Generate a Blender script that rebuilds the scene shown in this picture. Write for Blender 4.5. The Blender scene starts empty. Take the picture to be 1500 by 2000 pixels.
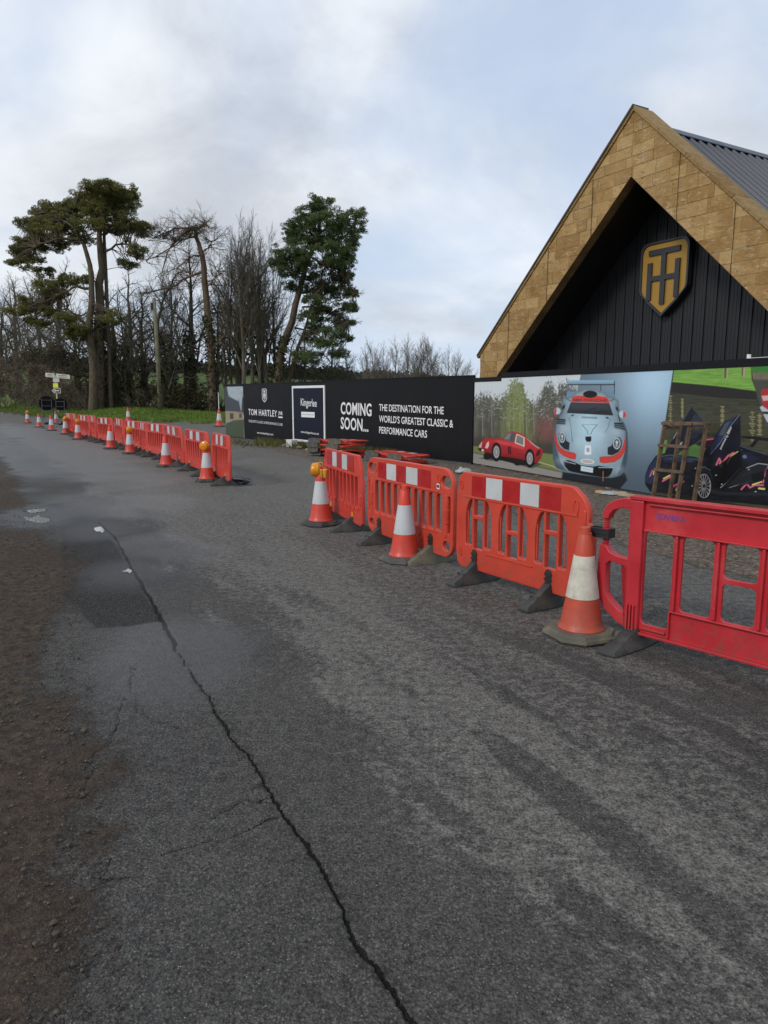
import bpy, bmesh, math, random
import numpy as np
from mathutils import Vector, Matrix

random.seed(7)
RNG = np.random.default_rng(11)
R = math.radians
SC = bpy.context.scene
COL = SC.collection

# ------------------------------------------------------------------ camera
F = 1390.0            # focal length in photograph pixels (1500 x 2000)
EYE = 1.6
PITCH = math.atan(225 / F)
cam_d = bpy.data.cameras.new('camera')
cam = bpy.data.objects.new('camera', cam_d)
COL.objects.link(cam)
cam.location = (0, 0, EYE)
cam.rotation_euler = (math.pi / 2 - PITCH, 0, 0)
cam_d.sensor_fit = 'HORIZONTAL'
cam_d.sensor_width = 36
cam_d.lens = 36 * F / 1500
cam_d.clip_start = 0.05
cam_d.clip_end = 4000
SC.camera = cam
SC.render.resolution_x, SC.render.resolution_y = 768, 1024

# ------------------------------------------------------------------ sky and sun
SUN_EL, SUN_AZ = R(36), R(232)      # azimuth from +Y clockwise: behind the camera, to its left
world = bpy.data.worlds.new('World')
SC.world = world
world.use_nodes = True
wn, wl = world.node_tree.nodes, world.node_tree.links
wn.clear()

def wnode(t, **k):
    n = wn.new(t)
    for a, b in k.items():
        setattr(n, a, b)
    return n

def wmath(op, a, b=None, c=None):
    n = wnode('ShaderNodeMath', operation=op)
    for i, x in enumerate((a, b, c)):
        if x is None:
            continue
        if isinstance(x, (int, float)):
            n.inputs[i].default_value = x
        else:
            wl.new(x, n.inputs[i])
    return n.outputs[0]

def wnoise(vec, scale, detail, rough, dist=0.0):
    n = wnode('ShaderNodeTexNoise')
    n.inputs['Scale'].default_value = scale
    n.inputs['Detail'].default_value = detail
    n.inputs['Roughness'].default_value = rough
    n.inputs['Distortion'].default_value = dist
    wl.new(vec, n.inputs['Vector'])
    return n.outputs[0]

def wramp(x, a, b):
    n = wnode('ShaderNodeMapRange', interpolation_type='SMOOTHSTEP')
    n.inputs[1].default_value, n.inputs[2].default_value = a, b
    wl.new(x, n.inputs[0])
    return n.outputs[0]

def wmix(f, a, b):
    n = wnode('ShaderNodeMix', data_type='RGBA')
    if isinstance(f, (int, float)):
        n.inputs[0].default_value = f
    else:
        wl.new(f, n.inputs[0])
    for i, x in ((6, a), (7, b)):
        if isinstance(x, tuple):
            n.inputs[i].default_value = (*x, 1)
        else:
            wl.new(x, n.inputs[i])
    return n.outputs[2]

sky = wnode('ShaderNodeTexSky', sky_type='NISHITA')
sky.sun_disc = False
sky.sun_elevation = SUN_EL
sky.sun_rotation = SUN_AZ
sky.air_density, sky.dust_density, sky.ozone_density = 1.0, 1.2, 1.0
SKY_STRENGTH = 0.1
tc = wnode('ShaderNodeTexCoord')
sep = wnode('ShaderNodeSeparateXYZ')
wl.new(tc.outputs['Generated'], sep.inputs[0])
zc = wmath('MAXIMUM', sep.outputs[2], 0.0)
den = wmath('ADD', zc, 0.50)
comb = wnode('ShaderNodeCombineXYZ')
wl.new(wmath('DIVIDE', sep.outputs[0], den), comb.inputs[0])
wl.new(wmath('DIVIDE', sep.outputs[1], den), comb.inputs[1])
mp = wnode('ShaderNodeMapping')
mp.inputs['Rotation'].default_value = (0, 0, R(28))
mp.inputs['Scale'].default_value = (1.0, 1.2, 1)
mp.inputs['Location'].default_value = (-7.98, -7.47, 0)
wl.new(comb.outputs[0], mp.inputs[0])
v = mp.outputs[0]
cov = wramp(wnoise(v, 1.5, 6, 0.52, 0.35), 0.38, 0.62)        # where cloud covers the blue
grey = wramp(wnoise(v, 1.7, 7, 0.56, 0.5), 0.36, 0.62)         # thick grey bellies
wisp = wramp(wnoise(v, 5.0, 6, 0.6, 0.6), 0.35, 0.75)
hz = wramp(sep.outputs[2], 0.30, 0.0)
cloud = wmix(grey, (9.2, 9.6, 10.1), (5.7, 6.05, 6.6))
cloud = wmix(wmath('MULTIPLY', wisp, 0.28), cloud, (9.8, 10.1, 10.5))
blue = wmix(0.75, sky.outputs[0], (6.0, 7.35, 9.7))
blue = wmix(wmath('MULTIPLY', hz, 0.5), blue, (6.9, 8.4, 10.2))
full = wmix(wmath('ADD', wmath('MULTIPLY', cov, 0.80), 0.16), blue, cloud)
bgn = wnode('ShaderNodeBackground')
bgn.inputs[1].default_value = SKY_STRENGTH
wl.new(full, bgn.inputs[0])
wo = wnode('ShaderNodeOutputWorld')
wl.new(bgn.outputs[0], wo.inputs[0])

sun_d = bpy.data.lights.new('sun', 'SUN')
sun_d.energy = 1.5
sun_d.angle = R(11)
sun_d.color = (1.0, 0.95, 0.88)
sun = bpy.data.objects.new('sun', sun_d)
COL.objects.link(sun)
S = Vector((math.sin(SUN_AZ) * math.cos(SUN_EL), math.cos(SUN_AZ) * math.cos(SUN_EL), math.sin(SUN_EL)))
sun.rotation_euler = S.to_track_quat('Z', 'Y').to_euler()
sun.location = (0, 0, 30)

SC.view_settings.view_transform = 'Standard'
SC.view_settings.look = 'None'
SC.view_settings.gamma = 1
SC.view_settings.exposure = 0.0
SC.view_settings.use_curve_mapping = False

# ------------------------------------------------------------------ pixel <-> place
CP, SP = math.cos(PITCH), math.sin(PITCH)

def ray(u, v):
    x, y = (u - 750) / F, (v - 1000) / F
    return np.array([x, CP - y * SP, -SP - y * CP])

def ground(u, v, z=0.0):
    r = ray(u, v)
    return np.array([0, 0, EYE]) + r * ((z - EYE) / r[2])

def at_depth(u, v, Y):
    r = ray(u, v)
    return np.array([0, 0, EYE]) + r * (Y / r[1])

def to_photo(P):
    P = np.asarray(P, float) - np.array([0, 0, EYE])
    f = P[..., 1] * CP - P[..., 2] * SP
    up = P[..., 1] * SP + P[..., 2] * CP
    return 750 + F * P[..., 0] / f, 1000 - F * up / f

class Plane:
    """a vertical plane through point A with horizontal direction d (2-D)"""
    def __init__(self, A, d):
        self.A = np.array([A[0], A[1], 0.0])
        d = np.array(d, float)
        d /= np.linalg.norm(d)
        self.d = np.array([d[0], d[1], 0.0])
        self.n = np.array([d[1], -d[0], 0.0])
        if np.dot(self.n, self.A) > 0:
            self.n = -self.n                       # towards the camera
    def hit(self, u, v, off=0.0):
        r = ray(u, v)
        o = np.array([0, 0, EYE])
        t = np.dot(self.n, self.A + self.n * off - o) / np.dot(self.n, r)
        p = o + r * t
        return np.dot(p - self.A, self.d), p[2]
    def at(self, s, z, off=0.0):
        return self.A + self.d * s + self.n * off + np.array([0, 0, z])
    def matrix(self, s, z, off=0.0):
        p = self.at(s, z, off)
        n, d = self.n, self.d
        return Matrix(((d[0], 0, n[0], p[0]), (d[1], 0, n[1], p[1]), (0, 1, 0, p[2]), (0, 0, 0, 1)))

# ------------------------------------------------------------------ materials
def lin(c):
    return tuple(((x / 255) / 12.92 if x / 255 <= 0.04045 else ((x / 255 + 0.055) / 1.055) ** 2.4) for x in c)

class NT:
    def __init__(self, name):
        self.m = bpy.data.materials.new(name)
        self.m.use_nodes = True
        self.n, self.l = self.m.node_tree.nodes, self.m.node_tree.links
        self.b = self.n['Principled BSDF']
        self.out = self.n['Material Output']
        self._tc = None
    def put(self, x, sock):
        if isinstance(x, (int, float)):
            sock.default_value = x
        elif isinstance(x, tuple):
            sock.default_value = (*x, 1) if len(x) == 3 and sock.type == 'RGBA' else x
        else:
            self.l.new(x, sock)
    def coord(self, kind='Object'):
        if self._tc is None:
            self._tc = self.n.new('ShaderNodeTexCoord')
        return self._tc.outputs[kind]
    def geo(self):
        return self.n.new('ShaderNodeNewGeometry').outputs['Position']
    def mapping(self, vec, scale=(1, 1, 1), rot=(0, 0, 0), loc=(0, 0, 0)):
        m = self.n.new('ShaderNodeMapping')
        m.inputs['Scale'].default_value, m.inputs['Rotation'].default_value = scale, rot
        m.inputs['Location'].default_value = loc
        self.l.new(vec, m.inputs[0])
        return m.outputs[0]
    def noise(self, vec, scale, detail=4, rough=0.55, dist=0.0):
        n = self.n.new('ShaderNodeTexNoise')
        for k, x in (('Scale', scale), ('Detail', detail), ('Roughness', rough), ('Distortion', dist)):
            n.inputs[k].default_value = x
        if vec is not None:
            self.l.new(vec, n.inputs['Vector'])
        return n.outputs[0]
    def voro(self, vec, scale, feature='F1', out='Distance'):
        n = self.n.new('ShaderNodeTexVoronoi')
        n.feature = feature
        n.inputs['Scale'].default_value = scale
        if vec is not None:
            self.l.new(vec, n.inputs['Vector'])
        return n.outputs[out]
    def ramp(self, x, a, b, lo=0.0, hi=1.0, smooth=True):
        n = self.n.new('ShaderNodeMapRange')
        n.interpolation_type = 'SMOOTHSTEP' if smooth else 'LINEAR'
        for i, y in enumerate((a, b, lo, hi)):
            n.inputs[i + 1].default_value = y
        self.l.new(x, n.inputs[0])
        return n.outputs[0]
    def math(self, op, a, b=0.0, c=0.0, clamp=False):
        n = self.n.new('ShaderNodeMath')
        n.operation = op
        n.use_clamp = clamp
        for i, x in enumerate((a, b, c)):
            self.put(x, n.inputs[i])
        return n.outputs[0]
    def mix(self, f, a, b, blend='MIX'):
        n = self.n.new('ShaderNodeMix')
        n.data_type = 'RGBA'
        n.blend_type = blend
        self.put(f, n.inputs[0])
        self.put(a, n.inputs[6])
        self.put(b, n.inputs[7])
        return n.outputs[2]
    def attr(self, name):
        n = self.n.new('ShaderNodeAttribute')
        n.attribute_name = name
        return n
    def rand(self):
        return self.n.new('ShaderNodeObjectInfo').outputs['Random']
    def bump(self, h, strength=0.4, dist=0.01):
        n = self.n.new('ShaderNodeBump')
        n.inputs['Strength'].default_value, n.inputs['Distance'].default_value = strength, dist
        self.l.new(h, n.inputs['Height'])
        self.l.new(n.outputs[0], self.b.inputs['Normal'])
    def set(self, color=None, rough=None, metal=None, spec=None):
        for k, x in (('Base Color', color), ('Roughness', rough), ('Metallic', metal), ('Specular IOR Level', spec)):
            if x is not None:
                self.put(x, self.b.inputs[k])
        return self.m

MAT = {}

def plain(name, col, rough=0.6, var=0.25, scale=6.0, metal=0.0, bump=0.0, dirt=None, dirt_amt=0.35, spec=0.5):
    t = NT(name)
    v = t.coord()
    n1 = t.noise(v, scale, 5, 0.6)
    f = t.ramp(n1, 0.3, 0.7)
    a = tuple(x * (1 - var) for x in col)
    b = tuple(min(1, x * (1 + var)) for x in col)
    c = t.mix(f, a, b)
    if dirt:
        d = t.ramp(t.noise(v, scale * 0.55, 7, 0.7), 0.48, 0.72, 0, dirt_amt)
        c = t.mix(d, c, dirt)
    if 'plastic' in name or name.startswith('cone') or 'film' in name:
        sc_ = t.ramp(t.noise(t.mapping(v, (3, 3, 22), (0.2, 0.3, 0.1)), 2.2, 6, 0.8), 0.62, 0.72, 0, 0.35)
        c = t.mix(sc_, c, tuple(min(1, 0.5 * x + 0.22) for x in col))
        c = t.mix(t.ramp(t.noise(v, 26, 6, 0.8), 0.60, 0.74, 0, 0.55), c, tuple(0.35 * x + 0.02 for x in col))
        sx_ = t.n.new('ShaderNodeSeparateXYZ'); t.l.new(v, sx_.inputs[0])
        sp_ = t.math('MULTIPLY', t.ramp(sx_.outputs[2], 0.42, 0.06), t.ramp(t.noise(v, 19, 6, 0.8), 0.44, 0.66, 0, 0.6))
        c = t.mix(sp_, c, (0.115, 0.085, 0.062))
        c = t.mix(t.math('MULTIPLY', t.rand(), 0.22), c, tuple(0.8 * x + 0.02 for x in col))
    t.set(c, t.ramp(n1, 0.2, 0.8, max(0, rough - 0.1), min(1, rough + 0.1)), metal, spec)
    if bump:
        t.bump(t.noise(v, scale * 9, 4, 0.6), bump, 0.004)
    MAT[name] = t.m
    return t.m

# barrier plastics, faded and dusty
plain('orange_red_plastic', (0.60, 0.045, 0.026), 0.42, 0.10, 3.0, dirt=(0.30, 0.13, 0.085), dirt_amt=0.45, bump=0.06)
plain('orange_plastic', (0.58, 0.052, 0.024), 0.42, 0.10, 3.0, dirt=(0.34, 0.15, 0.085), dirt_amt=0.4, bump=0.06)
plain('pink_red_plastic', (0.50, 0.022, 0.032), 0.40, 0.12, 3.0, dirt=(0.55, 0.15, 0.13), dirt_amt=0.5, bump=0.06)
plain('red_film', (0.42, 0.012, 0.014), 0.28, 0.12, 5.0, dirt=(0.25, 0.08, 0.07), dirt_amt=0.3)
plain('white_film', (0.56, 0.58, 0.58), 0.32, 0.05, 5.0, dirt=(0.42, 0.40, 0.36), dirt_amt=0.35)
plain('dirty_film', (0.62, 0.58, 0.48), 0.5, 0.10, 9.0, dirt=(0.30, 0.26, 0.18), dirt_amt=0.75)
plain('cone_orange', (0.66, 0.048, 0.022), 0.42, 0.08, 4.0, dirt=(0.34, 0.11, 0.07), dirt_amt=0.35)
plain('cone_faded', (0.50, 0.066, 0.030), 0.5, 0.12, 4.0, dirt=(0.30, 0.14, 0.08), dirt_amt=0.6)
plain('rubber', (0.040, 0.041, 0.039), 0.7, 0.25, 7.0, dirt=(0.12, 0.11, 0.085), dirt_amt=0.55, bump=0.2)
plain('rubber_grey', (0.085, 0.085, 0.078), 0.8, 0.25, 7.0, dirt=(0.16, 0.14, 0.10), dirt_amt=0.6, bump=0.2)
plain('rubber_mossy', (0.115, 0.108, 0.080), 0.85, 0.25, 7.0, dirt=(0.17, 0.155, 0.085), dirt_amt=0.7, bump=0.25)
plain('yellow_plastic', (0.78, 0.36, 0.012), 0.35, 0.08, 5.0, dirt=(0.35, 0.2, 0.04), dirt_amt=0.3)
plain('amber_lens', (0.72, 0.25, 0.005), 0.22, 0.08, 5.0)
plain('yellow_tape', (0.78, 0.42, 0.02), 0.5, 0.1, 9.0)
plain('black_plastic', (0.016, 0.016, 0.017), 0.5, 0.2, 8.0)
plain('sign_back', (0.007, 0.007, 0.008), 0.8, 0.2, 8.0, spec=0.1)
plain('dark_frame', (0.10, 0.10, 0.10), 0.6, 0.2, 8.0)
plain('bag_black', (0.018, 0.018, 0.019), 0.35, 0.3, 12.0, bump=0.4)
plain('purple_ink', (0.17, 0.05, 0.20), 0.6, 0.2, 20.0)
plain('hoarding_black', (0.0072, 0.0074, 0.0085), 0.55, 0.18, 1.3, dirt=(0.022, 0.020, 0.017), dirt_amt=0.25, spec=0.22)
plain('hoarding_navy', (0.0080, 0.0105, 0.022), 0.5, 0.1, 1.3, spec=0.22)
plain('print_white', (0.80, 0.80, 0.79), 0.45, 0.04, 2.0)
plain('print_grey', (0.42, 0.42, 0.42), 0.45, 0.04, 2.0)
plain('print_dark', (0.06, 0.06, 0.07), 0.45, 0.04, 2.0)
plain('timber_dark', (0.13, 0.085, 0.05), 0.75, 0.35, 9.0, bump=0.3)
plain('timber_pale', (0.42, 0.30, 0.17), 0.75, 0.25, 6.0, bump=0.3)
plain('rag_white', (0.36, 0.37, 0.36), 0.7, 0.2, 14.0, dirt=(0.28, 0.26, 0.22), dirt_amt=0.5)
plain('stone_loose', (0.30, 0.25, 0.18), 0.85, 0.3, 12.0, bump=0.5)
plain('grey_metal', (0.22, 0.22, 0.22), 0.45, 0.2, 6.0, metal=0.6)
plain('sign_cream', (0.62, 0.60, 0.50), 0.6, 0.12, 5.0, dirt=(0.30, 0.32, 0.2), dirt_amt=0.4)
plain('sign_post', (0.48, 0.48, 0.28), 0.6, 0.2, 5.0)
plain('sign_yellow', (0.80, 0.78, 0.10), 0.5, 0.08, 5.0)
plain('sign_brown', (0.10, 0.045, 0.035), 0.5, 0.1, 5.0)
plain('clad_black', (0.0125, 0.013, 0.015), 0.5, 0.12, 1.5, metal=0.0)
plain('soffit_black', (0.008, 0.008, 0.009), 0.55, 0.15, 1.5)
plain('roof_metal', (0.062, 0.066, 0.078), 0.38, 0.08, 0.8, metal=0.25)
plain('flashing', (0.055, 0.045, 0.038), 0.5, 0.15, 2.0)
plain('emblem_gold', (0.42, 0.235, 0.040), 0.40, 0.05, 1.0, metal=0.35)
plain('emblem_black', (0.030, 0.031, 0.036), 0.38, 0.1, 2.0)
plain('pole_wood', (0.155, 0.145, 0.085), 0.85, 0.3, 3.0, bump=0.4)

def bark(name, a, b, moss=None, moss_amt=0.5):
    t = NT(name)
    v = t.coord()
    st = t.mapping(v, (9, 9, 1.6))
    n = t.noise(st, 1.3, 6, 0.65)
    c = t.mix(t.ramp(n, 0.32, 0.68), a, b)
    if moss:
        c = t.mix(t.ramp(t.noise(v, 0.5, 5, 0.6), 0.42, 0.62, 0, moss_amt), c, moss)
    t.set(c, 0.9)
    t.bump(n, 0.6, 0.03)
    MAT[name] = t.m

bark('pine_bark', (0.055, 0.042, 0.030), (0.15, 0.105, 0.065), (0.075, 0.078, 0.036))
bark('pine_bark_red', (0.060, 0.042, 0.028), (0.17, 0.105, 0.062), (0.10, 0.085, 0.05))
bark('grey_bark', (0.070, 0.060, 0.046), (0.15, 0.128, 0.098), (0.085, 0.090, 0.045))
bark('twig_bark', (0.075, 0.060, 0.045), (0.15, 0.12, 0.09))
bark('twig_pale', (0.12, 0.10, 0.082), (0.22, 0.185, 0.15))

def leafy(name, cols, scale=0.9, rough=0.6, trans=0.25):
    t = NT(name)
    v = t.geo()
    n = t.noise(v, scale, 4, 0.6)
    n2 = t.noise(v, scale * 7, 3, 0.6)
    c = t.mix(t.ramp(n, 0.35, 0.65), cols[0], cols[1])
    c = t.mix(t.ramp(n2, 0.45, 0.7, 0, 0.7), c, cols[2])
    t.set(c, rough, spec=0.25)
    t.b.inputs['Subsurface Weight'].default_value = 0.0
    tr = t.n.new('ShaderNodeBsdfTranslucent')
    t.l.new(c, tr.inputs[0])
    mx = t.n.new('ShaderNodeMixShader')
    mx.inputs[0].default_value = trans
    t.l.new(t.b.outputs[0], mx.inputs[1])
    t.l.new(tr.outputs[0], mx.inputs[2])
    t.l.new(mx.outputs[0], t.out.inputs[0])
    MAT[name] = t.m

leafy('pine_olive', ((0.115, 0.125, 0.036), (0.20, 0.19, 0.055), (0.25, 0.22, 0.075)), 0.5, 0.6, 0.42)
leafy('pine_green', ((0.066, 0.100, 0.038), (0.115, 0.160, 0.056), (0.16, 0.19, 0.075)), 0.5, 0.6, 0.42)
leafy('pine_grey', ((0.036, 0.038, 0.020), (0.060, 0.060, 0.030), (0.075, 0.070, 0.040)))
leafy('ivy_leaf', ((0.026, 0.034, 0.014), (0.050, 0.058, 0.022), (0.075, 0.078, 0.034)), 1.4)
leafy('hedge_leaf', ((0.040, 0.038, 0.022), (0.078, 0.070, 0.034), (0.12, 0.095, 0.055)), 0.7)
leafy('hedge_brown', ((0.11, 0.080, 0.056), (0.17, 0.125, 0.085), (0.13, 0.13, 0.055)), 0.4)
leafy('grass_blade', ((0.10, 0.17, 0.026), (0.17, 0.25, 0.040), (0.20, 0.21, 0.065)), 0.4, 0.6, 0.35)
leafy('dry_grass', ((0.10, 0.115, 0.034), (0.16, 0.16, 0.055), (0.22, 0.18, 0.085)), 1.2, 0.7, 0.3)
leafy('far_wood', ((0.020, 0.024, 0.014), (0.042, 0.038, 0.026), (0.032, 0.042, 0.020)), 0.06, 0.8, 0.0)

# ------------------------------------------------------------------ object helpers
def tag(o, label=None, cat=None, group=None, kind=None):
    for k, x in (('label', label), ('category', cat), ('group', group), ('kind', kind)):
        if x is not None:
            o[k] = x
    return o

def link(name, me, mat=None, parent=None, loc=None):
    o = bpy.data.objects.new(name, me)
    COL.objects.link(o)
    if mat is not None and me is not None and not me.materials:
        me.materials.append(MAT[mat] if isinstance(mat, str) else mat)
    if parent is not None:
        o.parent = parent
    if loc is not None:
        o.location = loc
    return o

def empty(name, loc=(0, 0, 0), rz=0.0):
    o = bpy.data.objects.new(name, None)
    o.empty_display_size = 0.1
    COL.objects.link(o)
    o.location = loc
    o.rotation_euler = (0, 0, rz)
    return o

def copy_tree(o, parent=None):
    c = o.copy()
    COL.objects.link(c)
    c.parent = parent
    for ch in list(o.children):
        copy_tree(ch, c)
    return c

def mesh_np(name, V, loops, sizes, smooth=False):
    """V (n,3); loops flat vertex indices; sizes per polygon"""
    me = bpy.data.meshes.new(name)
    V = np.ascontiguousarray(V, np.float32)
    loops = np.ascontiguousarray(loops, np.int32)
    sizes = np.ascontiguousarray(sizes, np.int32)
    me.vertices.add(len(V))
    me.vertices.foreach_set('co', V.ravel())
    me.loops.add(len(loops))
    me.loops.foreach_set('vertex_index', loops)
    me.polygons.add(len(sizes))
    st = np.zeros(len(sizes), np.int32)
    st[1:] = np.cumsum(sizes)[:-1]
    me.polygons.foreach_set('loop_start', st)
    me.polygons.foreach_set('loop_total', sizes)
    if smooth:
        me.polygons.foreach_set('use_smooth', np.ones(len(sizes), bool))
    me.update(calc_edges=True)
    me.validate()
    return me

class MB:
    def __init__(self):
        self.v, self.f = [], []
    def add(self, vs, fs):
        n = len(self.v)
        self.v += [tuple(map(float, p)) for p in vs]
        self.f += [tuple(n + i for i in q) for q in fs]
        return self
    def box(self, x0, y0, z0, x1, y1, z1):
        return self.add([(x0, y0, z0), (x1, y0, z0), (x1, y1, z0), (x0, y1, z0), (x0, y0, z1), (x1, y0, z1), (x1, y1, z1), (x0, y1, z1)],
                        [(0, 3, 2, 1), (4, 5, 6, 7), (0, 1, 5, 4), (1, 2, 6, 5), (2, 3, 7, 6), (3, 0, 4, 7)])
    def bar(self, p, q, w, h=None, up=(0, 0, 1)):
        h = h or w
        p, q = Vector(p), Vector(q)
        d = (q - p).normalized()
        u = Vector(up)
        if abs(d.dot(u)) > 0.98:
            u = Vector((0, 1, 0))
        s = d.cross(u).normalized() * (w / 2)
        t = s.cross(d).normalized() * (h / 2)
        vs = [p - s - t, p + s - t, p + s + t, p - s + t, q - s - t, q + s - t, q + s + t, q - s + t]
        return self.add(vs, [(0, 1, 2, 3), (7, 6, 5, 4), (0, 4, 5, 1), (1, 5, 6, 2), (2, 6, 7, 3), (3, 7, 4, 0)])
    def tube(self, pts, r, n=8):
        pts = [Vector(p) for p in pts]
        rs = r if isinstance(r, (list, tuple)) else [r] * len(pts)
        base = len(self.v)
        for i, p in enumerate(pts):
            d = (pts[min(i + 1, len(pts) - 1)] - pts[max(i - 1, 0)]).normalized()
            a = d.orthogonal().normalized() if i == 0 else (a - d * a.dot(d)).normalized()
            b = d.cross(a)
            for k in range(n):
                t = 2 * math.pi * k / n
                self.v.append(tuple(p + (a * math.cos(t) + b * math.sin(t)) * rs[i]))
        for i in range(len(pts) - 1):
            for k in range(n):
                k2 = (k + 1) % n
                self.f.append((base + i * n + k, base + i * n + k2, base + (i + 1) * n + k2, base + (i + 1) * n + k))
        self.f.append(tuple(base + k for k in reversed(range(n))))
        self.f.append(tuple(base + (len(pts) - 1) * n + k for k in range(n)))
        return self
    def lathe(self, prof, n=32, cx=0, cy=0, axis='z', cap=True):
        base = len(self.v)
        for (r, z) in prof:
            for k in range(n):
                t = 2 * math.pi * k / n
                if axis == 'z':
                    self.v.append((cx + r * math.cos(t), cy + r * math.sin(t), z))
                else:
                    self.v.append((cx + r * math.cos(t), z, cy + r * math.sin(t)))
        for i in range(len(prof) - 1):
            for k in range(n):
                k2 = (k + 1) % n
                self.f.append((base + i * n + k, base + i * n + k2, base + (i + 1) * n + k2, base + (i + 1) * n + k))
        if cap:
            self.f.append(tuple(base + k for k in reversed(range(n))))
            self.f.append(tuple(base + (len(prof) - 1) * n + k for k in range(n)))
        return self
    def prism(self, poly, y0, y1):
        """poly of (x, z), extruded along y"""
        n = len(poly)
        self.add([(x, y0, z) for x, z in poly] + [(x, y1, z) for x, z in poly],
                 [tuple(range(n)), tuple(reversed(range(n, 2 * n)))] + [(i, n + i, n + (i + 1) % n, (i + 1) % n) for i in range(n)])
        return self
    def mesh(self, name, smooth=False, bevel=0.0):
        me = bpy.data.meshes.new(name)
        me.from_pydata(self.v, [], self.f)
        bm = bmesh.new()
        bm.from_mesh(me)
        bmesh.ops.recalc_face_normals(bm, faces=bm.faces)
        if bevel:
            es = [e for e in bm.edges if len(e.link_faces) == 2 and e.calc_face_angle(0) > 0.5]
            bmesh.ops.bevel(bm, geom=es, offset=bevel, segments=2, affect='EDGES', profile=0.5, clamp_overlap=True)
        bm.to_mesh(me)
        bm.free()
        if smooth:
            for p in me.polygons:
                p.use_smooth = True
        return me
    def build(self, name, mat, parent=None, smooth=False, bevel=0.0):
        return link(name, self.mesh(name, smooth, bevel), mat, parent)

def auto_smooth(me, ang=40):
    """smooth shading with sharp edges above the angle"""
    bm = bmesh.new()
    bm.from_mesh(me)
    for e in bm.edges:
        e.smooth = not (len(e.link_faces) == 2 and e.calc_face_angle(0) > R(ang))
    for f in bm.faces:
        f.smooth = True
    bm.to_mesh(me)
    bm.free()

def curve_mesh(name, loops, thick, bevel=0.0, res=2):
    """filled 2-D outline with holes (x, z) -> solid standing in the xz plane, thickness along y"""
    cu = bpy.data.curves.new(name, 'CURVE')
    cu.dimensions = '2D'
    cu.fill_mode = 'BOTH'
    cu.extrude = max(thick / 2 - bevel, 0.0005)
    cu.bevel_depth = bevel
    cu.bevel_resolution = res
    cu.offset = -bevel
    for lp in loops:
        sp = cu.splines.new('POLY')
        sp.points.add(len(lp) - 1)
        for p, (x, z) in zip(sp.points, lp):
            p.co = (x, z, 0, 1)
        sp.use_cyclic_u = True
    o = bpy.data.objects.new(name, cu)
    COL.objects.link(o)
    dg = bpy.context.evaluated_depsgraph_get()
    me = bpy.data.meshes.new_from_object(o.evaluated_get(dg))
    bpy.data.objects.remove(o)
    bpy.data.curves.remove(cu)
    me.transform(Matrix.Rotation(math.pi / 2, 4, 'X'))
    me.materials.clear()
    me.name = name
    auto_smooth(me, 35)
    return me

def rrect(x0, z0, x1, z1, r=0.02, n=3, corners=(1, 1, 1, 1)):
    r = min(r, (x1 - x0) / 2 - 1e-4, (z1 - z0) / 2 - 1e-4)
    pts = []
    for i, (cx, cz, a0) in enumerate(((x0 + r, z0 + r, 180), (x1 - r, z0 + r, 270), (x1 - r, z1 - r, 0), (x0 + r, z1 - r, 90))):
        if corners[i]:
            for k in range(n + 1):
                a = R(a0 + 90 * k / n)
                pts.append((cx + r * math.cos(a), cz + r * math.sin(a)))
        else:
            pts.append(((x0, x1, x1, x0)[i], (z0, z0, z1, z1)[i]))
    return pts

def ellipse(cx, cz, rx, rz, n=16):
    return [(cx + rx * math.cos(2 * math.pi * k / n), cz + rz * math.sin(2 * math.pi * k / n)) for k in range(n)]

def text_mesh(body, bold=0.0, spacing=1.0, thick=0.0):
    cu = bpy.data.curves.new('lettering', 'FONT')
    cu.body = body
    cu.size = 1.0
    cu.offset = bold
    cu.space_character = spacing
    cu.extrude = thick
    cu.resolution_u = 3
    o = bpy.data.objects.new('lettering', cu)
    COL.objects.link(o)
    dg = bpy.context.evaluated_depsgraph_get()
    me = bpy.data.meshes.new_from_object(o.evaluated_get(dg))
    bpy.data.objects.remove(o)
    bpy.data.curves.remove(cu)
    me.materials.clear()
    co = np.zeros(len(me.vertices) * 3, np.float32)
    me.vertices.foreach_get('co', co)
    co = co.reshape(-1, 3)
    mn, mx = co.min(0), co.max(0)
    return me, mn, mx

def put_text(body, mat, plane, off, left, right, cap_px, parent, bold=0.02, spacing=1.0, label=None):
    """lettering on a vertical plane: photo pixel of its left and right end on the baseline and its capital height"""
    me, mn, mx = text_mesh(body, bold, spacing)
    s0, z0 = plane.hit(*left, off)
    s1, z1 = plane.hit(*right, off)
    _, zc = plane.hit(left[0], left[1] - cap_px, off)
    L = math.hypot(s1 - s0, z1 - z0)
    h = zc - z0
    a = math.atan2(z1 - z0, s1 - s0)
    sx = L / (mx[0] - mn[0])
    sy = h / 0.73
    M = plane.matrix(s0, z0, off) @ Matrix.Rotation(a, 4, 'Z') @ Matrix.Diagonal((sx, sy, 1, 1)) @ Matrix.Translation((-mn[0], 0, 0))
    me.transform(M)
    o = link('lettering', me, mat, parent)
    return o

# ------------------------------------------------------------------ numpy noise and distances
def vnoise(x, y, seed=0):
    xi, yi = np.floor(x).astype(np.int64), np.floor(y).astype(np.int64)
    fx, fy = x - xi, y - yi
    fx, fy = fx * fx * (3 - 2 * fx), fy * fy * (3 - 2 * fy)
    def h(a, b):
        n = (a * 374761393 + b * 668265263 + seed * 974634777) & 0xFFFFFFFF
        n = ((n ^ (n >> 13)) * 1274126177) & 0xFFFFFFFF
        return ((n ^ (n >> 16)) & 0xFFFF) / 65535.0
    return (h(xi, yi) * (1 - fx) + h(xi + 1, yi) * fx) * (1 - fy) + (h(xi, yi + 1) * (1 - fx) + h(xi + 1, yi + 1) * fx) * fy

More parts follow.
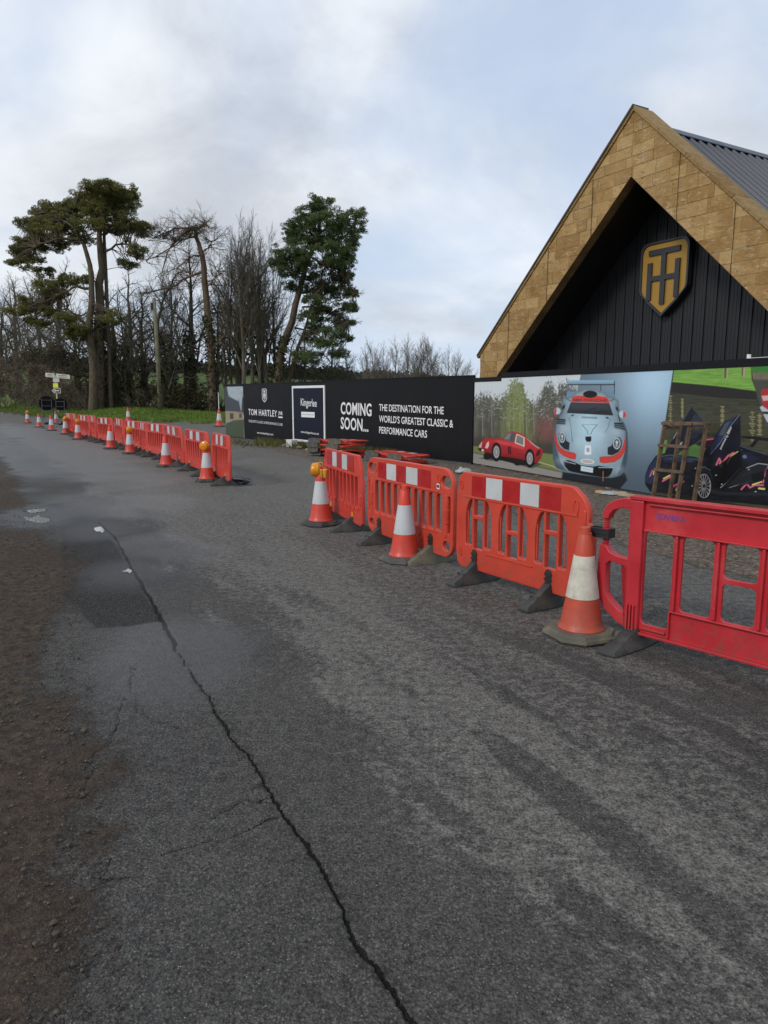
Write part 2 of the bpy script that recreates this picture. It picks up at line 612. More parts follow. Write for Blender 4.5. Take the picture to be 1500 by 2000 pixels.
def fbm(x, y, o=4, seed=0, g=0.5):
    s, a, t = 0, 1.0, 0
    for i in range(o):
        s = s + a * vnoise(x * 2 ** i + 17.3 * i, y * 2 ** i - 9.1 * i, seed + i)
        t += a
        a *= g
    return s / t

def sstep(x, a, b):
    t = np.clip((x - a) / (b - a), 0, 1)
    return t * t * (3 - 2 * t)

def line_dist(x, y, pts):
    """unsigned distance to a polyline, and its sign (positive to the right of the direction of travel)"""
    best = np.full(x.shape, 1e9)
    sign = np.ones(x.shape)
    for (x0, y0), (x1, y1) in zip(pts[:-1], pts[1:]):
        dx, dy = x1 - x0, y1 - y0
        L2 = dx * dx + dy * dy
        t = np.clip(((x - x0) * dx + (y - y0) * dy) / L2, 0, 1)
        d = np.hypot(x - x0 - t * dx, y - y0 - t * dy)
        s = np.where((x - x0) * dy - (y - y0) * dx >= 0, 1.0, -1.0)
        m = d < best
        best = np.where(m, d, best)
        sign = np.where(m, s, sign)
    return best, sign

def in_poly(x, y, poly):
    c = np.zeros(x.shape, bool)
    n = len(poly)
    for i in range(n):
        x0, y0 = poly[i]
        x1, y1 = poly[(i + 1) % n]
        if y0 == y1:
            continue
        k = ((y0 > y) != (y1 > y)) & (x < (x1 - x0) * (y - y0) / (y1 - y0) + x0)
        c ^= k
    return c

def G(*uv):
    return [tuple(ground(u, v)[:2]) for u, v in uv]

# ------------------------------------------------------------------ the ground
LEFT_EDGE = [(-0.3, 0.0), (-0.78, 1.6), (-1.9, 4.1), (-3.3, 7.2), (-6.1, 12.1), (-11.2, 20.5), (-22, 36), (-46, 70), (-66, 98)]
FAR_EDGE = [(-72, 122), (-41, 76), (-31, 62), (-21.7, 49.5), (-14.7, 45.4), (-9.7, 42.3), (0, 38.5), (12, 33.5), (40, 22)]
YARD = [(-6.4, 28.6), (-4.36, 24.3), (-2.6, 19.8), (-1.16, 16.0), (0.6, 12.0), (1.72, 9.3), (2.55, 6.8), (3.3, 5.95), (5.4, 4.0), (9, 1.4), (16, 1.4), (16, 14), (2.11, 17.03), (-5.9, 28.1)]
HO1 = Plane((2.11, 17.03), (-7.38, 10.21))     # runs away to the left
HO1.d = -HO1.d                                  # s grows to the right (towards the corner at s = 0)
HO2 = Plane((2.11, 17.03), (2.01, -4.95))

CRACK = G((815, 2010), (760, 1925), (690, 1830), (655, 1745), (610, 1670), (560, 1600), (520, 1535), (478, 1470), (430, 1400), (400, 1355), (372, 1310), (345, 1262))
SEAM = G((344, 1260), (318, 1215), (285, 1155), (250, 1095), (225, 1050), (192, 1020))
SIDE_CRACKS = [G((450, 1410), (400, 1418), (340, 1425), (290, 1400), (240, 1365)), G((520, 1560), (470, 1570), (420, 1600)),
               G((555, 1595), (500, 1610), (430, 1645), (330, 1660)), G((240, 1365), (235, 1420), (180, 1480), (170, 1560)),
               G((290, 1400), (255, 1345), (262, 1300)), G((478, 1480), (430, 1490), (380, 1480)), G((205, 1680), (205, 1712), (265, 1714))]
PATCHES = [G((118, 1028), (190, 1022), (232, 1070), (318, 1212), (180, 1230), (120, 1150))]
DRY = G((560, 985), (640, 1120), (820, 1300), (960, 1420), (1130, 1540), (1330, 1680), (1560, 1850))
PUDDLES = [[(44, 1008), (62, 1009), (75, 1003), (88, 1010), (101, 1014), (92, 1021), (70, 1020), (54, 1016)], [(50, 996), (70, 993), (93, 992), (88, 998), (60, 1001)],
           [(183, 1031), (192, 1027), (199, 1028), (206, 1035), (200, 1040), (195, 1036), (188, 1037)], [(236, 1113), (243, 1112), (250, 1109), (258, 1112), (254, 1118), (249, 1115), (241, 1117)]]
ground_mats = {}

def make_ground():
    w = np.concatenate([np.arange(20, 300, 2.0), np.arange(300, 1440, 3.1), np.arange(1440, 2600, 24)])
    ys = 2224.0 / w
    ks = np.concatenate([np.linspace(-2.2, -0.70, 34)[:-1], np.arange(-0.70, 0.70, 0.0024), np.linspace(0.70, 2.2, 34)])
    Yg, Kg = np.meshgrid(ys, ks, indexing='ij')
    X, Y = (Kg * Yg).ravel(), Yg.ravel()
    nr, nc = Yg.shape
    # masks
    dl, sl = line_dist(X, Y, LEFT_EDGE)
    dleft = dl * sl                                   # positive: on the asphalt side
    df, sf = line_dist(X, Y, FAR_EDGE)
    dfar = df * -sf                                   # positive: beyond the far kerb
    dy, _ = line_dist(X, Y, YARD + [YARD[0]])
    dyard = np.where(in_poly(X, Y, YARD), dy, -dy)
    wob = (fbm(X * 1.1, Y * 0.7, 4, 3) - 0.5)
    wob2 = (fbm(X * 6, Y * 5, 3, 9) - 0.5)
    mud = sstep(-(dleft + 0.20 + wob * 0.6 + wob2 * 0.35), -0.50, 0.25)
    yard = sstep(dyard + wob * 1.3 + wob2 * 0.35, -0.25, 0.35)
    dc, _ = line_dist(X + (fbm(X * 7, Y * 7, 5, 21, 0.7) - 0.5) * 0.065, Y + (fbm(X * 6, Y * 6, 5, 22, 0.7) - 0.5) * 0.065, CRACK)
    width = 0.002 + 0.012 * fbm(X * 5, Y * 5, 3, 30) ** 1.8 + 0.002 * sstep(-Y, -4.5, -1.5)
    crack = 1 - sstep(dc, width * 0.45, width * 1.3)
    halo = 1 - sstep(dc, 0.008, 0.060)
    ds, _ = line_dist(X + (fbm(X * 9, Y * 9, 2, 5) - 0.5) * 0.03, Y, SEAM)
    crack = np.maximum(crack, 0.8 * (1 - sstep(ds, 0.008, 0.022)))
    for i, sc_ in enumerate(SIDE_CRACKS):
        d2, _ = line_dist(X + (fbm(X * 9, Y * 9, 3, 41 + i) - 0.5) * 0.10, Y + (fbm(X * 9, Y * 9, 3, 61 + i) - 0.5) * 0.10, sc_)
        crack = np.maximum(crack, 0.55 * (1 - sstep(d2, 0.002, 0.0075)))
    patch = np.zeros(X.shape)
    for pl in PATCHES:
        dp, _ = line_dist(X, Y, pl + [pl[0]])
        dd = np.where(in_poly(X, Y, pl), dp, -dp) + wob2 * 0.12
        patch = np.maximum(patch, sstep(dd, -0.02, 0.03))
    # pale dust band along the lane, ragged at its edges; far brightening painted in
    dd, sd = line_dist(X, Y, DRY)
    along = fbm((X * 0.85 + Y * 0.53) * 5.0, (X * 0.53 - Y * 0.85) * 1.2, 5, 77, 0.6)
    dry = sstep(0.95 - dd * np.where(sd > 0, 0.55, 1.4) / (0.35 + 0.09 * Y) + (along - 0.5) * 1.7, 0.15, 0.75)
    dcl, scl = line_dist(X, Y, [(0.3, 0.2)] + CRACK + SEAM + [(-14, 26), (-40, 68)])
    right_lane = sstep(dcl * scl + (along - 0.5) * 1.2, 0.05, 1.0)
    dry = np.maximum(dry * 0.95, right_lane * (0.62 + 0.38 * sstep(Y, 4.5, 12)) * (0.65 + 0.7 * along))  # right lane paler with distance: grazing sky light painted into the colour
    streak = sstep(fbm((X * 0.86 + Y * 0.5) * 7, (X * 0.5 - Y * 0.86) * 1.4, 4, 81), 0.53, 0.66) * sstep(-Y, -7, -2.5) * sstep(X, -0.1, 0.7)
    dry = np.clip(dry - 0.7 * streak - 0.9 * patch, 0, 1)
    patch_only = patch.copy()
    # water lying on the left lane further off, and thin moisture elsewhere
    wet = np.zeros(X.shape)
    for (u, v_), rx, ry, am in (((70, 880), 3.6, 12, 1.0), ((210, 985), 1.5, 2.2, 0.9), ((300, 1060), 0.8, 1.6, 0.7), ((300, 1270), 0.55, 0.8, 0.8), ((60, 1000), 1.2, 1.5, 0.9), ((20, 845), 5, 12, 0.9), ((640, 1085), 0.4, 0.8, 0.3), ((950, 960), 1.2, 1.0, 0.5), ((700, 930), 1.5, 2, 0.5)):
        g = ground(u, v_)
        q = ((X - g[0]) * 0.86 + (Y - g[1]) * 0.5) / rx, (-(X - g[0]) * 0.5 + (Y - g[1]) * 0.86) / ry
        wet = np.maximum(wet, am * np.exp(-(q[0] ** 2 + q[1] ** 2)))
    lane = sstep(dcl * -scl, 0.02, 0.35) * sstep(dleft, 0.2, 0.8) * sstep(-Y, -12, -9)
    wet = np.maximum(wet, 0.42 * lane)
    wet = sstep(wet + (fbm(X * 0.9, Y * 0.7, 4, 91) - 0.5) * 0.9, 0.18, 0.75)
    wet = np.maximum(wet, 0.55 * sstep(-(np.abs(dyard + 0.7)), -0.7, -0.1) * sstep(-Y, -12, -7))
    wet = wet * (1 - 0.75 * patch_only)
    # relief
    Z = 0.010 * (fbm(X * 0.9, Y * 0.9, 3, 55) - 0.5)
    Z -= 0.010 * crack * sstep(-Y, -8, -6)
    Z -= 0.004 * patch
    near = sstep(-Y, -14, -8)
    clod = fbm(X * 26, Y * 26, 3, 66)
    Z += mud * near * (0.010 * (fbm(X * 7, Y * 5, 5, 65, 0.6) - 0.45) + 0.007 * sstep(clod, 0.60, 0.82))
    Z += mud * 0.06 * sstep(-dleft, 0.3, 2.0)
    Z += yard * near * (0.020 * (fbm(X * 5, Y * 5, 4, 68) - 0.5) + 0.010 * sstep(fbm(X * 18, Y * 18, 3, 69), 0.6, 0.8))
    for pl in PUDDLES:
        pg = G(*pl)
        dp, _ = line_dist(X, Y, pg + [pg[0]])
        inside = sstep(np.where(in_poly(X, Y, pg), dp, -dp), -0.30, 0.0)
        Z = Z * (1 - inside) - 0.006 * inside
        wet = np.maximum(wet, 0.8 * sstep(np.where(in_poly(X, Y, pg), dp, -dp) + wob * 0.5, -0.9, -0.1))
        mud = mud * (1 - 0.7 * sstep(np.where(in_poly(X, Y, pg), dp, -dp) + wob * 0.6, -0.7, -0.2))
        patch = np.maximum(patch, 0.9 * sstep(np.where(in_poly(X, Y, pg), dp, -dp) + wob * 0.6, -0.75, -0.3))
    rise = np.interp(X, [-60, -38, -24, -14, -8, 40], [2.4, 1.55, 0.75, 0.35, 0.2, 0.2])
    bank = sstep(dfar, -0.1, 6.5)
    Z += rise * bank + 0.05 * sstep(dfar, -0.05, 0.25)
    lb = sstep(-dleft, 1.0, 3.2) * sstep(Y, 8.5, 13)
    Z += lb * 0.30
    V = np.stack([X, Y, Z], 1)
    i, j = np.meshgrid(np.arange(nr - 1), np.arange(nc - 1), indexing='ij')
    a = (i * nc + j).ravel()
    quads = np.stack([a, a + 1, a + nc + 1, a + nc], 1)[:, ::-1]      # rows run towards the camera
    fc = lambda q: q[quads].mean(1)
    reg = np.zeros(len(quads), int)
    reg[fc(dyard) > -0.45] = 1
    reg[fc(dleft) < 0.45] = 2
    reg[(fc(dleft) < -1.2) & (fc(Y) > 8.8)] = 3
    reg[fc(dfar) > 0.0] = 3
    reg[(fc(dleft) < -6)] = 3
    A1 = np.stack([mud, yard, crack, halo], 1)
    A2 = np.stack([patch, dry, wet, sstep(dfar, 0, 1.2)], 1)  # dry: dust plus the painted sky light of the far right lane
    for r, nm, mt in ((0, 'road', 'asphalt'), (1, 'gravel_yard', 'asphalt'), (2, 'muddy_verge', 'asphalt'), (3, 'grass_verge', 'turf')):
        q = quads[reg == r]
        used, inv = np.unique(q.ravel(), return_inverse=True)
        me = mesh_np(nm, V[used], inv, np.full(len(q), 4), True)
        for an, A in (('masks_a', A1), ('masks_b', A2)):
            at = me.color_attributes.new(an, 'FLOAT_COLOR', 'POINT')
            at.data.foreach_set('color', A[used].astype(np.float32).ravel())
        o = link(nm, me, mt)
        tag(o, kind='structure')
    return V

def asphalt_material():
    t = NT('asphalt')
    v = t.geo()
    a = t.attr('masks_a')
    b = t.attr('masks_b')
    sa = t.n.new('ShaderNodeSeparateColor'); t.l.new(a.outputs['Color'], sa.inputs[0])
    sb = t.n.new('ShaderNodeSeparateColor'); t.l.new(b.outputs['Color'], sb.inputs[0])
    mud, yard, crack, halo = sa.outputs[0], sa.outputs[1], sa.outputs[2], a.outputs['Alpha']
    patch, dry, wet = sb.outputs[0], sb.outputs[1], sb.outputs[2]  # dry holds dust and the painted sky light of the far right lane
    big = t.noise(v, 0.55, 5, 0.6, 0.4)
    mid = t.noise(v, 6.0, 5, 0.65)
    fine = t.noise(v, 42.0, 4, 0.7)
    agg = t.voro(v, 95.0, 'F1', 'Color')
    aggd = t.voro(v, 95.0, 'F1', 'Distance')
    sc = t.n.new('ShaderNodeSeparateColor'); t.l.new(agg, sc.inputs[0])
    base = t.mix(t.ramp(big, 0.3, 0.7), (0.048, 0.0465, 0.0445), (0.068, 0.0655, 0.0615))
    coarse = t.noise(v, 17.0, 8, 0.80)
    base = t.mix(patch, base, (0.021, 0.0205, 0.020))
    grit = t.math('ADD', t.math('MULTIPLY', t.math('SUBTRACT', coarse, 0.5), 2.6), t.math('MULTIPLY', t.math('SUBTRACT', fine, 0.5), 1.6))
    dry_farlight_m = t.ramp(t.math('ADD', t.math('MULTIPLY', dry, 0.9), grit), 0.15, 1.05)
    dry_farlight_m = t.math('MULTIPLY', dry_farlight_m, t.ramp(dry, 0.05, 0.4))
    base = t.mix(t.math('MULTIPLY', dry_farlight_m, 0.85), base, (0.140, 0.134, 0.122))  # pale dust tone, also carrying the painted brightness of the far lane
    base = t.mix(0.9, base, t.mix(t.ramp(coarse, 0.36, 0.64), (0.66, 0.655, 0.65), (1.30, 1.29, 1.27)), 'MULTIPLY')
    # aggregate: dark binder, chippings of their own grey, a few almost white
    agg2 = t.voro(v, 165.0, 'F1', 'Color')
    agg2d = t.voro(v, 165.0, 'F1', 'Distance')
    s2 = t.n.new('ShaderNodeSeparateColor'); t.l.new(agg2, s2.inputs[0])
    base = t.mix(0.9, base, t.mix(t.ramp(t.noise(v, 75.0, 6, 0.85), 0.36, 0.64), (0.30, 0.30, 0.30), (1.9, 1.86, 1.78)), 'MULTIPLY')
    chip = t.math('MULTIPLY', t.ramp(sc.outputs[0], 0.45, 0.95), t.ramp(aggd, 0.50, 0.22))
    chip2 = t.math('MULTIPLY', t.ramp(s2.outputs[0], 0.35, 0.95), t.ramp(agg2d, 0.50, 0.22))
    base = t.mix(t.math('MULTIPLY', chip, 0.75), base, t.mix(0.6, base, (0.24, 0.225, 0.20)))
    base = t.mix(t.math('MULTIPLY', chip2, 0.7), base, t.mix(0.55, base, (0.20, 0.19, 0.172)))
    base = t.mix(t.math('MULTIPLY', t.ramp(s2.outputs[1], 0.975, 0.99), t.ramp(agg2d, 0.45, 0.25)), base, (0.30, 0.285, 0.26))
    cr = t.ramp(t.math('ADD', crack, t.math('MULTIPLY', t.math('SUBTRACT', t.noise(v, 120.0, 5, 0.85), 0.5), 2.2)), 0.45, 0.75)
    # damp and the moss in the crack
    base = t.mix(t.math('MULTIPLY', wet, 0.22), base, (0.034, 0.034, 0.035))
    base = t.mix(t.math('MULTIPLY', halo, t.ramp(t.noise(v, 24.0, 5, 0.7), 0.46, 0.62, 0, 0.7)), base, (0.017, 0.0165, 0.013))
    base = t.mix(t.math('MULTIPLY', cr, 0.92), base, (0.0075, 0.0078, 0.0055))
    # gravel of the yard
    gv = t.voro(v, 38.0, 'F1', 'Color')
    sg = t.n.new('ShaderNodeSeparateColor'); t.l.new(gv, sg.inputs[0])
    gcol = t.mix(t.ramp(mid, 0.3, 0.7), (0.100, 0.080, 0.063), (0.165, 0.136, 0.108))
    gcol = t.mix(0.85, gcol, t.mix(t.ramp(sg.outputs[0], 0, 1, 0, 1, False), (0.5, 0.5, 0.5), (1.8, 1.75, 1.7)), 'MULTIPLY')
    gcol = t.mix(t.ramp(big, 0.52, 0.68, 0, 0.6), gcol, (0.072, 0.060, 0.049))
    gcol = t.mix(t.ramp(sg.outputs[1], 0.97, 0.99), gcol, (0.34, 0.31, 0.27))
    ym = t.ramp(t.math('ADD', yard, t.math('MULTIPLY', t.math('SUBTRACT', fine, 0.5), 0.9)), 0.35, 0.65)
    base = t.mix(ym, base, gcol)
    # mud and leaf mould of the left edge
    mcol = t.mix(t.ramp(t.noise(v, 14, 7, 0.75), 0.34, 0.66), (0.026, 0.020, 0.015), (0.105, 0.081, 0.058))
    mcol = t.mix(t.ramp(t.noise(v, 1.2, 4, 0.6), 0.42, 0.65, 0, 0.6), mcol, (0.062, 0.044, 0.034))
    mcol = t.mix(t.ramp(t.noise(v, 45, 5, 0.8), 0.56, 0.68, 0, 0.85), mcol, (0.185, 0.15, 0.11))
    mm = t.ramp(t.math('ADD', mud, t.math('MULTIPLY', t.math('SUBTRACT', t.math('ADD', mid, t.math('MULTIPLY', fine, 0.6)), 0.8), 1.1)), 0.22, 0.78)
    base = t.mix(mm, base, mcol)
    dryness = t.math('MAXIMUM', mm, ym)
    wetm = t.math('MULTIPLY', wet, t.math('SUBTRACT', 1.0, t.math('MULTIPLY', dryness, 0.6)))
    rough = t.math('SUBTRACT', t.math('ADD', 0.78, t.math('MULTIPLY', dryness, 0.15)), t.math('MULTIPLY', wetm, 0.36))
    t.set(base, rough, spec=t.math('ADD', 0.16, t.math('MULTIPLY', wetm, 0.34)))
    h = t.math('ADD', t.math('ADD', t.math('MULTIPLY', aggd, -0.45), t.math('MULTIPLY', agg2d, -0.35)), t.math('MULTIPLY', fine, 0.8))
    h = t.math('ADD', h, t.math('MULTIPLY', t.math('MULTIPLY', dryness, t.noise(v, 24, 5, 0.7)), 3.5))
    h = t.math('SUBTRACT', h, t.math('MULTIPLY', cr, 1.6))
    t.bump(h, 1.0, 0.008)
    MAT['asphalt'] = t.m

def turf_material():
    t = NT('turf')
    v = t.geo()
    n = t.noise(v, 0.35, 5, 0.6)
    n2 = t.noise(v, 5, 5, 0.7)
    c = t.mix(t.ramp(n, 0.35, 0.65), (0.090, 0.150, 0.026), (0.14, 0.195, 0.040))
    c = t.mix(t.ramp(n2, 0.42, 0.68, 0, 0.6), c, (0.075, 0.080, 0.028))
    b = t.attr('masks_b')
    c = t.mix(t.ramp(t.math('ADD', b.outputs['Alpha'], t.math('MULTIPLY', t.math('SUBTRACT', n2, 0.5), 1.2)), 0.7, 0.25), c, (0.070, 0.052, 0.035))
    t.set(c, 0.9, spec=0.2)
    t.bump(n2, 0.8, 0.05)
    MAT['turf'] = t.m
    t = NT('field')
    v = t.geo()
    n = t.noise(v, 0.03, 4, 0.6)
    c = t.mix(t.ramp(n, 0.35, 0.65), (0.060, 0.100, 0.022), (0.105, 0.125, 0.045))
    t.set(t.mix(t.ramp(t.noise(v, 1.1, 5, 0.7), 0.45, 0.7, 0, 0.5), c, (0.050, 0.055, 0.022)), 0.95, spec=0.2)
    MAT['field'] = t.m
    t = NT('water')
    t.set((0.34, 0.34, 0.325), 0.05, spec=0.6)
    t.bump(t.noise(t.geo(), 9, 3, 0.5), 0.05, 0.004)
    MAT['water'] = t.m

asphalt_material()
turf_material()
make_ground()

# the land beyond: one sheet to the horizon, sunk a little under the near ground
g = MB()
g.add([(-2500, -400, -0.12), (2500, -400, -0.12), (2500, 3000, -0.12), (-2500, 3000, -0.12)], [(0, 1, 2, 3)])
tag(g.build('ground', 'field'), kind='structure')

# rising ground behind the trees and the far wooded ridge
def ridge(name, y0, y1, prof, mat, seed, x0=-420, x1=420, nx=220, rough=0.0):
    xs = np.linspace(x0, x1, nx)
    rows = []
    hz_ = np.interp(xs, [p[0] for p in prof], [p[1] for p in prof]) + (fbm(xs * 0.09, xs * 0 + seed, 4, seed) - 0.5) * rough
    for k, (fy, fz) in enumerate(((0, -0.05), (0.4, 0.45), (0.8, 0.85), (1.0, 1.0), (1.5, 0.5))):
        yy = y0 + (y1 - y0) * fy + (fbm(xs * 0.05, xs * 0 + k, 3, seed + k) - 0.5) * 6
        rows.append(np.stack([xs, yy, hz_ * fz - (0.15 if fz < 0 else 0)], 1))
    V = np.concatenate(rows)
    n = nx
    q = [[k * n + i, k * n + i + 1, (k + 1) * n + i + 1, (k + 1) * n + i] for k in range(4) for i in range(n - 1)]
    me = mesh_np(name, V, np.array(q).ravel(), np.full(len(q), 4), True)
    return tag(link(name, me, mat), kind='structure')

ridge('hill', 210, 330, [(-420, 17), (-160, 15.5), (-70, 13.0), (-20, 10.5), (30, 7), (70, 4), (420, 3)], 'field', 5, rough=2)

def blades(name, P, h, w, mat, lean=0.5, seed=1, nrm=None):
    """upright leaf triangles at points P"""
    r = np.random.default_rng(seed)
    n = len(P)
    a = r.uniform(0, 2 * np.pi, n)
    hh = h * r.uniform(0.5, 1.2, n)
    d = np.stack([np.cos(a), np.sin(a), np.zeros(n)], 1)
    l = r.normal(0, lean, (n, 2)) * hh[:, None]
    top = P + np.concatenate([l, hh[:, None]], 1)
    V = np.stack([P - d * w / 2, P + d * w / 2, top], 1).reshape(-1, 3)
    return mesh_np(name, V, np.arange(3 * n), np.full(n, 3))

def leaf_cloud(centres, radii, n_per, size, seed, flat=0.8, aspect=0.55):
    """small leaf triangles/quads spread through ellipsoids; returns vertices (quads)"""
    r = np.random.default_rng(seed)
    out = []
    for c, rad, n in zip(centres, radii, n_per):
        q = r.normal(0, 1, (n, 3))
        q /= np.linalg.norm(q, axis=1)[:, None]
        q *= r.uniform(0.25, 1.0, (n, 1)) ** 0.5
        out.append(np.asarray(c) + q * np.asarray(rad))
    P = np.concatenate(out)
    n = len(P)
    a = r.normal(0, 1, (n, 3)); a[:, 2] *= flat
    a /= np.linalg.norm(a, axis=1)[:, None]
    b = np.cross(a, r.normal(0, 1, (n, 3)))
    b /= np.linalg.norm(b, axis=1)[:, None]
    s = size * r.uniform(0.6, 1.35, (n, 1))
    V = np.stack([P - a * s, P + b * s * aspect, P + a * s, P - b * s * aspect], 1).reshape(-1, 3)
    return V

def cloud_mesh(name, V):
    n = len(V) // 4
    return mesh_np(name, V, np.arange(4 * n), np.full(n, 4))

# wood covering the far ridge
r_ = np.random.default_rng(3)
cs, rs, ns = [], [], []
for k in range(520):
    x = r_.uniform(-240, 95)
    top = np.interp(x, [-240, -70, -20, 30, 70, 95], [17, 13.0, 10.5, 7, 4.0, 2.2])
    yy = r_.uniform(300, 332)
    hgt = r_.uniform(4, 7)
    cs.append((x, yy, top - 0.5 + hgt * 0.15)); rs.append((r_.uniform(3, 5), 4, hgt * 0.55)); ns.append(70)
tag(link('far_woodland', cloud_mesh('far_woodland', leaf_cloud(cs, rs, ns, 0.9, 5)), 'far_wood'), 'dark woodland along the distant ridge above the hoarding', 'woodland', kind='stuff')

# ------------------------------------------------------------------ grass, puddles
def grass_patch():
    r = np.random.default_rng(8)
    pts = []
    n = 60000
    X = r.uniform(-62, 14, n); Y = r.uniform(30, 84, n)
    df, sf = line_dist(X, Y, FAR_EDGE)
    d = df * -sf
    k = (d > 0.35) & (d < 9)
    X, Y, d = X[k], Y[k], d[k]
    Z = np.interp(X, [-60, -38, -24, -14, -8, 40], [2.4, 1.55, 0.75, 0.35, 0.2, 0.2]) * sstep(d, -0.1, 6.5) + 0.03
    P = np.stack([X, Y, Z], 1)
    P = np.repeat(P, 4, 0) + r.normal(0, 0.12, (len(P) * 4, 3)) * (1, 1, 0)
    tag(link('verge_grass', blades('verge_grass', P, 0.22, 0.10, 0, 0.5, 4), 'grass_blade'), 'bright green grass on the bank below the bare trees', 'grass', kind='stuff')
    # rough grass at the foot of the black hoarding and on the left bank
    s = r.uniform(-11.0, -2.6, 5200)
    o = np.abs(r.normal(0, 0.35, 5200)) * np.interp(s, [-11, -8.5, -6, -2.6], [2.4, 1.8, 0.7, 0.25]) + 0.05
    P = HO1.A + HO1.d * s[:, None] + HO1.n * o[:, None]
    P = P[(fbm(P[:, 0] * 1.5, P[:, 1] * 1.5, 3, 5) > 0.42)]
    tag(link('rough_grass', blades('rough_grass', P, 0.20, 0.035, 0, 0.6, 6), 'dry_grass'), 'rough grass at the foot of the black hoarding by the side road', 'grass', kind='stuff')
    Y = r.uniform(12.5, 60, 9000)
    X = np.interp(Y, [p[1] for p in LEFT_EDGE], [p[0] for p in LEFT_EDGE]) - 1.6 - r.exponential(1.2, 9000)
    P = np.stack([X, Y, np.full(9000, 0.22)], 1)
    tag(link('bank_grass', blades('bank_grass', P, 0.20, 0.03, 0, 0.6, 7), 'dry_grass'), 'dark grass on the near bank left of the road', 'grass', kind='stuff')

grass_patch()
for pl in PUDDLES:
    c = np.mean(pl, 0)
    pts = []
    n = len(pl)
    for k in range(n):
        for q in range(5):
            f = q / 5
            p = np.array(pl[k]) * (1 - f) + np.array(pl[(k + 1) % n]) * f
            pts.append(c + (p - c) * (1 + random.uniform(-0.16, 0.12)))
    w = MB()
    vs = [tuple(ground(*p, 0.006)) for p in pts]
    w.add([(x, y, -0.0022) for x, y, z in vs], [tuple(range(len(vs)))])
    tag(w.build('puddle', 'water'), kind='structure')

# loose stones and clods along the muddy edge, too many to count
def clods():
    r = np.random.default_rng(15)
    n = 6500
    y = 1.3 + 9 * r.uniform(0, 1, n) ** 1.7
    x = np.interp(y, [p[1] for p in LEFT_EDGE], [p[0] for p in LEFT_EDGE]) + 0.12 - np.abs(r.normal(0, 0.55, n)) * (0.5 + y * 0.13)
    s = r.lognormal(-5.75, 0.5, n)
    base = np.array([(1, 0, 0), (-1, 0, 0), (0, 1, 0), (0, -1, 0), (0, 0, 0.8), (0, 0, -0.5)], float)
    F8 = np.array([(0, 2, 4), (2, 1, 4), (1, 3, 4), (3, 0, 4), (2, 0, 5), (1, 2, 5), (3, 1, 5), (0, 3, 5)])
    V = base[None] * s[:, None, None] * r.uniform(0.6, 1.5, (n, 6, 1)) + r.normal(0, 0.15, (n, 6, 3)) * s[:, None, None]
    V += np.stack([x, y, 0.006 + s * 0.2], 1)[:, None]
    fi = (F8[None] + 6 * np.arange(n)[:, None, None]).reshape(-1)
    plain('clod', (0.080, 0.063, 0.047), 0.95, 0.65, 40.0)
    tag(link('clods', mesh_np('clods', V.reshape(-1, 3), fi, np.full(8 * n, 3)), 'clod'), 'small stones and mud clods along the muddy road edge', 'mud', kind='stuff')
clods()

# ------------------------------------------------------------------ stone gable building
def stone_material(name, tint=1.0):
    t = NT(name)
    v = t.geo()
    rnd = t.rand()
    n = t.noise(v, 1.6, 6, 0.65, 0.4)
    n2 = t.noise(t.mapping(v, (1, 1, 2.6), (0.0, 0.0, 0.5)), 4.5, 6, 0.7, 1.2)
    n3 = t.noise(v, 30, 4, 0.7)
    T = lambda *c_: tuple(x * tint for x in c_)
    c = t.mix(t.ramp(n, 0.34, 0.66), T(0.25, 0.140, 0.044), T(0.43, 0.27, 0.105))
    c = t.mix(t.ramp(rnd, 0.0, 0.6, 0.25, 0.75), c, t.mix(t.math('FRACT', t.math('MULTIPLY', rnd, 7.3)), T(0.27, 0.150, 0.052), T(0.50, 0.345, 0.16)))
    c = t.mix(t.ramp(n2, 0.54, 0.68, 0, 0.55), c, T(0.60, 0.47, 0.29))
    c = t.mix(t.ramp(n2, 0.46, 0.32, 0, 0.6), c, T(0.150, 0.082, 0.032))
    c = t.mix(t.ramp(t.noise(t.mapping(v, (1, 1, 1.7), (0.3, 0.2, 0.9)), 2.6, 6, 0.72, 0.9), 0.57, 0.68, 0, 0.65), c, T(0.46, 0.40, 0.30))
    c = t.mix(t.ramp(t.noise(v, 1.1, 5, 0.7, 0.4), 0.60, 0.72, 0, 0.45), c, T(0.22, 0.19, 0.14))
    t.set(c, 0.9, spec=0.2)
    t.bump(t.math('ADD', t.math('MULTIPLY', n2, 1.5), n3), 0.55, 0.012)
    MAT[name] = t.m
stone_material('ironstone')
stone_material('coping_stone', 0.72)
plain('mortar', (0.50, 0.36, 0.18), 0.95, 0.2, 5.0)
plain('dark_joint', (0.12, 0.075, 0.03), 0.95, 0.2, 5.0)

def clip_poly(poly, a, b):
    """keep the part of the polygon left of the line a->b"""
    out = []
    n = len(poly)
    s = lambda p: (b[0] - a[0]) * (p[1] - a[1]) - (b[1] - a[1]) * (p[0] - a[0])
    for i in range(n):
        p, q = poly[i], poly[(i + 1) % n]
        sp, sq = s(p), s(q)
        if sp >= 0:
            out.append(p)
        if sp * sq < 0:
            f = sp / (sp - sq)
            out.append((p[0] + (q[0] - p[0]) * f, p[1] + (q[1] - p[1]) * f))
    return out

def area(p):
    return 0.5 * abs(sum(p[i][0] * p[(i + 1) % len(p)][1] - p[(i + 1) % len(p)][0] * p[i][1] for i in range(len(p))))

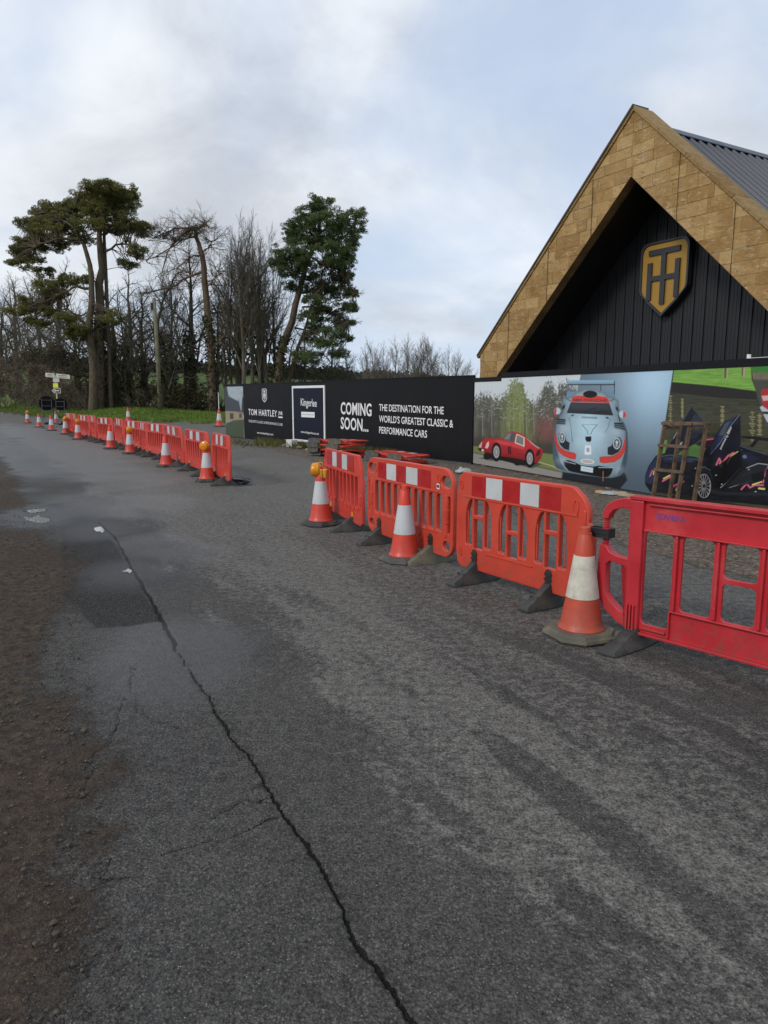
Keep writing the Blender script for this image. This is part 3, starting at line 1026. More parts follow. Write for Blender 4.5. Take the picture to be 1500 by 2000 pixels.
def shrink(poly, g):
    """inset a convex counter-clockwise polygon"""
    out = list(poly)
    n = len(poly)
    for i in range(n):
        a, b = poly[i], poly[(i + 1) % n]
        L = math.hypot(b[0] - a[0], b[1] - a[1])
        if L < 1e-6:
            continue
        nx, nz = -(b[1] - a[1]) / L * g, (b[0] - a[0]) / L * g
        out = clip_poly(out, (a[0] + nx, a[1] + nz), (b[0] + nx, b[1] + nz))
        if len(out) < 3:
            return []
    return out

D_GABLE = 23.0
r0 = ray(938, 695)
A0 = np.array([0, 0, EYE]) + r0 * D_GABLE / r0[1]
GP = Plane((A0[0], A0[1]), (math.sin(R(30)), -math.cos(R(30))))
ZE = A0[2]
SPX, ZP = GP.hit(1239.5, 216.5)
_, ZI = GP.hit(1238, 343)
SLOPE = (ZP - ZE) / SPX
SJ = 0.62
ZJ = ZI - SLOPE * (SPX - SJ)
WID = 2 * SPX
BACK = 26.0
bld = empty('gabled_building', (GP.A[0], GP.A[1], 0), R(-60))
tag(bld, 'golden stone gabled building with black cladding and dark ribbed metal roof', 'building')

core = MB()
core.prism([(0.01, 0), (0.01, ZE - 0.01), (SPX, ZP - 0.02), (SPX, ZI + 0.012), (SJ - 0.012, ZJ), (SJ - 0.012, 0)], 0.009, 0.58)
core.prism([(SPX, ZI + 0.012), (SPX, ZP - 0.02), (WID - 0.01, ZE - 0.01), (WID - 0.01, 0), (WID - SJ + 0.012, 0), (WID - SJ + 0.012, ZJ)], 0.009, 0.58)
core.build('wall_core', 'mortar', bld)
rs_ = random.Random(5)
regs = [[(0, ZJ), (SJ, ZJ), (SPX, ZI), (SPX, ZP), (0, ZE)], [(0, 1.2), (SJ, 1.2), (SJ, ZJ), (0, ZJ)]]
regs += [[(WID - x, z) for x, z in reversed(q)] for q in regs]
JOINTS = [1.35, 2.95, 4.5, WID - 4.35, WID - 2.9, WID - 1.35]
z = 1.2
nst = 0
while z < ZP:
    h = rs_.choice((0.24, 0.28, 0.31))
    x = -rs_.uniform(0, 0.5)
    while x < WID:
        L = rs_.choice((0.34, 0.46, 0.55, 0.66, 0.85))
        for rg in regs:
            pl = [(x, z), (x + L, z), (x + L, z + h), (x, z + h)]
            for i in range(len(rg)):
                pl = clip_poly(pl, rg[i], rg[(i + 1) % len(rg)])
                if len(pl) < 3:
                    break
            if len(pl) < 3 or area(pl) < 0.006:
                continue
            pl = shrink(pl, 0.0055)
            if len(pl) < 3 or area(pl) < 0.004:
                continue
            y0 = rs_.uniform(-0.006, 0.004)
            b = MB()
            b.prism(pl, y0, 0.034)
            b.build('stone', 'ironstone', bld)
            nst += 1
        x += L
    z += h
# reveal and underside lining of the stone frame
rv = MB()
for sgn in (1, -1):
    X = lambda s: s if sgn > 0 else WID - s
    rv.add([(X(SPX), -0.004, ZI), (X(SJ), -0.004, ZJ), (X(SJ), 0.27, ZJ), (X(SPX), 0.27, ZI), (X(SPX), -0.004, ZI + 0.012), (X(SJ), -0.004, ZJ + 0.012), (X(SJ), 0.27, ZJ + 0.012), (X(SPX), 0.27, ZI + 0.012)],
           [(0, 1, 2, 3), (4, 7, 6, 5), (0, 4, 5, 1), (1, 5, 6, 2), (2, 6, 7, 3), (3, 7, 4, 0)])
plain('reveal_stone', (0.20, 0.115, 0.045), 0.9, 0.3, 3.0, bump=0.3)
rv.build('reveal', 'reveal_stone', bld)
# movement joints, thin dark lines
for s in JOINTS:
    zt = ZP - SLOPE * abs(s - SPX) - 0.01
    zb = max(ZI - SLOPE * abs(s - SPX), 1.2) + 0.01
    MB().box(s - 0.006, -0.016, zb, s + 0.006, 0.02, zt).build('movement_joint', 'dark_joint', bld)
# coping stones down both slopes
ct, st_ = math.cos(math.atan(SLOPE)), math.sin(math.atan(SLOPE))
Lsl = SPX / ct
for sgn in (-1, 1):
    t0 = 0.0
    while t0 < Lsl + 0.05:
        L = rs_.uniform(0.75, 1.1)
        t1 = min(t0 + L, Lsl + 0.12)
        b = MB()
        vs = []
        for t_ in (t0 + 0.004, t1 - 0.004):
            for (y, up) in ((-0.035, 0.0), (0.615, 0.0), (0.615, 0.075), (-0.035, 0.085)):
                up2 = up + 0.002
                vs.append((SPX + sgn * (t_ * ct + up2 * st_), y, ZP - t_ * st_ + up2 * ct))
        if t0 == 0:          # butt the two top stones at the ridge
            for k in range(4):
                up2 = (0.0, 0.0, 0.075, 0.085)[k] + 0.002
                vs[k] = (SPX + sgn * 0.002, vs[k][1], ZP + up2 / ct)
        b.add(vs, [(0, 1, 2, 3), (7, 6, 5, 4), (0, 4, 5, 1), (1, 5, 6, 2), (2, 6, 7, 3), (3, 7, 4, 0)])
        b.build('coping_stone', 'coping_stone', bld, bevel=0.008)
        t0 = t1
# dark metal flashing on the outer left verge
b = MB()
b.add([(SPX - 0.02, -0.06, ZP + 0.09), (-0.09, -0.06, ZE - 0.01), (-0.09, 0.5, ZE - 0.01), (SPX - 0.02, 0.5, ZP + 0.09),
       (SPX - 0.02, -0.06, ZP + 0.155), (-0.13, -0.06, ZE + 0.02), (-0.13, 0.5, ZE + 0.02), (SPX - 0.02, 0.5, ZP + 0.155)],
      [(0, 1, 2, 3), (4, 7, 6, 5), (0, 4, 5, 1), (1, 5, 6, 2), (2, 6, 7, 3), (3, 7, 4, 0)])
b.build('flashing', 'flashing', bld)
# black soffit behind the stone frame, and the cladding
CY = 1.48
sf = MB()
for sgn in (1, -1):
    X = lambda s: s if sgn > 0 else WID - s
    sf.add([(X(SPX), 0.59, ZI + 0.02), (X(0.1), 0.59, ZI + 0.02 - SLOPE * (SPX - 0.1)), (X(0.1), CY + 0.2, ZI + 0.02 - SLOPE * (SPX - 0.1)), (X(SPX), CY + 0.2, ZI + 0.02),
            (X(SPX), 0.59, ZI + 0.3), (X(0.1), 0.59, ZI + 0.3 - SLOPE * (SPX - 0.1)), (X(0.1), CY + 0.2, ZI + 0.3 - SLOPE * (SPX - 0.1)), (X(SPX), CY + 0.2, ZI + 0.3)],
           [(0, 1, 2, 3), (4, 7, 6, 5), (0, 4, 5, 1), (1, 5, 6, 2), (2, 6, 7, 3), (3, 7, 4, 0)])
sf.build('soffit', 'soffit_black', bld)
sl = MB()
for sgn in (1, -1):
    X = lambda s: s if sgn > 0 else WID - s
    vs = [(X(a_), y_, zz + ((ZI if a_ == SPX else ZJ))) for zz in (-0.004, 0.010) for (a_, y_) in ((SPX, 0.272), (SJ, 0.272), (SJ, 0.589), (SPX, 0.589))]
    sl.add(vs, [(0, 1, 2, 3), (4, 7, 6, 5), (0, 4, 5, 1), (1, 5, 6, 2), (2, 6, 7, 3), (3, 7, 4, 0)])
sl.build('soffit_lining', 'soffit_black', bld)
x = 0.35
bw = 0.31
while x < WID - 0.5:
    top = lambda s: max(0.4, ZI + 0.03 - SLOPE * abs(s - SPX))
    xm = [x + 0.004, x + bw - 0.004]
    pts = [(xm[0], 0), (xm[1], 0), (xm[1], top(xm[1]))]
    if xm[0] < SPX < xm[1]:
        pts.append((SPX, top(SPX)))
    pts.append((xm[0], top(xm[0])))
    b = MB().prism(pts, CY, CY + 0.03)
    # standing seam on one edge and two shallow stiffening ribs
    b.box(xm[0], CY - 0.032, 0, xm[0] + 0.022, CY - 0.0005, max(0.3, min(top(xm[0]), top(xm[0] + 0.022)) - 0.01))
    for q in (0.11, 0.20):
        b.box(x + q, CY - 0.007, 0, x + q + 0.03, CY - 0.0005, max(0.3, min(top(x + q), top(x + q + 0.03)) - 0.01))
    b.build('cladding_board', 'clad_black', bld)
    x += bw
MB().box(0.2, CY + 0.04, 0, WID - 0.2, CY + 0.1, 2.0).build('backing_wall', 'soffit_black', bld)
# roof: right slope seen, left slope behind it
RD = 0.24                       # roof surface below the coping top
rf = MB()
ex = 0.25
for sgn in (1, -1):
    vs = []
    for up in (-0.02, 0.0):
        for (t_, y) in ((0, 0.62), (Lsl + ex, 0.62), (Lsl + ex, BACK), (0, BACK)):
            vs.append((SPX + sgn * t_ * ct, y, ZP - RD - t_ * st_ + up))
    rf.add(vs, [(0, 1, 2, 3), (7, 6, 5, 4), (0, 4, 5, 1), (1, 5, 6, 2), (2, 6, 7, 3), (3, 7, 4, 0)])
rf.build('roof_sheet', 'roof_metal', bld)
rib = None
y = 0.86
while y < 14.5:
    if rib is None:
        b = MB()
        vs = []
        for t_ in (0.14, Lsl + ex - 0.01):
            for (w, up) in ((-0.05, 0.001), (0.05, 0.001), (0.024, 0.05), (-0.024, 0.05)):
                vs.append((SPX + t_ * ct + up * st_, w, ZP - RD - t_ * st_ + up * ct))
        b.add(vs, [(0, 1, 2, 3), (7, 6, 5, 4), (0, 4, 5, 1), (1, 5, 6, 2), (2, 6, 7, 3), (3, 7, 4, 0)])
        rib = b.build('roof_rib', 'roof_metal', bld)
        rib.location.y = y
    else:
        c = rib.copy(); COL.objects.link(c); c.location.y = y
    y += 0.333
b = MB()
for sgn in (1, -1):
    vs = []
    for up in (0.056, 0.072):
        for (t_, yy) in ((0, 0.62), (0.24, 0.62), (0.24, BACK), (0, BACK)):
            vs.append((SPX + sgn * (t_ * ct + 0.0), yy, ZP - RD - t_ * st_ + up / ct))
    b.add(vs, [(0, 1, 2, 3), (7, 6, 5, 4), (0, 4, 5, 1), (1, 5, 6, 2), (2, 6, 7, 3), (3, 7, 4, 0)])
b.build('ridge_cap', 'roof_metal', bld)
MB().box(WID - 0.3, 0.6, 0, WID - 0.05, BACK, ZE - 0.3).box(0.05, 0.6, 0, 0.3, BACK, ZE - 0.3).box(0.3, BACK - 0.3, 0, WID - 0.3, BACK, ZE - 0.3).build('side_wall', 'clad_black', bld)

# the shield on the cladding
off = -(CY - 0.16)
sl_, z1 = GP.hit(1252.5, 536, off)
sr_, _ = GP.hit(1347, 526, off)
sb_, zb = GP.hit(1290.4, 619, off)
st2, zt = GP.hit(1305, 468, off)
hw, hh, scx = (sr_ - sl_) / 2, zt - zb, (sr_ + sl_) / 2
def shield_outline(k=0.0, flip=1):
    a = hw - k
    pts = [(0, zb + k * 1.45)]
    zs = zb + hh * 0.40
    pts += [(flip * (a * 0.62), zb + hh * 0.20 + k * 0.8)]
    for q in range(5):
        f = q / 4
        pts.append((flip * (a * (0.76 + 0.24 * math.sin(f * math.pi / 2))), zb + hh * (0.265 + 0.13 * f)))
    rr = hw * 0.30
    for q in range(7):
        an = q / 6 * math.pi / 2
        pts.append((flip * (a - rr + rr * math.cos(an)), zt - k - rr + rr * math.sin(an)))
    return pts
def shield_loop(k):
    Rr = shield_outline(k)
    L = [(-x, z) for x, z in reversed(Rr)][:-1]
    return [(scx + x, z) for x, z in Rr + L]
emb = empty('shield_emblem', (GP.A[0], GP.A[1], 0), R(-60))
tag(emb, 'gold and black shield emblem with linked T and H on the gable cladding', 'emblem')
me = curve_mesh('backing', [shield_loop(0)], 0.12, 0.008); o = link('backing', me, 'emblem_black', emb); o.location.y = CY - 0.035 - 0.06
me = curve_mesh('rim', [shield_loop(0.0), list(reversed(shield_loop(0.055)))], 0.06, 0.004); o = link('rim', me, 'emblem_black', emb); o.location.y = CY - 0.19
me = curve_mesh('face', [shield_loop(0.06)], 0.03, 0.0); o = link('face', me, 'emblem_gold', emb); o.location.y = CY - 0.172
Zn = lambda f: zb + hh * f
LB = MB()
for (x0, f0, x1, f1) in ((-0.64, 0.825, 0.64, 0.895), (-0.095, 0.165, 0.095, 0.825)):
    LB.box(scx + x0 * hw, CY - 0.235, Zn(f0), scx + x1 * hw, CY - 0.186, Zn(f1))
LB.build('letter_t', 'emblem_black', emb)
LB = MB()
for (x0, f0, x1, f1) in ((-0.66, 0.235, -0.48, 0.73), (0.48, 0.235, 0.66, 0.73), (-0.48, 0.485, -0.096, 0.55), (0.096, 0.485, 0.48, 0.55)):
    LB.box(scx + x0 * hw, CY - 0.235, Zn(f0), scx + x1 * hw, CY - 0.186, Zn(f1))
LB.build('letter_h', 'emblem_black', emb)

# ------------------------------------------------------------------ printed sheets painted vertex by vertex
class Print:
    def __init__(self, plane, s0, s1, z0, z1, step, off):
        self.pl = plane
        ns, nz = int((s1 - s0) / step) + 1, int((z1 - z0) / step) + 1
        S_, Z_ = np.meshgrid(np.linspace(s0, s1, ns), np.linspace(z0, z1, nz), indexing='ij')
        self.shape = S_.shape
        P = plane.A + plane.d * S_.ravel()[:, None] + plane.n * off
        P[:, 2] = Z_.ravel()
        self.P = P
        self.U, self.V = to_photo(P)
        self.S, self.Z = S_.ravel(), Z_.ravel()
        self.C = np.zeros((len(P), 3))
    def fill(self, mask, col):
        m = np.asarray(mask, float)
        m = np.clip(m, 0, 1)[:, None]
        self.C = self.C * (1 - m) + np.asarray(col) * m
    def near(self, pts, pad=3):
        p = np.array(pts)
        return np.where((self.U > p[:, 0].min() - pad) & (self.U < p[:, 0].max() + pad) & (self.V > p[:, 1].min() - pad) & (self.V < p[:, 1].max() + pad))[0]
    def poly(self, pts, col, soft=0.9, alpha=1.0, shade=None, rim=None):
        soft = max(soft, 0.9)
        i = self.near(pts)
        if not len(i):
            return
        u, v = self.U[i], self.V[i]
        d, _ = line_dist(u, v, list(pts) + [pts[0]])
        d = np.where(in_poly(u, v, pts), d, -d)
        m = alpha * sstep(d, -soft, soft)
        c = np.array(lin(col))[None] * np.ones((len(i), 1))
        if shade is not None:
            c = c * shade(u, v)[:, None]
        if rim is not None:
            c = c * (1 - rim[0] * np.exp(-np.clip(d, 0, None) / rim[1]))[:, None]
        self.C[i] = self.C[i] * (1 - m[:, None]) + c * m[:, None]
    def line(self, pts, w, col, alpha=1.0):
        i = self.near(pts, w + 2)
        if not len(i):
            return
        d, _ = line_dist(self.U[i], self.V[i], pts)
        m = alpha * (1 - sstep(d, w / 2 - 0.5, w / 2 + 0.6))
        self.C[i] = self.C[i] * (1 - m[:, None]) + np.array(lin(col)) * m[:, None]
    def ell(self, cx, cy, rx, ry, col, rot=0.0, alpha=1.0):
        n = 28
        c, s = math.cos(rot), math.sin(rot)
        self.poly([(cx + rx * math.cos(2 * math.pi * k / n) * c - ry * math.sin(2 * math.pi * k / n) * s,
                    cy + rx * math.cos(2 * math.pi * k / n) * s + ry * math.sin(2 * math.pi * k / n) * c) for k in range(n)], col, 0.7, alpha)
    def build(self, name, parent):
        ns, nz = self.shape
        i, j = np.meshgrid(np.arange(ns - 1), np.arange(nz - 1), indexing='ij')
        a = (i * nz + j).ravel()
        q = np.stack([a, a + nz, a + nz + 1, a + 1], 1)
        me = mesh_np(name, self.P, q.ravel(), np.full(len(q), 4), False)
        at = me.color_attributes.new('ink', 'FLOAT_COLOR', 'POINT')
        at.data.foreach_set('color', np.concatenate([np.clip(self.C, 0, 1), np.ones((len(self.C), 1))], 1).astype(np.float32).ravel())
        return link(name, me, 'print_ink', parent)

t = NT('print_ink')
t.set(t.attr('ink').outputs['Color'], 0.33, spec=0.4)
MAT['print_ink'] = t.m

# ------------------------------------------------------------------ hoarding with the car pictures
h2 = empty('picture_hoarding', tuple(HO2.A), 0)
tag(h2, 'site hoarding printed with a red, a pale blue and a black car', 'hoarding')
INV2 = Matrix.Translation(-Vector(HO2.A))
def child_world(o, root):
    """parts built in world place, parented to a root that only carries a translation"""
    o.data.transform(Matrix.Translation(-root.location))
    return o
_, ZT1 = HO2.hit(950, 737)
_, ZB1 = HO2.hit(950, 745.5)
_, ZT2 = HO2.hit(1240, 713)
_, ZB2 = HO2.hit(1240, 726.5)
S_STEP, _ = HO2.hit(980, 730)
S_PR0, _ = HO2.hit(926.5, 800)
S_END = 12.0
s = 0.0
pm = 1.22
def slab(plane, s0, s1, z0, z1, o0, o1):
    b = MB()
    vs = [plane.at(s, z, o) for o in (o0, o1) for (s, z) in ((s0, z0), (s1, z0), (s1, z1), (s0, z1))]
    b.add(vs, [(0, 1, 2, 3), (7, 6, 5, 4), (0, 4, 5, 1), (1, 5, 6, 2), (2, 6, 7, 3), (3, 7, 4, 0)])
    return b
plain('sheet_grey', (0.30, 0.33, 0.35), 0.5, 0.1, 2.0)
edges = [0.0, S_STEP] + [S_STEP + pm * k for k in range(1, 10)]
for k in range(len(edges) - 1):
    a, b_ = edges[k], edges[k + 1]
    zt_ = ZB1 if k == 0 else ZB2
    child_world(slab(HO2, a + 0.0015, b_ - 0.0015, 0.03, zt_, -0.025, 0.0).build('panel', 'hoarding_black', h2), h2)
child_world(slab(HO2, -0.02, S_STEP - 0.001, ZB1 + 0.001, ZT1, -0.03, 0.012).build('capping_board', 'hoarding_black', h2), h2)
child_world(slab(HO2, S_STEP, S_END, ZB2 + 0.001, ZT2, -0.03, 0.012).build('capping_board', 'hoarding_black', h2), h2)
for s in np.arange(0.4, S_END, 2.2):
    child_world(slab(HO2, s, s + 0.09, 0.0, 1.9, -0.125, -0.028).build('post', 'timber_pale', h2), h2)

pr = Print(HO2, S_PR0, 8.4, 0.04, ZB2 - 0.002, 0.0080, 0.004)
U, V = pr.U, pr.V
U_, V_ = U, V
def c8(*c): return np.array(lin(c))
# --- left picture: trees behind a red car
bg = c8(196, 204, 206)[None] * np.ones((len(U), 1))
pr.C[:] = bg
tree_n = fbm(U * 0.16, V * 0.035, 4, 7)
fine_n = fbm(U * 0.55, V * 0.30, 3, 8)
edge_v = 800 - 52 * fbm(U * 0.045 + 3, U * 0, 4, 12) - 30 * np.exp(-((U - 1005) / 26) ** 2) - 30 * np.exp(-((U - 1085) / 28) ** 2)
tm = sstep(V - edge_v + (fine_n - 0.5) * 40, -6, 10)
tc_ = c8(84, 84, 72)[None] * (0.45 + 1.0 * tree_n[:, None])
grn = np.exp(-((U - 1010) / 28) ** 2) * 0.9
tc_ = tc_ * (1 - grn[:, None]) + c8(112, 122, 62)[None] * (0.55 + 0.9 * tree_n[:, None]) * grn[:, None]
red = np.exp(-(((U - 1068) / 20) ** 2 + ((V - 838) / 26) ** 2)) * 0.8
tc_ = tc_ * (1 - red[:, None]) + c8(126, 74, 70)[None] * red[:, None]
tc_ *= (0.7 + 0.6 * fine_n)[:, None]
sky_hole = sstep(fbm(U * 0.35, V * 0.5, 3, 19), 0.62, 0.72) * sstep(-V, -840, -800)
pr.C = pr.C * (1 - tm[:, None]) + tc_ * tm[:, None]
pr.fill(sky_hole * 0.45 * tm, c8(180, 186, 186))
for u0 in (994, 1003, 1015, 1021, 1028, 942, 960, 1042):
    pr.line([(u0, 780 + (u0 * 7) % 30), (u0 + 1, 850)], 0.9, (168, 166, 150), 0.5)
# dark undergrowth, grass, road
pr.fill(sstep(V - 0.09 * (U - 925) - 846 + (fine_n - 0.5) * 22, 0, 14) * 0.75, c8(52, 54, 44))
pr.fill(sstep(V - (871 + 0.10 * (U - 925)) + (fine_n - 0.5) * 4, -1, 1.5), c8(108, 124, 66))
road_v = 884 + 0.22 * (U - 925)
pr.fill(sstep(V - road_v, -1, 1), c8(138, 134, 128) * 1.0)
pr.fill(sstep(V - road_v - 6, -2, 30) * 0.35, c8(172, 166, 156))
pr.fill((1 - sstep(np.abs(V - road_v), 0.6, 1.8)) * 0.7, c8(70, 66, 60))
def K(pts, ox, oy, sc):
    return [(ox + x / sc, oy + y / sc) for x, y in pts]
A = lambda *p: K(p, 920, 720, 7.5)
# red coupe
pr.poly(A((110, 1310), (300, 1350), (480, 1340), (640, 1400), (900, 1460), (1040, 1400), (900, 1350), (430, 1280)), (64, 60, 56), 1.2, 0.85)
pr.ell(*K([(235, 1280)], 920, 720, 7.5)[0], 7.2, 7.5, (24, 23, 23))
pr.ell(*K([(680, 1385)], 920, 720, 7.5)[0], 6.5, 5.0, (24, 23, 23))
pr.poly(A((190, 1215), (440, 1270), (790, 1335), (960, 1385), (900, 1425), (720, 1410), (440, 1345), (250, 1310)), (26, 22, 22), 0.8)
carsh = lambda u, v: 0.55 + 0.6 * sstep(-(v - 0.18 * (u - 990)), -888, -846) + 0.25 * (fbm(u * 0.12, v * 0.3, 3, 88) - 0.5)
pr.poly(A((100, 1165), (125, 1100), (160, 1045), (215, 1016), (280, 1014), (335, 1022), (400, 1020), (470, 1030), (540, 940), (600, 918), (690, 930), (770, 972), (850, 1040), (950, 1125), (1050, 1180), (1052, 1230), (1020, 1320), (960, 1390), (780, 1340), (590, 1305), (450, 1285), (300, 1240), (180, 1225), (110, 1200)), (196, 40, 46), 0.7, 1, carsh, (0.45, 3.0))
pr.poly(A((330, 1060), (420, 1050), (600, 1090), (780, 1150), (780, 1190), (590, 1140), (420, 1100)), (214, 70, 72), 1.2, 0.6)
pr.poly(A((470, 1035), (545, 950), (600, 935), (655, 945), (632, 1075), (560, 1060)), (70, 84, 84), 0.6)
pr.poly(A((480, 1030), (545, 955), (590, 948), (560, 1040)), (120, 138, 138), 0.8, 0.7)
pr.poly(A((665, 960), (700, 965), (785, 1010), (782, 1145), (640, 1090)), (206, 204, 196), 0.6)
pr.poly(A((672, 975), (700, 978), (770, 1018), (765, 1125), (655, 1080)), (120, 118, 108), 0.7)
pr.poly(A((800, 1010), (850, 1050), (960, 1135), (1010, 1165), (980, 1170), (880, 1095)), (176, 168, 166), 0.8, 0.8)
pr.poly(A((115, 1130), (150, 1080), (165, 1070), (150, 1160), (115, 1165)), (200, 160, 158), 0.7)
pr.poly(A((205, 1160), (230, 1090), (262, 1065), (262, 1130), (240, 1170)), (214, 180, 178), 0.7)
pr.poly(A((100, 1160), (140, 1160), (175, 1180), (175, 1220), (120, 1200)), (40, 34, 36), 0.7)
pr.poly(A((157, 1178), (182, 1184), (182, 1214), (157, 1208)), (216, 212, 206), 0.5)
for (cx, cy, rx, ry) in ((372, 1220, 72, 142), (860, 1315, 72, 140)):
    p = K([(cx, cy)], 920, 720, 7.5)[0]
    pr.ell(p[0], p[1], rx / 7.5, ry / 7.5, (20, 20, 21))
    pr.ell(p[0], p[1], rx / 7.5 * 0.62, ry / 7.5 * 0.64, (150, 148, 146))
    pr.ell(p[0], p[1], rx / 7.5 * 0.42, ry / 7.5 * 0.44, (92, 92, 92))
    for k in range(8):
        an = k * math.pi / 8
        pr.line([(p[0] - math.cos(an) * 5.4, p[1] - math.sin(an) * 10.8), (p[0] + math.cos(an) * 5.4, p[1] + math.sin(an) * 10.8)], 0.8, (178, 176, 174), 0.6)
for x in (548, 572):
    pr.poly(A((x - 8, 1135), (x + 8, 1138), (x + 12, 1260), (x - 4, 1252)), (38, 14, 18), 0.5)
pr.ell(*K([(1085 - 100, 1235)], 920, 720, 7.5)[0], 3.6, 7.0, (70, 18, 24), 0.5)
pr.line(A((590, 1100), (592, 1300)), 0.8, (120, 16, 22), 0.8)
pr.line(A((1000, 1370), (1200, 1430), (1330, 1500)), 2.0, (198, 182, 150), 0.6)
# --- middle picture: blue studio backdrop
bl = [(1143, 690), (1330, 690), (1276, 985), (1262, 1010), (1098, 1010), (1100, 925), (1116, 820)]
g1 = 0.62 + 0.75 * np.exp(-(((U - 1275) / 70) ** 2 + ((V - 745) / 75) ** 2)) - 0.10 * sstep(V, 850, 940)
i = pr.near(bl)
pr.poly(bl, (134, 160, 178), 0.8, 1, lambda u, v: 0.50 + 1.05 * np.exp(-(((u - 1275) / 75) ** 2 + ((v - 740) / 90) ** 2)) - 0.20 * sstep(v, 820, 960) + 0.10 * sstep(u, 1225, 1260) * sstep(-v, -930, -850) - 0.12 * np.exp(-((u - 1100) / 30) ** 2))
B = lambda *p: K(p, 1060, 730, 7.5)
pr.poly(B((290, 1440), (240, 1700), (700, 1760), (1100, 1720), (1240, 1560), (1200, 1440)), (26, 30, 34), 2.2, 0.95)
# rear wing
pr.poly(B((360, 165), (1052, 165), (1052, 340), (345, 360)), (120, 132, 138), 1.0, 0.35)
pr.poly(B((370, 95), (1035, 95), (1056, 112), (1052, 158), (355, 158), (360, 110)), (122, 156, 176), 0.6, 1, lambda u, v: 0.75 + 0.5 * sstep(-v, -752, -743))
pr.line(B((355, 160), (1054, 160)), 1.8, (16, 20, 28))
pr.line(B((1050, 110), (1050, 345)), 1.4, (16, 20, 28))
pr.line(B((850, 165), (850, 250)), 1.2, (20, 26, 34))
pr.line(B((362, 160), (350, 350)), 1.2, (88, 118, 138))
pr.poly(B((360, 265), (1040, 255), (1060, 345), (340, 350)), (104, 136, 156), 0.8)
# body
bsh = lambda u, v: 0.52 + 0.12 * fbm(u * 0.08, v * 0.08, 3, 87) + 0.52 * np.exp(-(((u - 1150) / 34) ** 2 + ((v - 838) / 60) ** 2)) + 0.12 * sstep(-v, -800, -775)
pr.poly(B((290, 360), (350, 340), (440, 330), (480, 270), (580, 240), (610, 222), (790, 225), (820, 250), (915, 275), (960, 330), (1060, 355), (1110, 390), (1125, 560), (1140, 650), (1200, 730), (1240, 860), (1250, 1050), (1235, 1250), (1205, 1420), (1120, 1500), (1020, 1525), (900, 1525), (560, 1480), (300, 1440), (200, 1380), (150, 1250), (150, 1050), (165, 860), (190, 730), (240, 640), (280, 520)), (166, 196, 210), 0.8, 1, bsh, (0.60, 7.0))
pr.poly(B((150, 1050), (165, 860), (190, 730), (205, 700), (185, 880), (200, 1080), (260, 1300), (350, 1430), (200, 1380), (150, 1250)), (54, 74, 92), 1.4, 0.8)
pr.poly(B((1250, 1050), (1240, 860), (1200, 730), (1215, 900), (1200, 1150), (1150, 1330), (1090, 1500), (1205, 1420), (1235, 1250)), (48, 66, 84), 1.4, 0.85)
# screen, sun strip, roof scoop
pr.poly(B((430, 350), (470, 325), (600, 318), (800, 322), (930, 340), (965, 375), (980, 428), (410, 415)), (208, 52, 40), 0.6)
pr.poly(B((412, 418), (975, 430), (1035, 612), (350, 575)), (54, 60, 66), 0.6, 1, lambda u, v: 0.5 + 0.7 * sstep(-v, -812, -788), (0.5, 2.5))
pr.line(B((620, 575), (700, 520), (800, 495)), 1.2, (14, 15, 18))
pr.line(B((780, 580), (870, 545), (960, 560)), 1.2, (14, 15, 18))
pr.ell(*B((695, 300))[0], 14, 7.2, (16, 16, 18))
pr.line(B((405, 400), (345, 360)), 1.2, (24, 32, 44)); pr.line(B((985, 400), (1045, 375)), 1.2, (24, 32, 44))
pr.poly(B((285, 480), (330, 440), (325, 500), (288, 540)), (28, 34, 42)); pr.poly(B((1065, 475), (1100, 490), (1115, 560), (1075, 530)), (28, 34, 42))
# mirrors
pr.ell(*B((215, 545))[0], 6.4, 6.6, (176, 192, 202)); pr.poly(B((165, 540), (190, 500), (205, 510), (195, 610), (172, 590)), (196, 60, 54))
pr.ell(*B((1170, 595))[0], 7.2, 7.0, (176, 192, 202)); pr.poly(B((1180, 545), (1215, 565), (1226, 610), (1195, 650), (1172, 640)), (196, 60, 54))
pr.line(B((255, 590), (300, 560)), 1.3, (60, 76, 90)); pr.line(B((1110, 600), (1130, 700)), 1.8, (30, 40, 52))
# louvres, bonnet lines
for (pt) in (((205, 655), (335, 665), (330, 745), (200, 735)), ((1045, 715), (1180, 715), (1215, 830), (1050, 795))):
    pr.poly(B(*pt), (22, 28, 34))
    for f in (0.33, 0.66):
        (x0, y0), (x1, y1), (x2, y2), (x3, y3) = pt
        pr.line(B((x0 + (x3 - x0) * f, y0 + (y3 - y0) * f), (x1 + (x2 - x1) * f, y1 + (y2 - y1) * f)), 0.8, (118, 138, 150), 0.8)
pr.line(B((385, 640), (410, 760), (435, 1000)), 0.9, (62, 84, 100)); pr.line(B((990, 660), (960, 780), (915, 860)), 0.8, (70, 92, 108))
pr.line(B((575, 745), (650, 830), (665, 890)), 1.0, (60, 80, 96)); pr.line(B((800, 745), (735, 820), (700, 890)), 1.0, (60, 80, 96))
pr.line(B((575, 745), (800, 745)), 0.7, (96, 122, 138))
pr.poly(B((570, 625), (800, 635), (800, 660), (570, 648)), (58, 72, 84), 0.6, 0.6)
pr.ell(*B((435, 610))[0], 3.4, 1.4, (24, 34, 50), -0.4); pr.ell(*B((945, 645))[0], 3.4, 1.6, (24, 34, 50), 0.4)
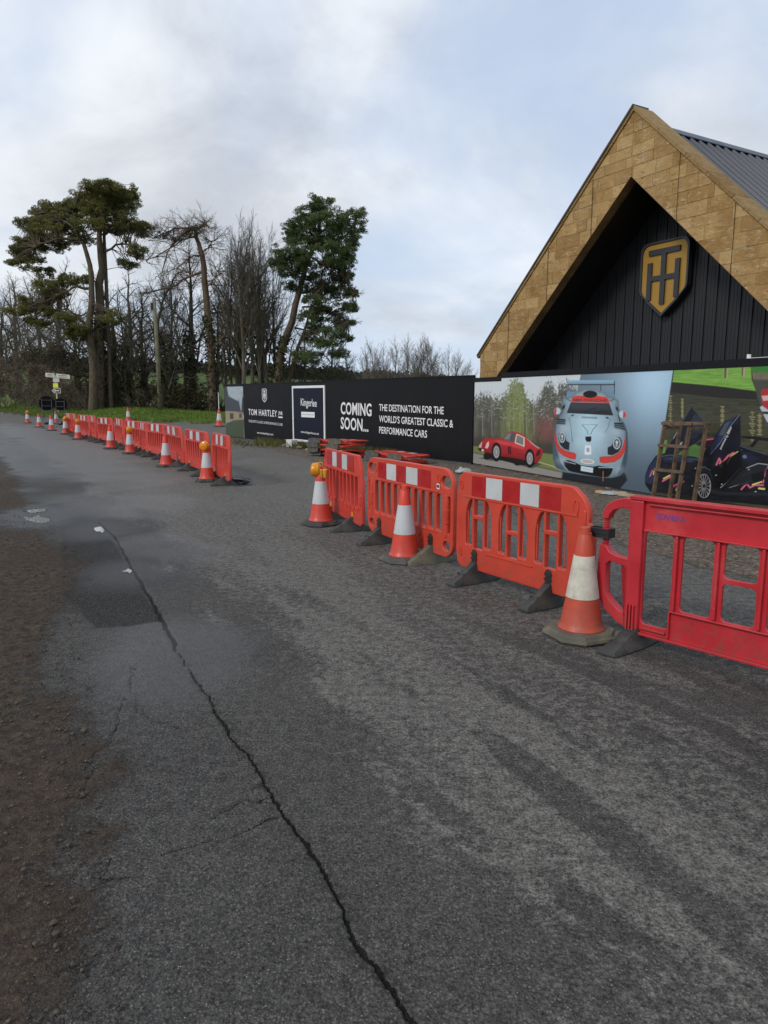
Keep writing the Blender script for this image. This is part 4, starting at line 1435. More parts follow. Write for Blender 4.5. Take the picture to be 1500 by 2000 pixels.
# stripes and lamps
pr.poly(B((180, 830), (200, 900), (215, 1000), (260, 1080), (330, 1125), (470, 1160), (495, 1190), (480, 1255), (420, 1250), (300, 1205), (220, 1130), (175, 1000), (170, 900)), (206, 58, 46), 0.6, 1, None, (0.35, 2.0))
pr.poly(B((1215, 900), (1222, 1000), (1205, 1130), (1150, 1230), (1050, 1295), (900, 1312), (840, 1300), (828, 1225), (860, 1212), (1020, 1205), (1110, 1160), (1165, 1080), (1195, 980)), (206, 58, 46), 0.6, 1, None, (0.35, 2.0))
pr.poly(B((240, 870), (290, 850), (330, 900), (345, 980), (395, 1010), (385, 1125), (310, 1100), (255, 1040), (230, 950)), (34, 40, 46))
pr.poly(B((1130, 930), (1160, 980), (1155, 1070), (1110, 1150), (1020, 1195), (950, 1185), (950, 1080), (1010, 1050), (1040, 960), (1090, 925)), (34, 40, 46))
for (x, y, rx, ry) in ((285, 930, 44, 80), (1085, 1020, 55, 85)):
    p = B((x, y))[0]
    pr.ell(p[0], p[1], rx / 7.5, ry / 7.5, (176, 190, 196)); pr.ell(p[0], p[1], rx / 7.5 * 0.76, ry / 7.5 * 0.80, (70, 80, 86))
    pr.ell(p[0], p[1] - 2, rx / 7.5 * 0.35, ry / 7.5 * 0.30, (190, 198, 200)); pr.ell(p[0], p[1] + 4, rx / 7.5 * 0.35, ry / 7.5 * 0.26, (150, 160, 164))
# nose intake, number, oval badge, mouth, plate
pr.poly(B((625, 920), (712, 915), (712, 980), (690, 1000), (645, 995), (625, 970)), (20, 22, 26))
pr.poly(B((620, 1050), (705, 1050), (712, 1180), (650, 1190), (612, 1180)), (226, 230, 232), 0.8); pr.poly(B((640, 1085), (682, 1085), (686, 1145), (642, 1145)), (140, 160, 172))
pr.ell(*B((655, 1285))[0], 13.6, 4.6, (222, 224, 222), 0.1); pr.ell(*B((655, 1285))[0], 11.4, 3.3, (150, 140, 134), 0.1, 0.7)
pr.poly(B((305, 1280), (370, 1262), (480, 1300), (560, 1340), (740, 1360), (820, 1345), (1020, 1375), (1030, 1400), (1000, 1470), (960, 1510), (880, 1520), (700, 1490), (440, 1440), (380, 1420), (320, 1350)), (16, 18, 21), 0.8)
pr.line(B((320, 1282), (480, 1322)), 1.2, (190, 198, 200), 0.8); pr.line(B((820, 1372), (1020, 1376)), 1.2, (190, 198, 200), 0.8)
pr.poly(B((562, 1350), (738, 1378), (734, 1450), (556, 1420)), (196, 212, 218), 0.5); pr.line(B((590, 1390), (715, 1412)), 1.0, (110, 130, 140), 0.7)
pr.line(B((885, 1430), (882, 1570)), 1.0, (190, 120, 90)); 
# --- right picture: black car by a lake
lk = [(1318, 700), (1600, 700), (1600, 1080), (1260, 1080), (1276, 985), (1292, 870)]
i = pr.near(lk)
pr.poly(lk, (62, 62, 46), 0.8, 1, lambda u, v: 0.85 + 0.5 * (fbm(u * 0.06, v * 0.5, 4, 31) - 0.5) * 2 + 0.25 * sstep(v, 770, 830))
Cc = lambda *p: K(p, 1260, 690, 6.25)
pr.poly(Cc((360, 160), (1290, 160), (1300, 320), (1352, 462), (335, 350)), (116, 164, 62), 0.8, 1, lambda u, v: 0.45 + 0.95 * fbm(u * 0.05, v * 0.55, 5, 33, 0.6))
pr.poly(Cc((335, 352), (900, 402), (1352, 462), (1368, 560), (900, 545), (315, 475)), (34, 32, 27), 1.0, 1, lambda u, v: 0.6 + 0.9 * fbm(u * 0.5, v * 0.6, 3, 35))
pr.poly(Cc((968, 180), (1010, 180), (1005, 300), (968, 310)), (92, 78, 62), 0.6); pr.poly(Cc((1180, 170), (1218, 170), (1215, 285), (1178, 280)), (98, 82, 66), 0.6)
pr.poly(Cc((995, 180), (1010, 180), (1005, 300), (990, 310)), (186, 164, 130), 0.6, 0.8); pr.poly(Cc((1200, 170), (1218, 170), (1215, 285), (1195, 280)), (186, 164, 130), 0.6, 0.8)
pr.poly(Cc((1285, 150), (1600, 150), (1600, 240), (1305, 235)), (54, 120, 40), 0.8)
pr.poly(Cc((1305, 235), (1700, 240), (1700, 325), (1320, 320)), (112, 100, 82), 0.8, 1, lambda u, v: 0.6 + 0.8 * fbm(u * 0.4, v * 0.4, 3, 37))
pr.poly(Cc((1320, 322), (1700, 325), (1700, 900), (1480, 900)), (70, 72, 60), 0.8, 1, lambda u, v: 0.7 + 0.5 * fbm(u * 0.05, v * 0.4, 3, 38))
for (x, y0, y1, w) in ((310, 520, 900, 24), (945, 650, 930, 30), (1310, 720, 1110, 46), (1400, 740, 1010, 36), (455, 560, 800, 16)):
    for k in range(14):
        f = k / 14
        y = y0 + (y1 - y0) * f
        ww = w * (0.5 + 0.5 * math.sin(k * 2.1 + x)) * 0.8
        pr.line(Cc((x - ww, y), (x + ww * 0.8, y + 4)), 2.6, (164, 156, 104), 0.55)
pr.poly(Cc((180, 1060), (270, 1060), (240, 1220), (135, 1230)), (92, 140, 56), 0.8)
# red sphere-ended car nose at the edge
pr.poly(Cc((1415, 470), (1440, 435), (1700, 430), (1700, 700), (1500, 690), (1430, 620)), (170, 28, 38), 0.8); pr.poly(Cc((1420, 520), (1700, 500), (1700, 560), (1440, 580)), (206, 184, 186), 1.0, 0.8)
pr.poly(Cc((1400, 660), (1430, 640), (1500, 690), (1700, 700), (1700, 840), (1490, 840)), (176, 178, 182), 0.8); pr.poly(Cc((1425, 710), (1700, 720), (1700, 760), (1440, 740)), (22, 22, 24), 0.6)
# black car
blk = lambda u, v: 0.7 + 0.9 * fbm(u * 0.12, v * 0.16, 3, 41)
pr.poly(Cc((0, 1500), (40, 1380), (130, 1250), (250, 1220), (700, 1170), (760, 1130), (1160, 1120), (1280, 1160), (1440, 1220), (1800, 1240), (1800, 1960), (1500, 1860), (1100, 1820), (640, 1790), (560, 1740), (60, 1690), (0, 1600)), (24, 26, 31), 0.8, 1, lambda u, v: 0.35 + 1.5 * fbm(u * 0.09, v * 0.20, 4, 41) ** 1.5, (0.5, 3.0))
pr.poly(Cc((5, 1500), (50, 1390), (140, 1260), (110, 1520), (80, 1600), (10, 1580)), (36, 50, 84), 1.6, 0.8)
pr.poly(Cc((190, 1250), (420, 1220), (760, 1280), (560, 1340), (240, 1330)), (36, 42, 66), 2.2, 0.7)
pr.poly(Cc((420, 1210), (600, 1110), (740, 1160), (690, 1290), (600, 1260), (400, 1240)), (84, 124, 58), 0.8)
pr.poly(Cc((620, 1110), (730, 1040), (830, 1040), (900, 1060), (760, 1150)), (44, 16, 30), 0.8); pr.line(Cc((720, 1060), (820, 1045), (900, 1060)), 2.6, (214, 92, 122), 0.85)
# upswept doors
pr.poly(Cc((565, 645), (775, 905), (730, 1010), (600, 1110), (330, 1230), (240, 1220), (340, 1040)), (22, 24, 36), 0.7); pr.poly(Cc((600, 740), (660, 770), (770, 905), (640, 1020), (470, 1060), (500, 960)), (46, 52, 66), 1.4, 0.8)
pr.line(Cc((345, 1040), (440, 880)), 1.4, (170, 176, 184), 0.8)
pr.poly(Cc((1165, 730), (1168, 1120), (1160, 1180), (900, 1370), (800, 1400), (770, 1280), (790, 1150), (860, 1000), (960, 830), (1090, 785)), (24, 26, 36), 0.7)
pr.poly(Cc((1085, 790), (960, 840), (870, 1000), (800, 1160), (800, 1230), (900, 1110), (1060, 860)), (36, 50, 84), 1.4, 0.85); pr.poly(Cc((1040, 830), (970, 860), (900, 1000), (960, 1000)), (84, 90, 80), 1.0, 0.7)
pr.line(Cc((1160, 740), (1050, 880), (920, 1090), (800, 1230)), 1.2, (120, 134, 160), 0.7)
pr.line(Cc((1165, 1400), (1010, 1560), (920, 1640)), 1.3, (190, 194, 200), 0.8); pr.line(Cc((1240, 1400), (1380, 1345), (1500, 1360)), 1.3, (176, 180, 188), 0.8)
pr.line(Cc((1030, 1640), (1280, 1560)), 1.0, (160, 164, 170), 0.6); pr.line(Cc((1180, 1500), (1300, 1440)), 0.9, (160, 164, 170), 0.6)
pr.line(Cc((1160, 1130), (1300, 1180), (1500, 1240)), 1.2, (90, 104, 140), 0.7); pr.line(Cc((1040, 1280), (1180, 1180)), 0.9, (130, 136, 150), 0.6)
# wing
pr.poly(Cc((1170, 1015), (1300, 1010), (1700, 1060), (1700, 1100), (1300, 1050), (1170, 1030)), (18, 19, 23), 0.6); pr.poly(Cc((1330, 1060), (1390, 1060), (1320, 1150), (1270, 1140)), (18, 19, 23), 0.6)
# flashes
PK, YL = (206, 92, 124), (208, 204, 104)
pr.line(Cc((870, 1360), (905, 1285), (935, 1350), (1010, 1255), (1080, 1215)), 3.4, PK); pr.line(Cc((1005, 1335), (1050, 1260), (1130, 1205)), 2.8, YL); pr.line(Cc((905, 1370), (915, 1340), (935, 1390)), 2.6, YL)
pr.line(Cc((1175, 1660), (1240, 1590), (1280, 1640), (1340, 1610), (1440, 1610)), 3.0, PK); pr.line(Cc((1310, 1605), (1420, 1570)), 2.6, YL); pr.line(Cc((1390, 1650), (1455, 1655)), 3.4, YL)
pr.line(Cc((1440, 1580), (1470, 1420), (1520, 1360)), 2.8, PK)
pr.line(Cc((215, 1560), (320, 1500)), 3.0, PK); pr.line(Cc((225, 1530), (300, 1490)), 2.2, YL); pr.line(Cc((305, 1640), (470, 1565)), 3.4, (196, 60, 110)); pr.line(Cc((380, 1670), (395, 1640)), 3.0, YL); pr.line(Cc((60, 1500), (90, 1430)), 2.2, PK); pr.line(Cc((100, 1480), (112, 1430)), 1.6, YL)
# wheel
p = Cc((718, 1620))[0]
pr.ell(p[0], p[1], 16.5, 27, (12, 12, 13)); pr.ell(p[0], p[1], 13.4, 24, (166, 164, 160)); pr.ell(p[0], p[1], 12.0, 22, (36, 36, 38))
for k in range(15):
    an = k * 2 * math.pi / 15
    pr.line([(p[0], p[1]), (p[0] + math.cos(an) * 12.4, p[1] + math.sin(an) * 22.4)], 1.2, (176, 174, 170), 0.9)
pr.ell(p[0], p[1], 2.6, 4.2, (40, 40, 42))
pr.poly(Cc((560, 1760), (1000, 1820), (1800, 1960), (1800, 2200), (560, 2200)), (40, 38, 36), 2.0, 0.8)
# more of the black car: sill, arches, vents, cockpit, reflections
pr.poly(Cc((800, 1420), (860, 1380), (1170, 1180), (1190, 1420), (1010, 1570), (900, 1650), (820, 1640)), (9, 10, 12), 0.9, 0.95)
pr.poly(Cc((800, 1660), (960, 1690), (1500, 1700), (1500, 1740), (900, 1730), (800, 1700)), (34, 38, 44), 1.0, 0.9)
pr.poly(Cc((1030, 1600), (1180, 1440), (1380, 1360), (1500, 1370), (1430, 1560), (1200, 1610)), (30, 33, 38), 1.2, 0.9)
pr.poly(Cc((1290, 1480), (1440, 1440), (1470, 1540), (1320, 1570)), (12, 13, 15), 0.9, 0.9)
pr.poly(Cc((1180, 1200), (1290, 1230), (1400, 1290), (1280, 1330), (1180, 1300)), (26, 34, 58), 1.2, 0.9)
pr.ell(*Cc((1215, 1262))[0], 4.2, 3.4, (120, 136, 160), 0.2, 0.6)
pr.poly(Cc((640, 1420), (720, 1390), (800, 1440), (830, 1560), (800, 1500), (730, 1450), (660, 1460), (610, 1560), (600, 1500)), (40, 44, 52), 1.0, 0.9)
pr.line(Cc((640, 1415), (720, 1385), (800, 1430)), 0.9, (140, 148, 160), 0.7)
for q in range(5):
    pr.line(Cc((250 + q * 60, 1290 + q * 8), (330 + q * 62, 1275 + q * 10)), 1.0, (92, 106, 138), 0.5)
pr.line(Cc((140, 1270), (300, 1240), (520, 1290), (700, 1300)), 0.9, (110, 124, 150), 0.6)
pr.poly(Cc((400, 1130), (430, 1090), (460, 1080), (430, 1140)), (190, 196, 196), 0.8, 0.6)
pr.line(Cc((560, 660), (470, 810), (345, 1035)), 0.9, (70, 80, 104), 0.8)
pr.line(Cc((575, 660), (770, 900)), 0.8, (66, 76, 98), 0.8)
for (x, y, w) in ((860, 1490, 6), (930, 1600, 5), (1260, 1420, 6), (610, 1405, 4), (570, 1620, 5), (1340, 1690, 9)):
    pr.line(Cc((x, y), (x + w * 2, y - 3)), 1.4, (206, 208, 206), 0.7)
pr.poly(Cc((560, 1700), (640, 1790), (1000, 1830), (1800, 1960), (1800, 2200), (300, 2200), (300, 1740)), (30, 29, 28), 2.4, 0.85)
# light on the blue nose
for (x, y, rx, ry, al) in ((330, 800, 13, 9, 0.5), (1080, 860, 12, 10, 0.45), (560, 700, 16, 7, 0.4), (840, 900, 10, 14, 0.35), (520, 1000, 9, 16, 0.3), (260, 1270, 10, 7, 0.35), (1130, 1400, 9, 8, 0.4)):
    p = B((x, y))[0]
    i = np.where((np.abs(U_ - p[0]) < rx * 2.5) & (np.abs(V_ - p[1]) < ry * 2.5))[0]
    m = 0.5 * al * np.exp(-(((U_[i] - p[0]) / rx) ** 2 + ((V_[i] - p[1]) / ry) ** 2))
    pr.C[i] = pr.C[i] * (1 - m[:, None]) + np.array(lin((205, 222, 230))) * m[:, None]
gr = 1 + 0.14 * (fbm(U_ * 0.9, V_ * 0.9, 3, 91) - 0.5)
pr.C = np.clip(pr.C * gr[:, None], 0, 1)
Lm = pr.C.mean(1, keepdims=True)
pr.C = np.clip((Lm + (pr.C - Lm) * 0.94) * 1.14, 0, 0.85)
ZC = np.where(pr.S < S_STEP, ZB1, 9.0)
sel = pr.Z > ZC - 0.001
pr.P[sel, 2] = ZB1 - 0.001        # the sheet stops below the lower capping board
prn = child_world(pr.build('car_picture', h2), h2)
child_world(put_text('BMS PORSCHE', 'print_dark', HO2, 0.006, K([(445, 398)], 1060, 730, 7.5)[0], K([(940, 410)], 1060, 730, 7.5)[0], 4.6, h2, 0.02), h2)
# slanted door lettering
me, mn, mx = text_mesh('powered by BMW', 0.01)
p0, p1 = Cc((925, 1175))[0], Cc((1065, 905))[0]
(s0, z0), (s1, z1_) = HO2.hit(*p0, 0.006), HO2.hit(*p1, 0.006)
Lt = math.hypot(s1 - s0, z1_ - z0)
me.transform(HO2.matrix(s0, z0, 0.006) @ Matrix.Rotation(math.atan2(z1_ - z0, s1 - s0), 4, 'Z') @ Matrix.Diagonal((Lt / mx[0], Lt / mx[0] * 1.1, 1, 1)))
child_world(link('lettering', me, 'print_white', h2), h2)

# ------------------------------------------------------------------ black hoarding with lettering
h1 = empty('black_hoarding', tuple(HO1.at(0, 0)), 0)
tag(h1, 'black site hoarding with white COMING SOON lettering', 'hoarding')
S_L, _ = HO1.hit(440, 800)
S_K0, _ = HO1.hit(637.5, 800)
_, ZA = HO1.hit(540, 749)
_, ZB = HO1.hit(790, 739.5)
edges = [S_L + 1.22 * k for k in range(0, 20) if S_L + 1.22 * k < S_K0 - 0.4] + [S_K0]
e2 = [S_K0 + 1.22 * k for k in range(1, 20) if S_K0 + 1.22 * k < -0.4] + [-0.03]
for k in range(len(edges) - 1):
    child_world(slab(HO1, edges[k] + 0.0012, edges[k + 1] - 0.0012, 0.03, ZA, -0.024, 0.0).build('panel', 'hoarding_black', h1), h1)
pv = S_K0
for q in e2:
    child_world(slab(HO1, pv + 0.0012, q - 0.0012, 0.03, ZB, -0.024, 0.0012).build('panel', 'hoarding_black', h1), h1)
    pv = q
child_world(slab(HO1, S_L, S_K0 - 0.002, ZA + 0.001, ZA + 0.03, -0.05, 0.012).build('capping_board', 'hoarding_black', h1), h1)
child_world(slab(HO1, S_K0, -0.03, ZB + 0.001, ZB + 0.03, -0.05, 0.012).build('capping_board', 'hoarding_black', h1), h1)
child_world(slab(HO1, -0.028, 0.012, 0.0, ZB + 0.03, -0.05, 0.014).build('corner_post', 'hoarding_black', h1), h1)
for s in np.arange(S_L + 0.3, -0.3, 2.4):
    child_world(slab(HO1, s, s + 0.09, 0.0, 1.9, -0.125, -0.027).build('post', 'timber_pale', h1), h1)
# picture of the finished house at the left end
S_PL, _ = HO1.hit(476, 800)
_, ZPt = HO1.hit(458, 755)
hp = Print(HO1, S_L + 0.01, S_PL, 0.05, ZPt, 0.03, 0.004)
U, V = hp.U, hp.V
hp.C[:] = c8(164, 176, 182)
hp.fill(sstep(fbm(U * 0.15, V * 0.15, 3, 3), 0.4, 0.7) * 0.5, c8(120, 132, 140))
Q = lambda *p: K(p, 440, 740, 6.818)
hp.poly(Q((-20, 60), (20, 90), (45, 240), (-20, 300)), (54, 58, 52), 1.0)
hp.poly(Q((225, 240), (248, 260), (248, 480), (210, 480)), (54, 58, 52), 1.0)
hp.poly(Q((-20, 210), (60, 240), (180, 300), (215, 450), (-20, 430)), (62, 66, 74), 0.6)
hp.poly(Q((-20, 425), (130, 435), (240, 450), (240, 545), (30, 570), (-20, 560)), (150, 138, 112), 0.6)
hp.poly(Q((60, 455), (110, 458), (110, 535), (62, 535)), (74, 62, 56), 0.6); hp.poly(Q((185, 460), (218, 462), (218, 520), (185, 520)), (74, 62, 56), 0.6)
hp.poly(Q((-20, 600), (120, 550), (250, 540), (250, 900), (-20, 900)), (70, 82, 58), 0.8)
child_world(hp.build('house_picture', h1), h1)
TX = lambda *a, **k: child_world(put_text(*a, **k), h1)
TX('TOM HARTLEY', 'print_white', HO1, 0.004, (485.5, 810), (541, 814), 12, h1, bold=0.014, spacing=1.15)
TX('JNR', 'print_white', HO1, 0.004, (543.6, 809.5), (552, 811), 7, h1, bold=0.015)
(sa, za), (sb2, zb2) = HO1.hit(543.6, 816), HO1.hit(552, 814)
child_world(slab(HO1, sa, sb2, za, za + 0.045, 0.002, 0.004).build('underline', 'print_white', h1), h1)
TX('EXQUISITE CLASSIC & PERFORMANCE CARS', 'print_white', HO1, 0.004, (486, 824), (552, 832), 4.8, h1, bold=0.0)
TX('www.tomhartleyjnr.com', 'print_white', HO1, 0.004, (502, 846.5), (533.6, 850.5), 4.3, h1, bold=0.01)
TX('COMING', 'print_white', HO1, 0.006, (665.5, 808), (725.5, 812.5), 23.5, h1, bold=0.022, spacing=1.04)
TX('SOON...', 'print_white', HO1, 0.006, (665.5, 837), (719.5, 843), 23.5, h1, bold=0.022, spacing=1.04)
TX('THE DESTINATION FOR THE', 'print_white', HO1, 0.006, (740.4, 802), (866.4, 809), 13.5, h1, bold=0.012)
TX("WORLD'S GREATEST CLASSIC &", 'print_white', HO1, 0.006, (740.4, 824), (885, 835), 13.5, h1, bold=0.012)
TX('PERFORMANCE CARS', 'print_white', HO1, 0.006, (740.4, 846), (834, 855), 13.5, h1, bold=0.012)
# small printed shield
(sa, za), (sb2, zb2) = HO1.hit(512.2, 786, 0.003), HO1.hit(520.8, 759, 0.003)
cx_, w_, hgt = (sa + sb2) / 2, (sb2 - sa) / 2, zb2 - za
def mini(k):
    return [(cx_ + x * (w_ - k), za + k * 1.3 + (hgt - 2 * k) * f) for x, f in ((0, 0), (0.75, 0.16), (1, 0.32), (1, 0.9), (0.75, 1), (-0.75, 1), (-1, 0.9), (-1, 0.32), (-0.75, 0.16))]
b = MB()
o_, i_ = mini(0), mini(0.028)
n = len(o_)
b.add([HO1.at(s, z, 0.004) for s, z in o_ + i_], [(k, (k + 1) % n, n + (k + 1) % n, n + k) for k in range(n)])
for (x0, f0, x1, f1) in ((-0.55, 0.80, 0.55, 0.87), (-0.12, 0.2, 0.12, 0.80), (-0.55, 0.28, -0.33, 0.72), (0.33, 0.28, 0.55, 0.72), (-0.33, 0.48, -0.12, 0.55), (0.12, 0.48, 0.33, 0.55)):
    b.add([HO1.at(cx_ + x * w_, za + f * hgt, 0.004) for x, f in ((x0, f0), (x1, f0), (x1, f1), (x0, f1))], [(0, 1, 2, 3)])
child_world(b.build('printed_shield', 'print_white', h1), h1)

# ------------------------------------------------------------------ contractor's board on the hoarding
cb = empty('contractor_board', tuple(HO1.at(S_K0 - 0.9, 0)), 0)
tag(cb, 'navy contractor sign board with white frame fixed to the black hoarding', 'sign')
s0, _ = HO1.hit(572.7, 800)
s1, _ = HO1.hit(636, 800)
_, zt3 = HO1.hit(573, 754)
_, zb3 = HO1.hit(573, 861)
zb3 = max(zb3, 0.07)
CBW = lambda o: child_world(o, cb)
CBW(slab(HO1, s0 + 0.03, s1 - 0.03, zb3 + 0.03, zt3 - 0.03, 0.005, 0.028).build('face', 'hoarding_navy', cb))
bwid = 0.075
for (a0, a1, c0, c1) in ((s0, s0 + bwid, zb3, zt3), (s1 - bwid, s1, zb3, zt3), (s0 + bwid, s1 - bwid, zt3 - bwid, zt3), (s0 + bwid, s1 - bwid, zb3, zb3 + bwid)):
    CBW(slab(HO1, a0, a1, c0, c1, 0.004, 0.036).build('frame_rail', 'print_white', cb))
CBW(put_text('Kingerlee', 'print_white', HO1, 0.030, (587.4, 792), (618.6, 794.6), 15, cb, bold=0.008))
(sa, za), (sb2, zb2) = HO1.hit(590, 814.5), HO1.hit(616, 805)
CBW(slab(HO1, sa, sb2, za, zb2, 0.0285, 0.0305).build('caption_strip', 'print_white', cb))
CBW(slab(HO1, sa + 0.05, sb2 - 0.05, (za + zb2) / 2 - 0.012, (za + zb2) / 2 + 0.012, 0.0308, 0.0315).build('caption_line', 'print_grey', cb))
CBW(put_text('www.kingerlee.co.uk', 'print_white', HO1, 0.030, (587.4, 845), (623, 849.5), 4.6, cb, bold=0.01))

# white plastic tub at the foot of the board, a stone, debris along the hoardings
P = ground(570, 873)
tub = empty('white_box', (P[0], P[1], 0.0), R(-54))
tag(tub, 'small white plastic box on the ground below the contractor sign', 'box')
MB().box(-0.17, -0.11, 0, 0.17, 0.11, 0.20).build('body', 'print_white', tub, bevel=0.012)
MB().box(-0.182, -0.122, 0.201, 0.182, 0.122, 0.235).build('lid', 'print_white', tub, bevel=0.01)
MB().box(-0.13, -0.1125, 0.05, -0.05, -0.1105, 0.16).build('paper_label', 'print_grey', tub)

def rock(loc, s, mat, label, cat, seed, squash=0.6, name='stone', group=None):
    bm = bmesh.new()
    bmesh.ops.create_icosphere(bm, subdivisions=2, radius=1)
    r = random.Random(seed)
    for v_ in bm.verts:
        k = 1 + r.uniform(-0.22, 0.22)
        v_.co = Vector((v_.co.x * s[0] * k, v_.co.y * s[1] * k, max(v_.co.z, -0.6) * s[2] * k))
    me = bpy.data.meshes.new(name)
    bm.to_mesh(me); bm.free()
    mz = min(v_.co.z for v_ in me.vertices)
    me.transform(Matrix.Translation((0, 0, -mz)))
    return tag(link(name, me, mat, None, loc), label, cat, group)
P = ground(515, 858)
rock((P[0], P[1], 0.0), (0.22, 0.16, 0.12), 'stone_loose', 'tawny stone lying by the black hoarding lettering', 'stone', 3)
for k, (u, v_) in enumerate(((548, 866), (556, 872), (585, 876), (602, 881), (530, 863), (640, 905))):
    P = ground(u, v_)
    rock((P[0], P[1], 0.0), (0.09, 0.07, 0.05), 'stone_loose', 'small loose stone in the gravel below the black hoarding', 'stone', 20 + k, group='small stones below the hoarding')

def heap(loc, sx, sy, h, mat, label, cat, seed, name):
    """crumpled sheet: a lumpy mound"""
    n = 22
    xs = np.linspace(-1, 1, n)
    X_, Y_ = np.meshgrid(xs, xs, indexing='ij')
    rr = np.hypot(X_, Y_) * (1 + 0.35 * (fbm(X_ * 2 + 5, Y_ * 2, 3, seed) - 0.5))
    Zh = np.clip(1 - rr ** 2, 0, 1) ** 0.5 * h * (0.45 + 1.1 * fbm(X_ * 3, Y_ * 3 + seed, 4, seed))
    V_ = np.stack([X_.ravel() * sx, Y_.ravel() * sy, Zh.ravel() + 0.004], 1)
    keep = (rr < 1.0).ravel()
    i, j = np.meshgrid(np.arange(n - 1), np.arange(n - 1), indexing='ij')
    a = (i * n + j).ravel()
    q = np.stack([a, a + n, a + n + 1, a + 1], 1)
    q = q[keep[q].all(1)]
    used, inv = np.unique(q.ravel(), return_inverse=True)
    me = mesh_np(name, V_[used], inv, np.full(len(q), 4), False)
    return tag(link(name, me, mat, None, loc), label, cat)
P = ground(906, 925)
heap((P[0], P[1], 0), 0.20, 0.13, 0.11, 'rag_white', 'crumpled pale sheeting lying at the corner of the two hoardings', 'sheeting', 4, 'crumpled_sheeting')
P = ground(1200, 966)
heap((P[0], P[1], 0), 0.26, 0.14, 0.05, 'rag_white', 'flat pale rag on the gravel below the blue car picture', 'rag', 6, 'rag')
P, P2 = ground(1165, 962), ground(1262, 974)
b = MB().bar((0, 0, 0.022), (P2[0] - P[0], P2[1] - P[1], 0.022), 0.09, 0.04)
tag(link('plank', b.mesh('plank', bevel=0.004), 'timber_pale', None, (P[0], P[1], 0.0)), 'pale timber plank on the gravel below the blue car picture', 'plank')
# pale pipe showing above the hoarding
wp = Plane(HO2.at(0, 0, -0.09)[:2], HO2.d[:2])
(sa, za), (sb2, zb2) = wp.hit(1460, 703), wp.hit(1460, 695)
root = empty('white_bracket', tuple(wp.at(sa, 0)), 0)
tag(root, 'white angled bracket fixed along the top of the picture hoarding', 'bracket')
child_world(slab(wp, sa, sa + 0.035, za, za + 0.075, -0.02, 0.02).build('upright', 'print_white', root), root)
child_world(slab(wp, sa + 0.036, sa + 2.2, za - 0.002, za + 0.026, -0.02, 0.02).build('rail', 'print_white', root), root)
child_world(slab(wp, sa, sa + 0.05, 1.5, za - 0.003, -0.03, 0.03).build('stay', 'timber_pale', root), root)

# ------------------------------------------------------------------ timber frame standing before the hoarding
fr = Plane(HO2.at(0, 0, 0.55)[:2], HO2.d[:2])
base = [fr.hit(1277, 969), fr.hit(1323, 974)]
tg = empty('timber_frame', tuple(fr.at(base[0][0], 0)), 0)
tag(tg, 'weathered four-legged timber frame with cross rails before the black car picture', 'timber frame')
zt_ = fr.hit(1300, 823)[1]
s_a, s_b = base[0][0] - 0.03, base[1][0] - 0.02
lean = fr.hit(1300, 823)[0] - fr.hit(1277, 823)[0]
for (so, oo) in ((s_a, 0.0), (s_b, 0.0), (s_a + 0.03, -0.30), (s_b + 0.03, -0.30)):
    b = MB().bar(fr.at(so, 0.0, oo), fr.at(so + 0.17, zt_, oo * 0.9), 0.05, 0.05, (1, 0, 0))
    child_world(b.build('post', 'timber_dark', tg, bevel=0.004), tg)
for f in (0.42, 0.715, 0.975):
    zz = zt_ * f
    sh = 0.17 * f
    for oo in ((0.037,) if f < 0.9 else (0.037, -0.315)):
        b = MB().bar(fr.at(s_a + sh - 0.03, zz, oo), fr.at(s_b + sh + 0.06, zz + 0.012, oo), 0.022, 0.045)
        child_world(b.build('rail', 'timber_dark', tg, bevel=0.003), tg)
for so in (s_a, s_b):
    b = MB().bar(fr.at(so + 0.195, zt_ * 0.93, 0.02), fr.at(so + 0.195, zt_ * 0.93, -0.30), 0.022, 0.04)
    child_world(b.build('rail', 'timber_dark', tg, bevel=0.003), tg)

# ------------------------------------------------------------------ barriers
BW = 1.6            # nominal width of a panel; x along, front face at -y

def foot_mesh():
    ys = [-0.34, -0.325, -0.22, -0.12, -0.045, 0.045, 0.10, 0.17, 0.25, 0.285]
    hs = [0.016, 0.034, 0.075, 0.128, 0.175, 0.175, 0.115, 0.060, 0.030, 0.014]
    wb = [0.045, 0.055, 0.065, 0.072, 0.078, 0.078, 0.074, 0.068, 0.056, 0.046]
    wt = [0.035, 0.045, 0.034, 0.030, 0.036, 0.036, 0.030, 0.034, 0.044, 0.036]
    b = MB()
    vs = []
    for y, h, a, c in zip(ys, hs, wb, wt):
        vs += [(-a, y, 0), (a, y, 0), (a, y, 0.012), (c, y, h), (-c, y, h), (-a, y, 0.012)]
    n = len(ys)
    fs = [(0, 1, 2, 3, 4, 5), tuple(reversed([6 * (n - 1) + k for k in range(6)]))]
    for i in range(n - 1):
        for k in range(6):
            k2 = (k + 1) % 6
            fs.append((6 * i + k, 6 * i + k2, 6 * i + 6 + k2, 6 * i + 6 + k))
    b.add(vs, fs)
    # gussets on both flanks
    for sx in (-1, 1):
        for y in (-0.20, -0.10, 0.13):
            b.add([(sx * 0.03, y - 0.008, 0.01), (sx * 0.074, y - 0.008, 0.01), (sx * 0.032, y - 0.008, 0.10 if y < 0.1 else 0.07),
                   (sx * 0.03, y + 0.008, 0.01), (sx * 0.074, y + 0.008, 0.01), (sx * 0.032, y + 0.008, 0.10 if y < 0.1 else 0.07)],
                  [(0, 1, 2), (5, 4, 3), (0, 3, 4, 1), (1, 4, 5, 2), (2, 5, 3, 0)])
    me = b.mesh('foot')
    auto_smooth(me, 30)
    return me
FOOT = foot_mesh()

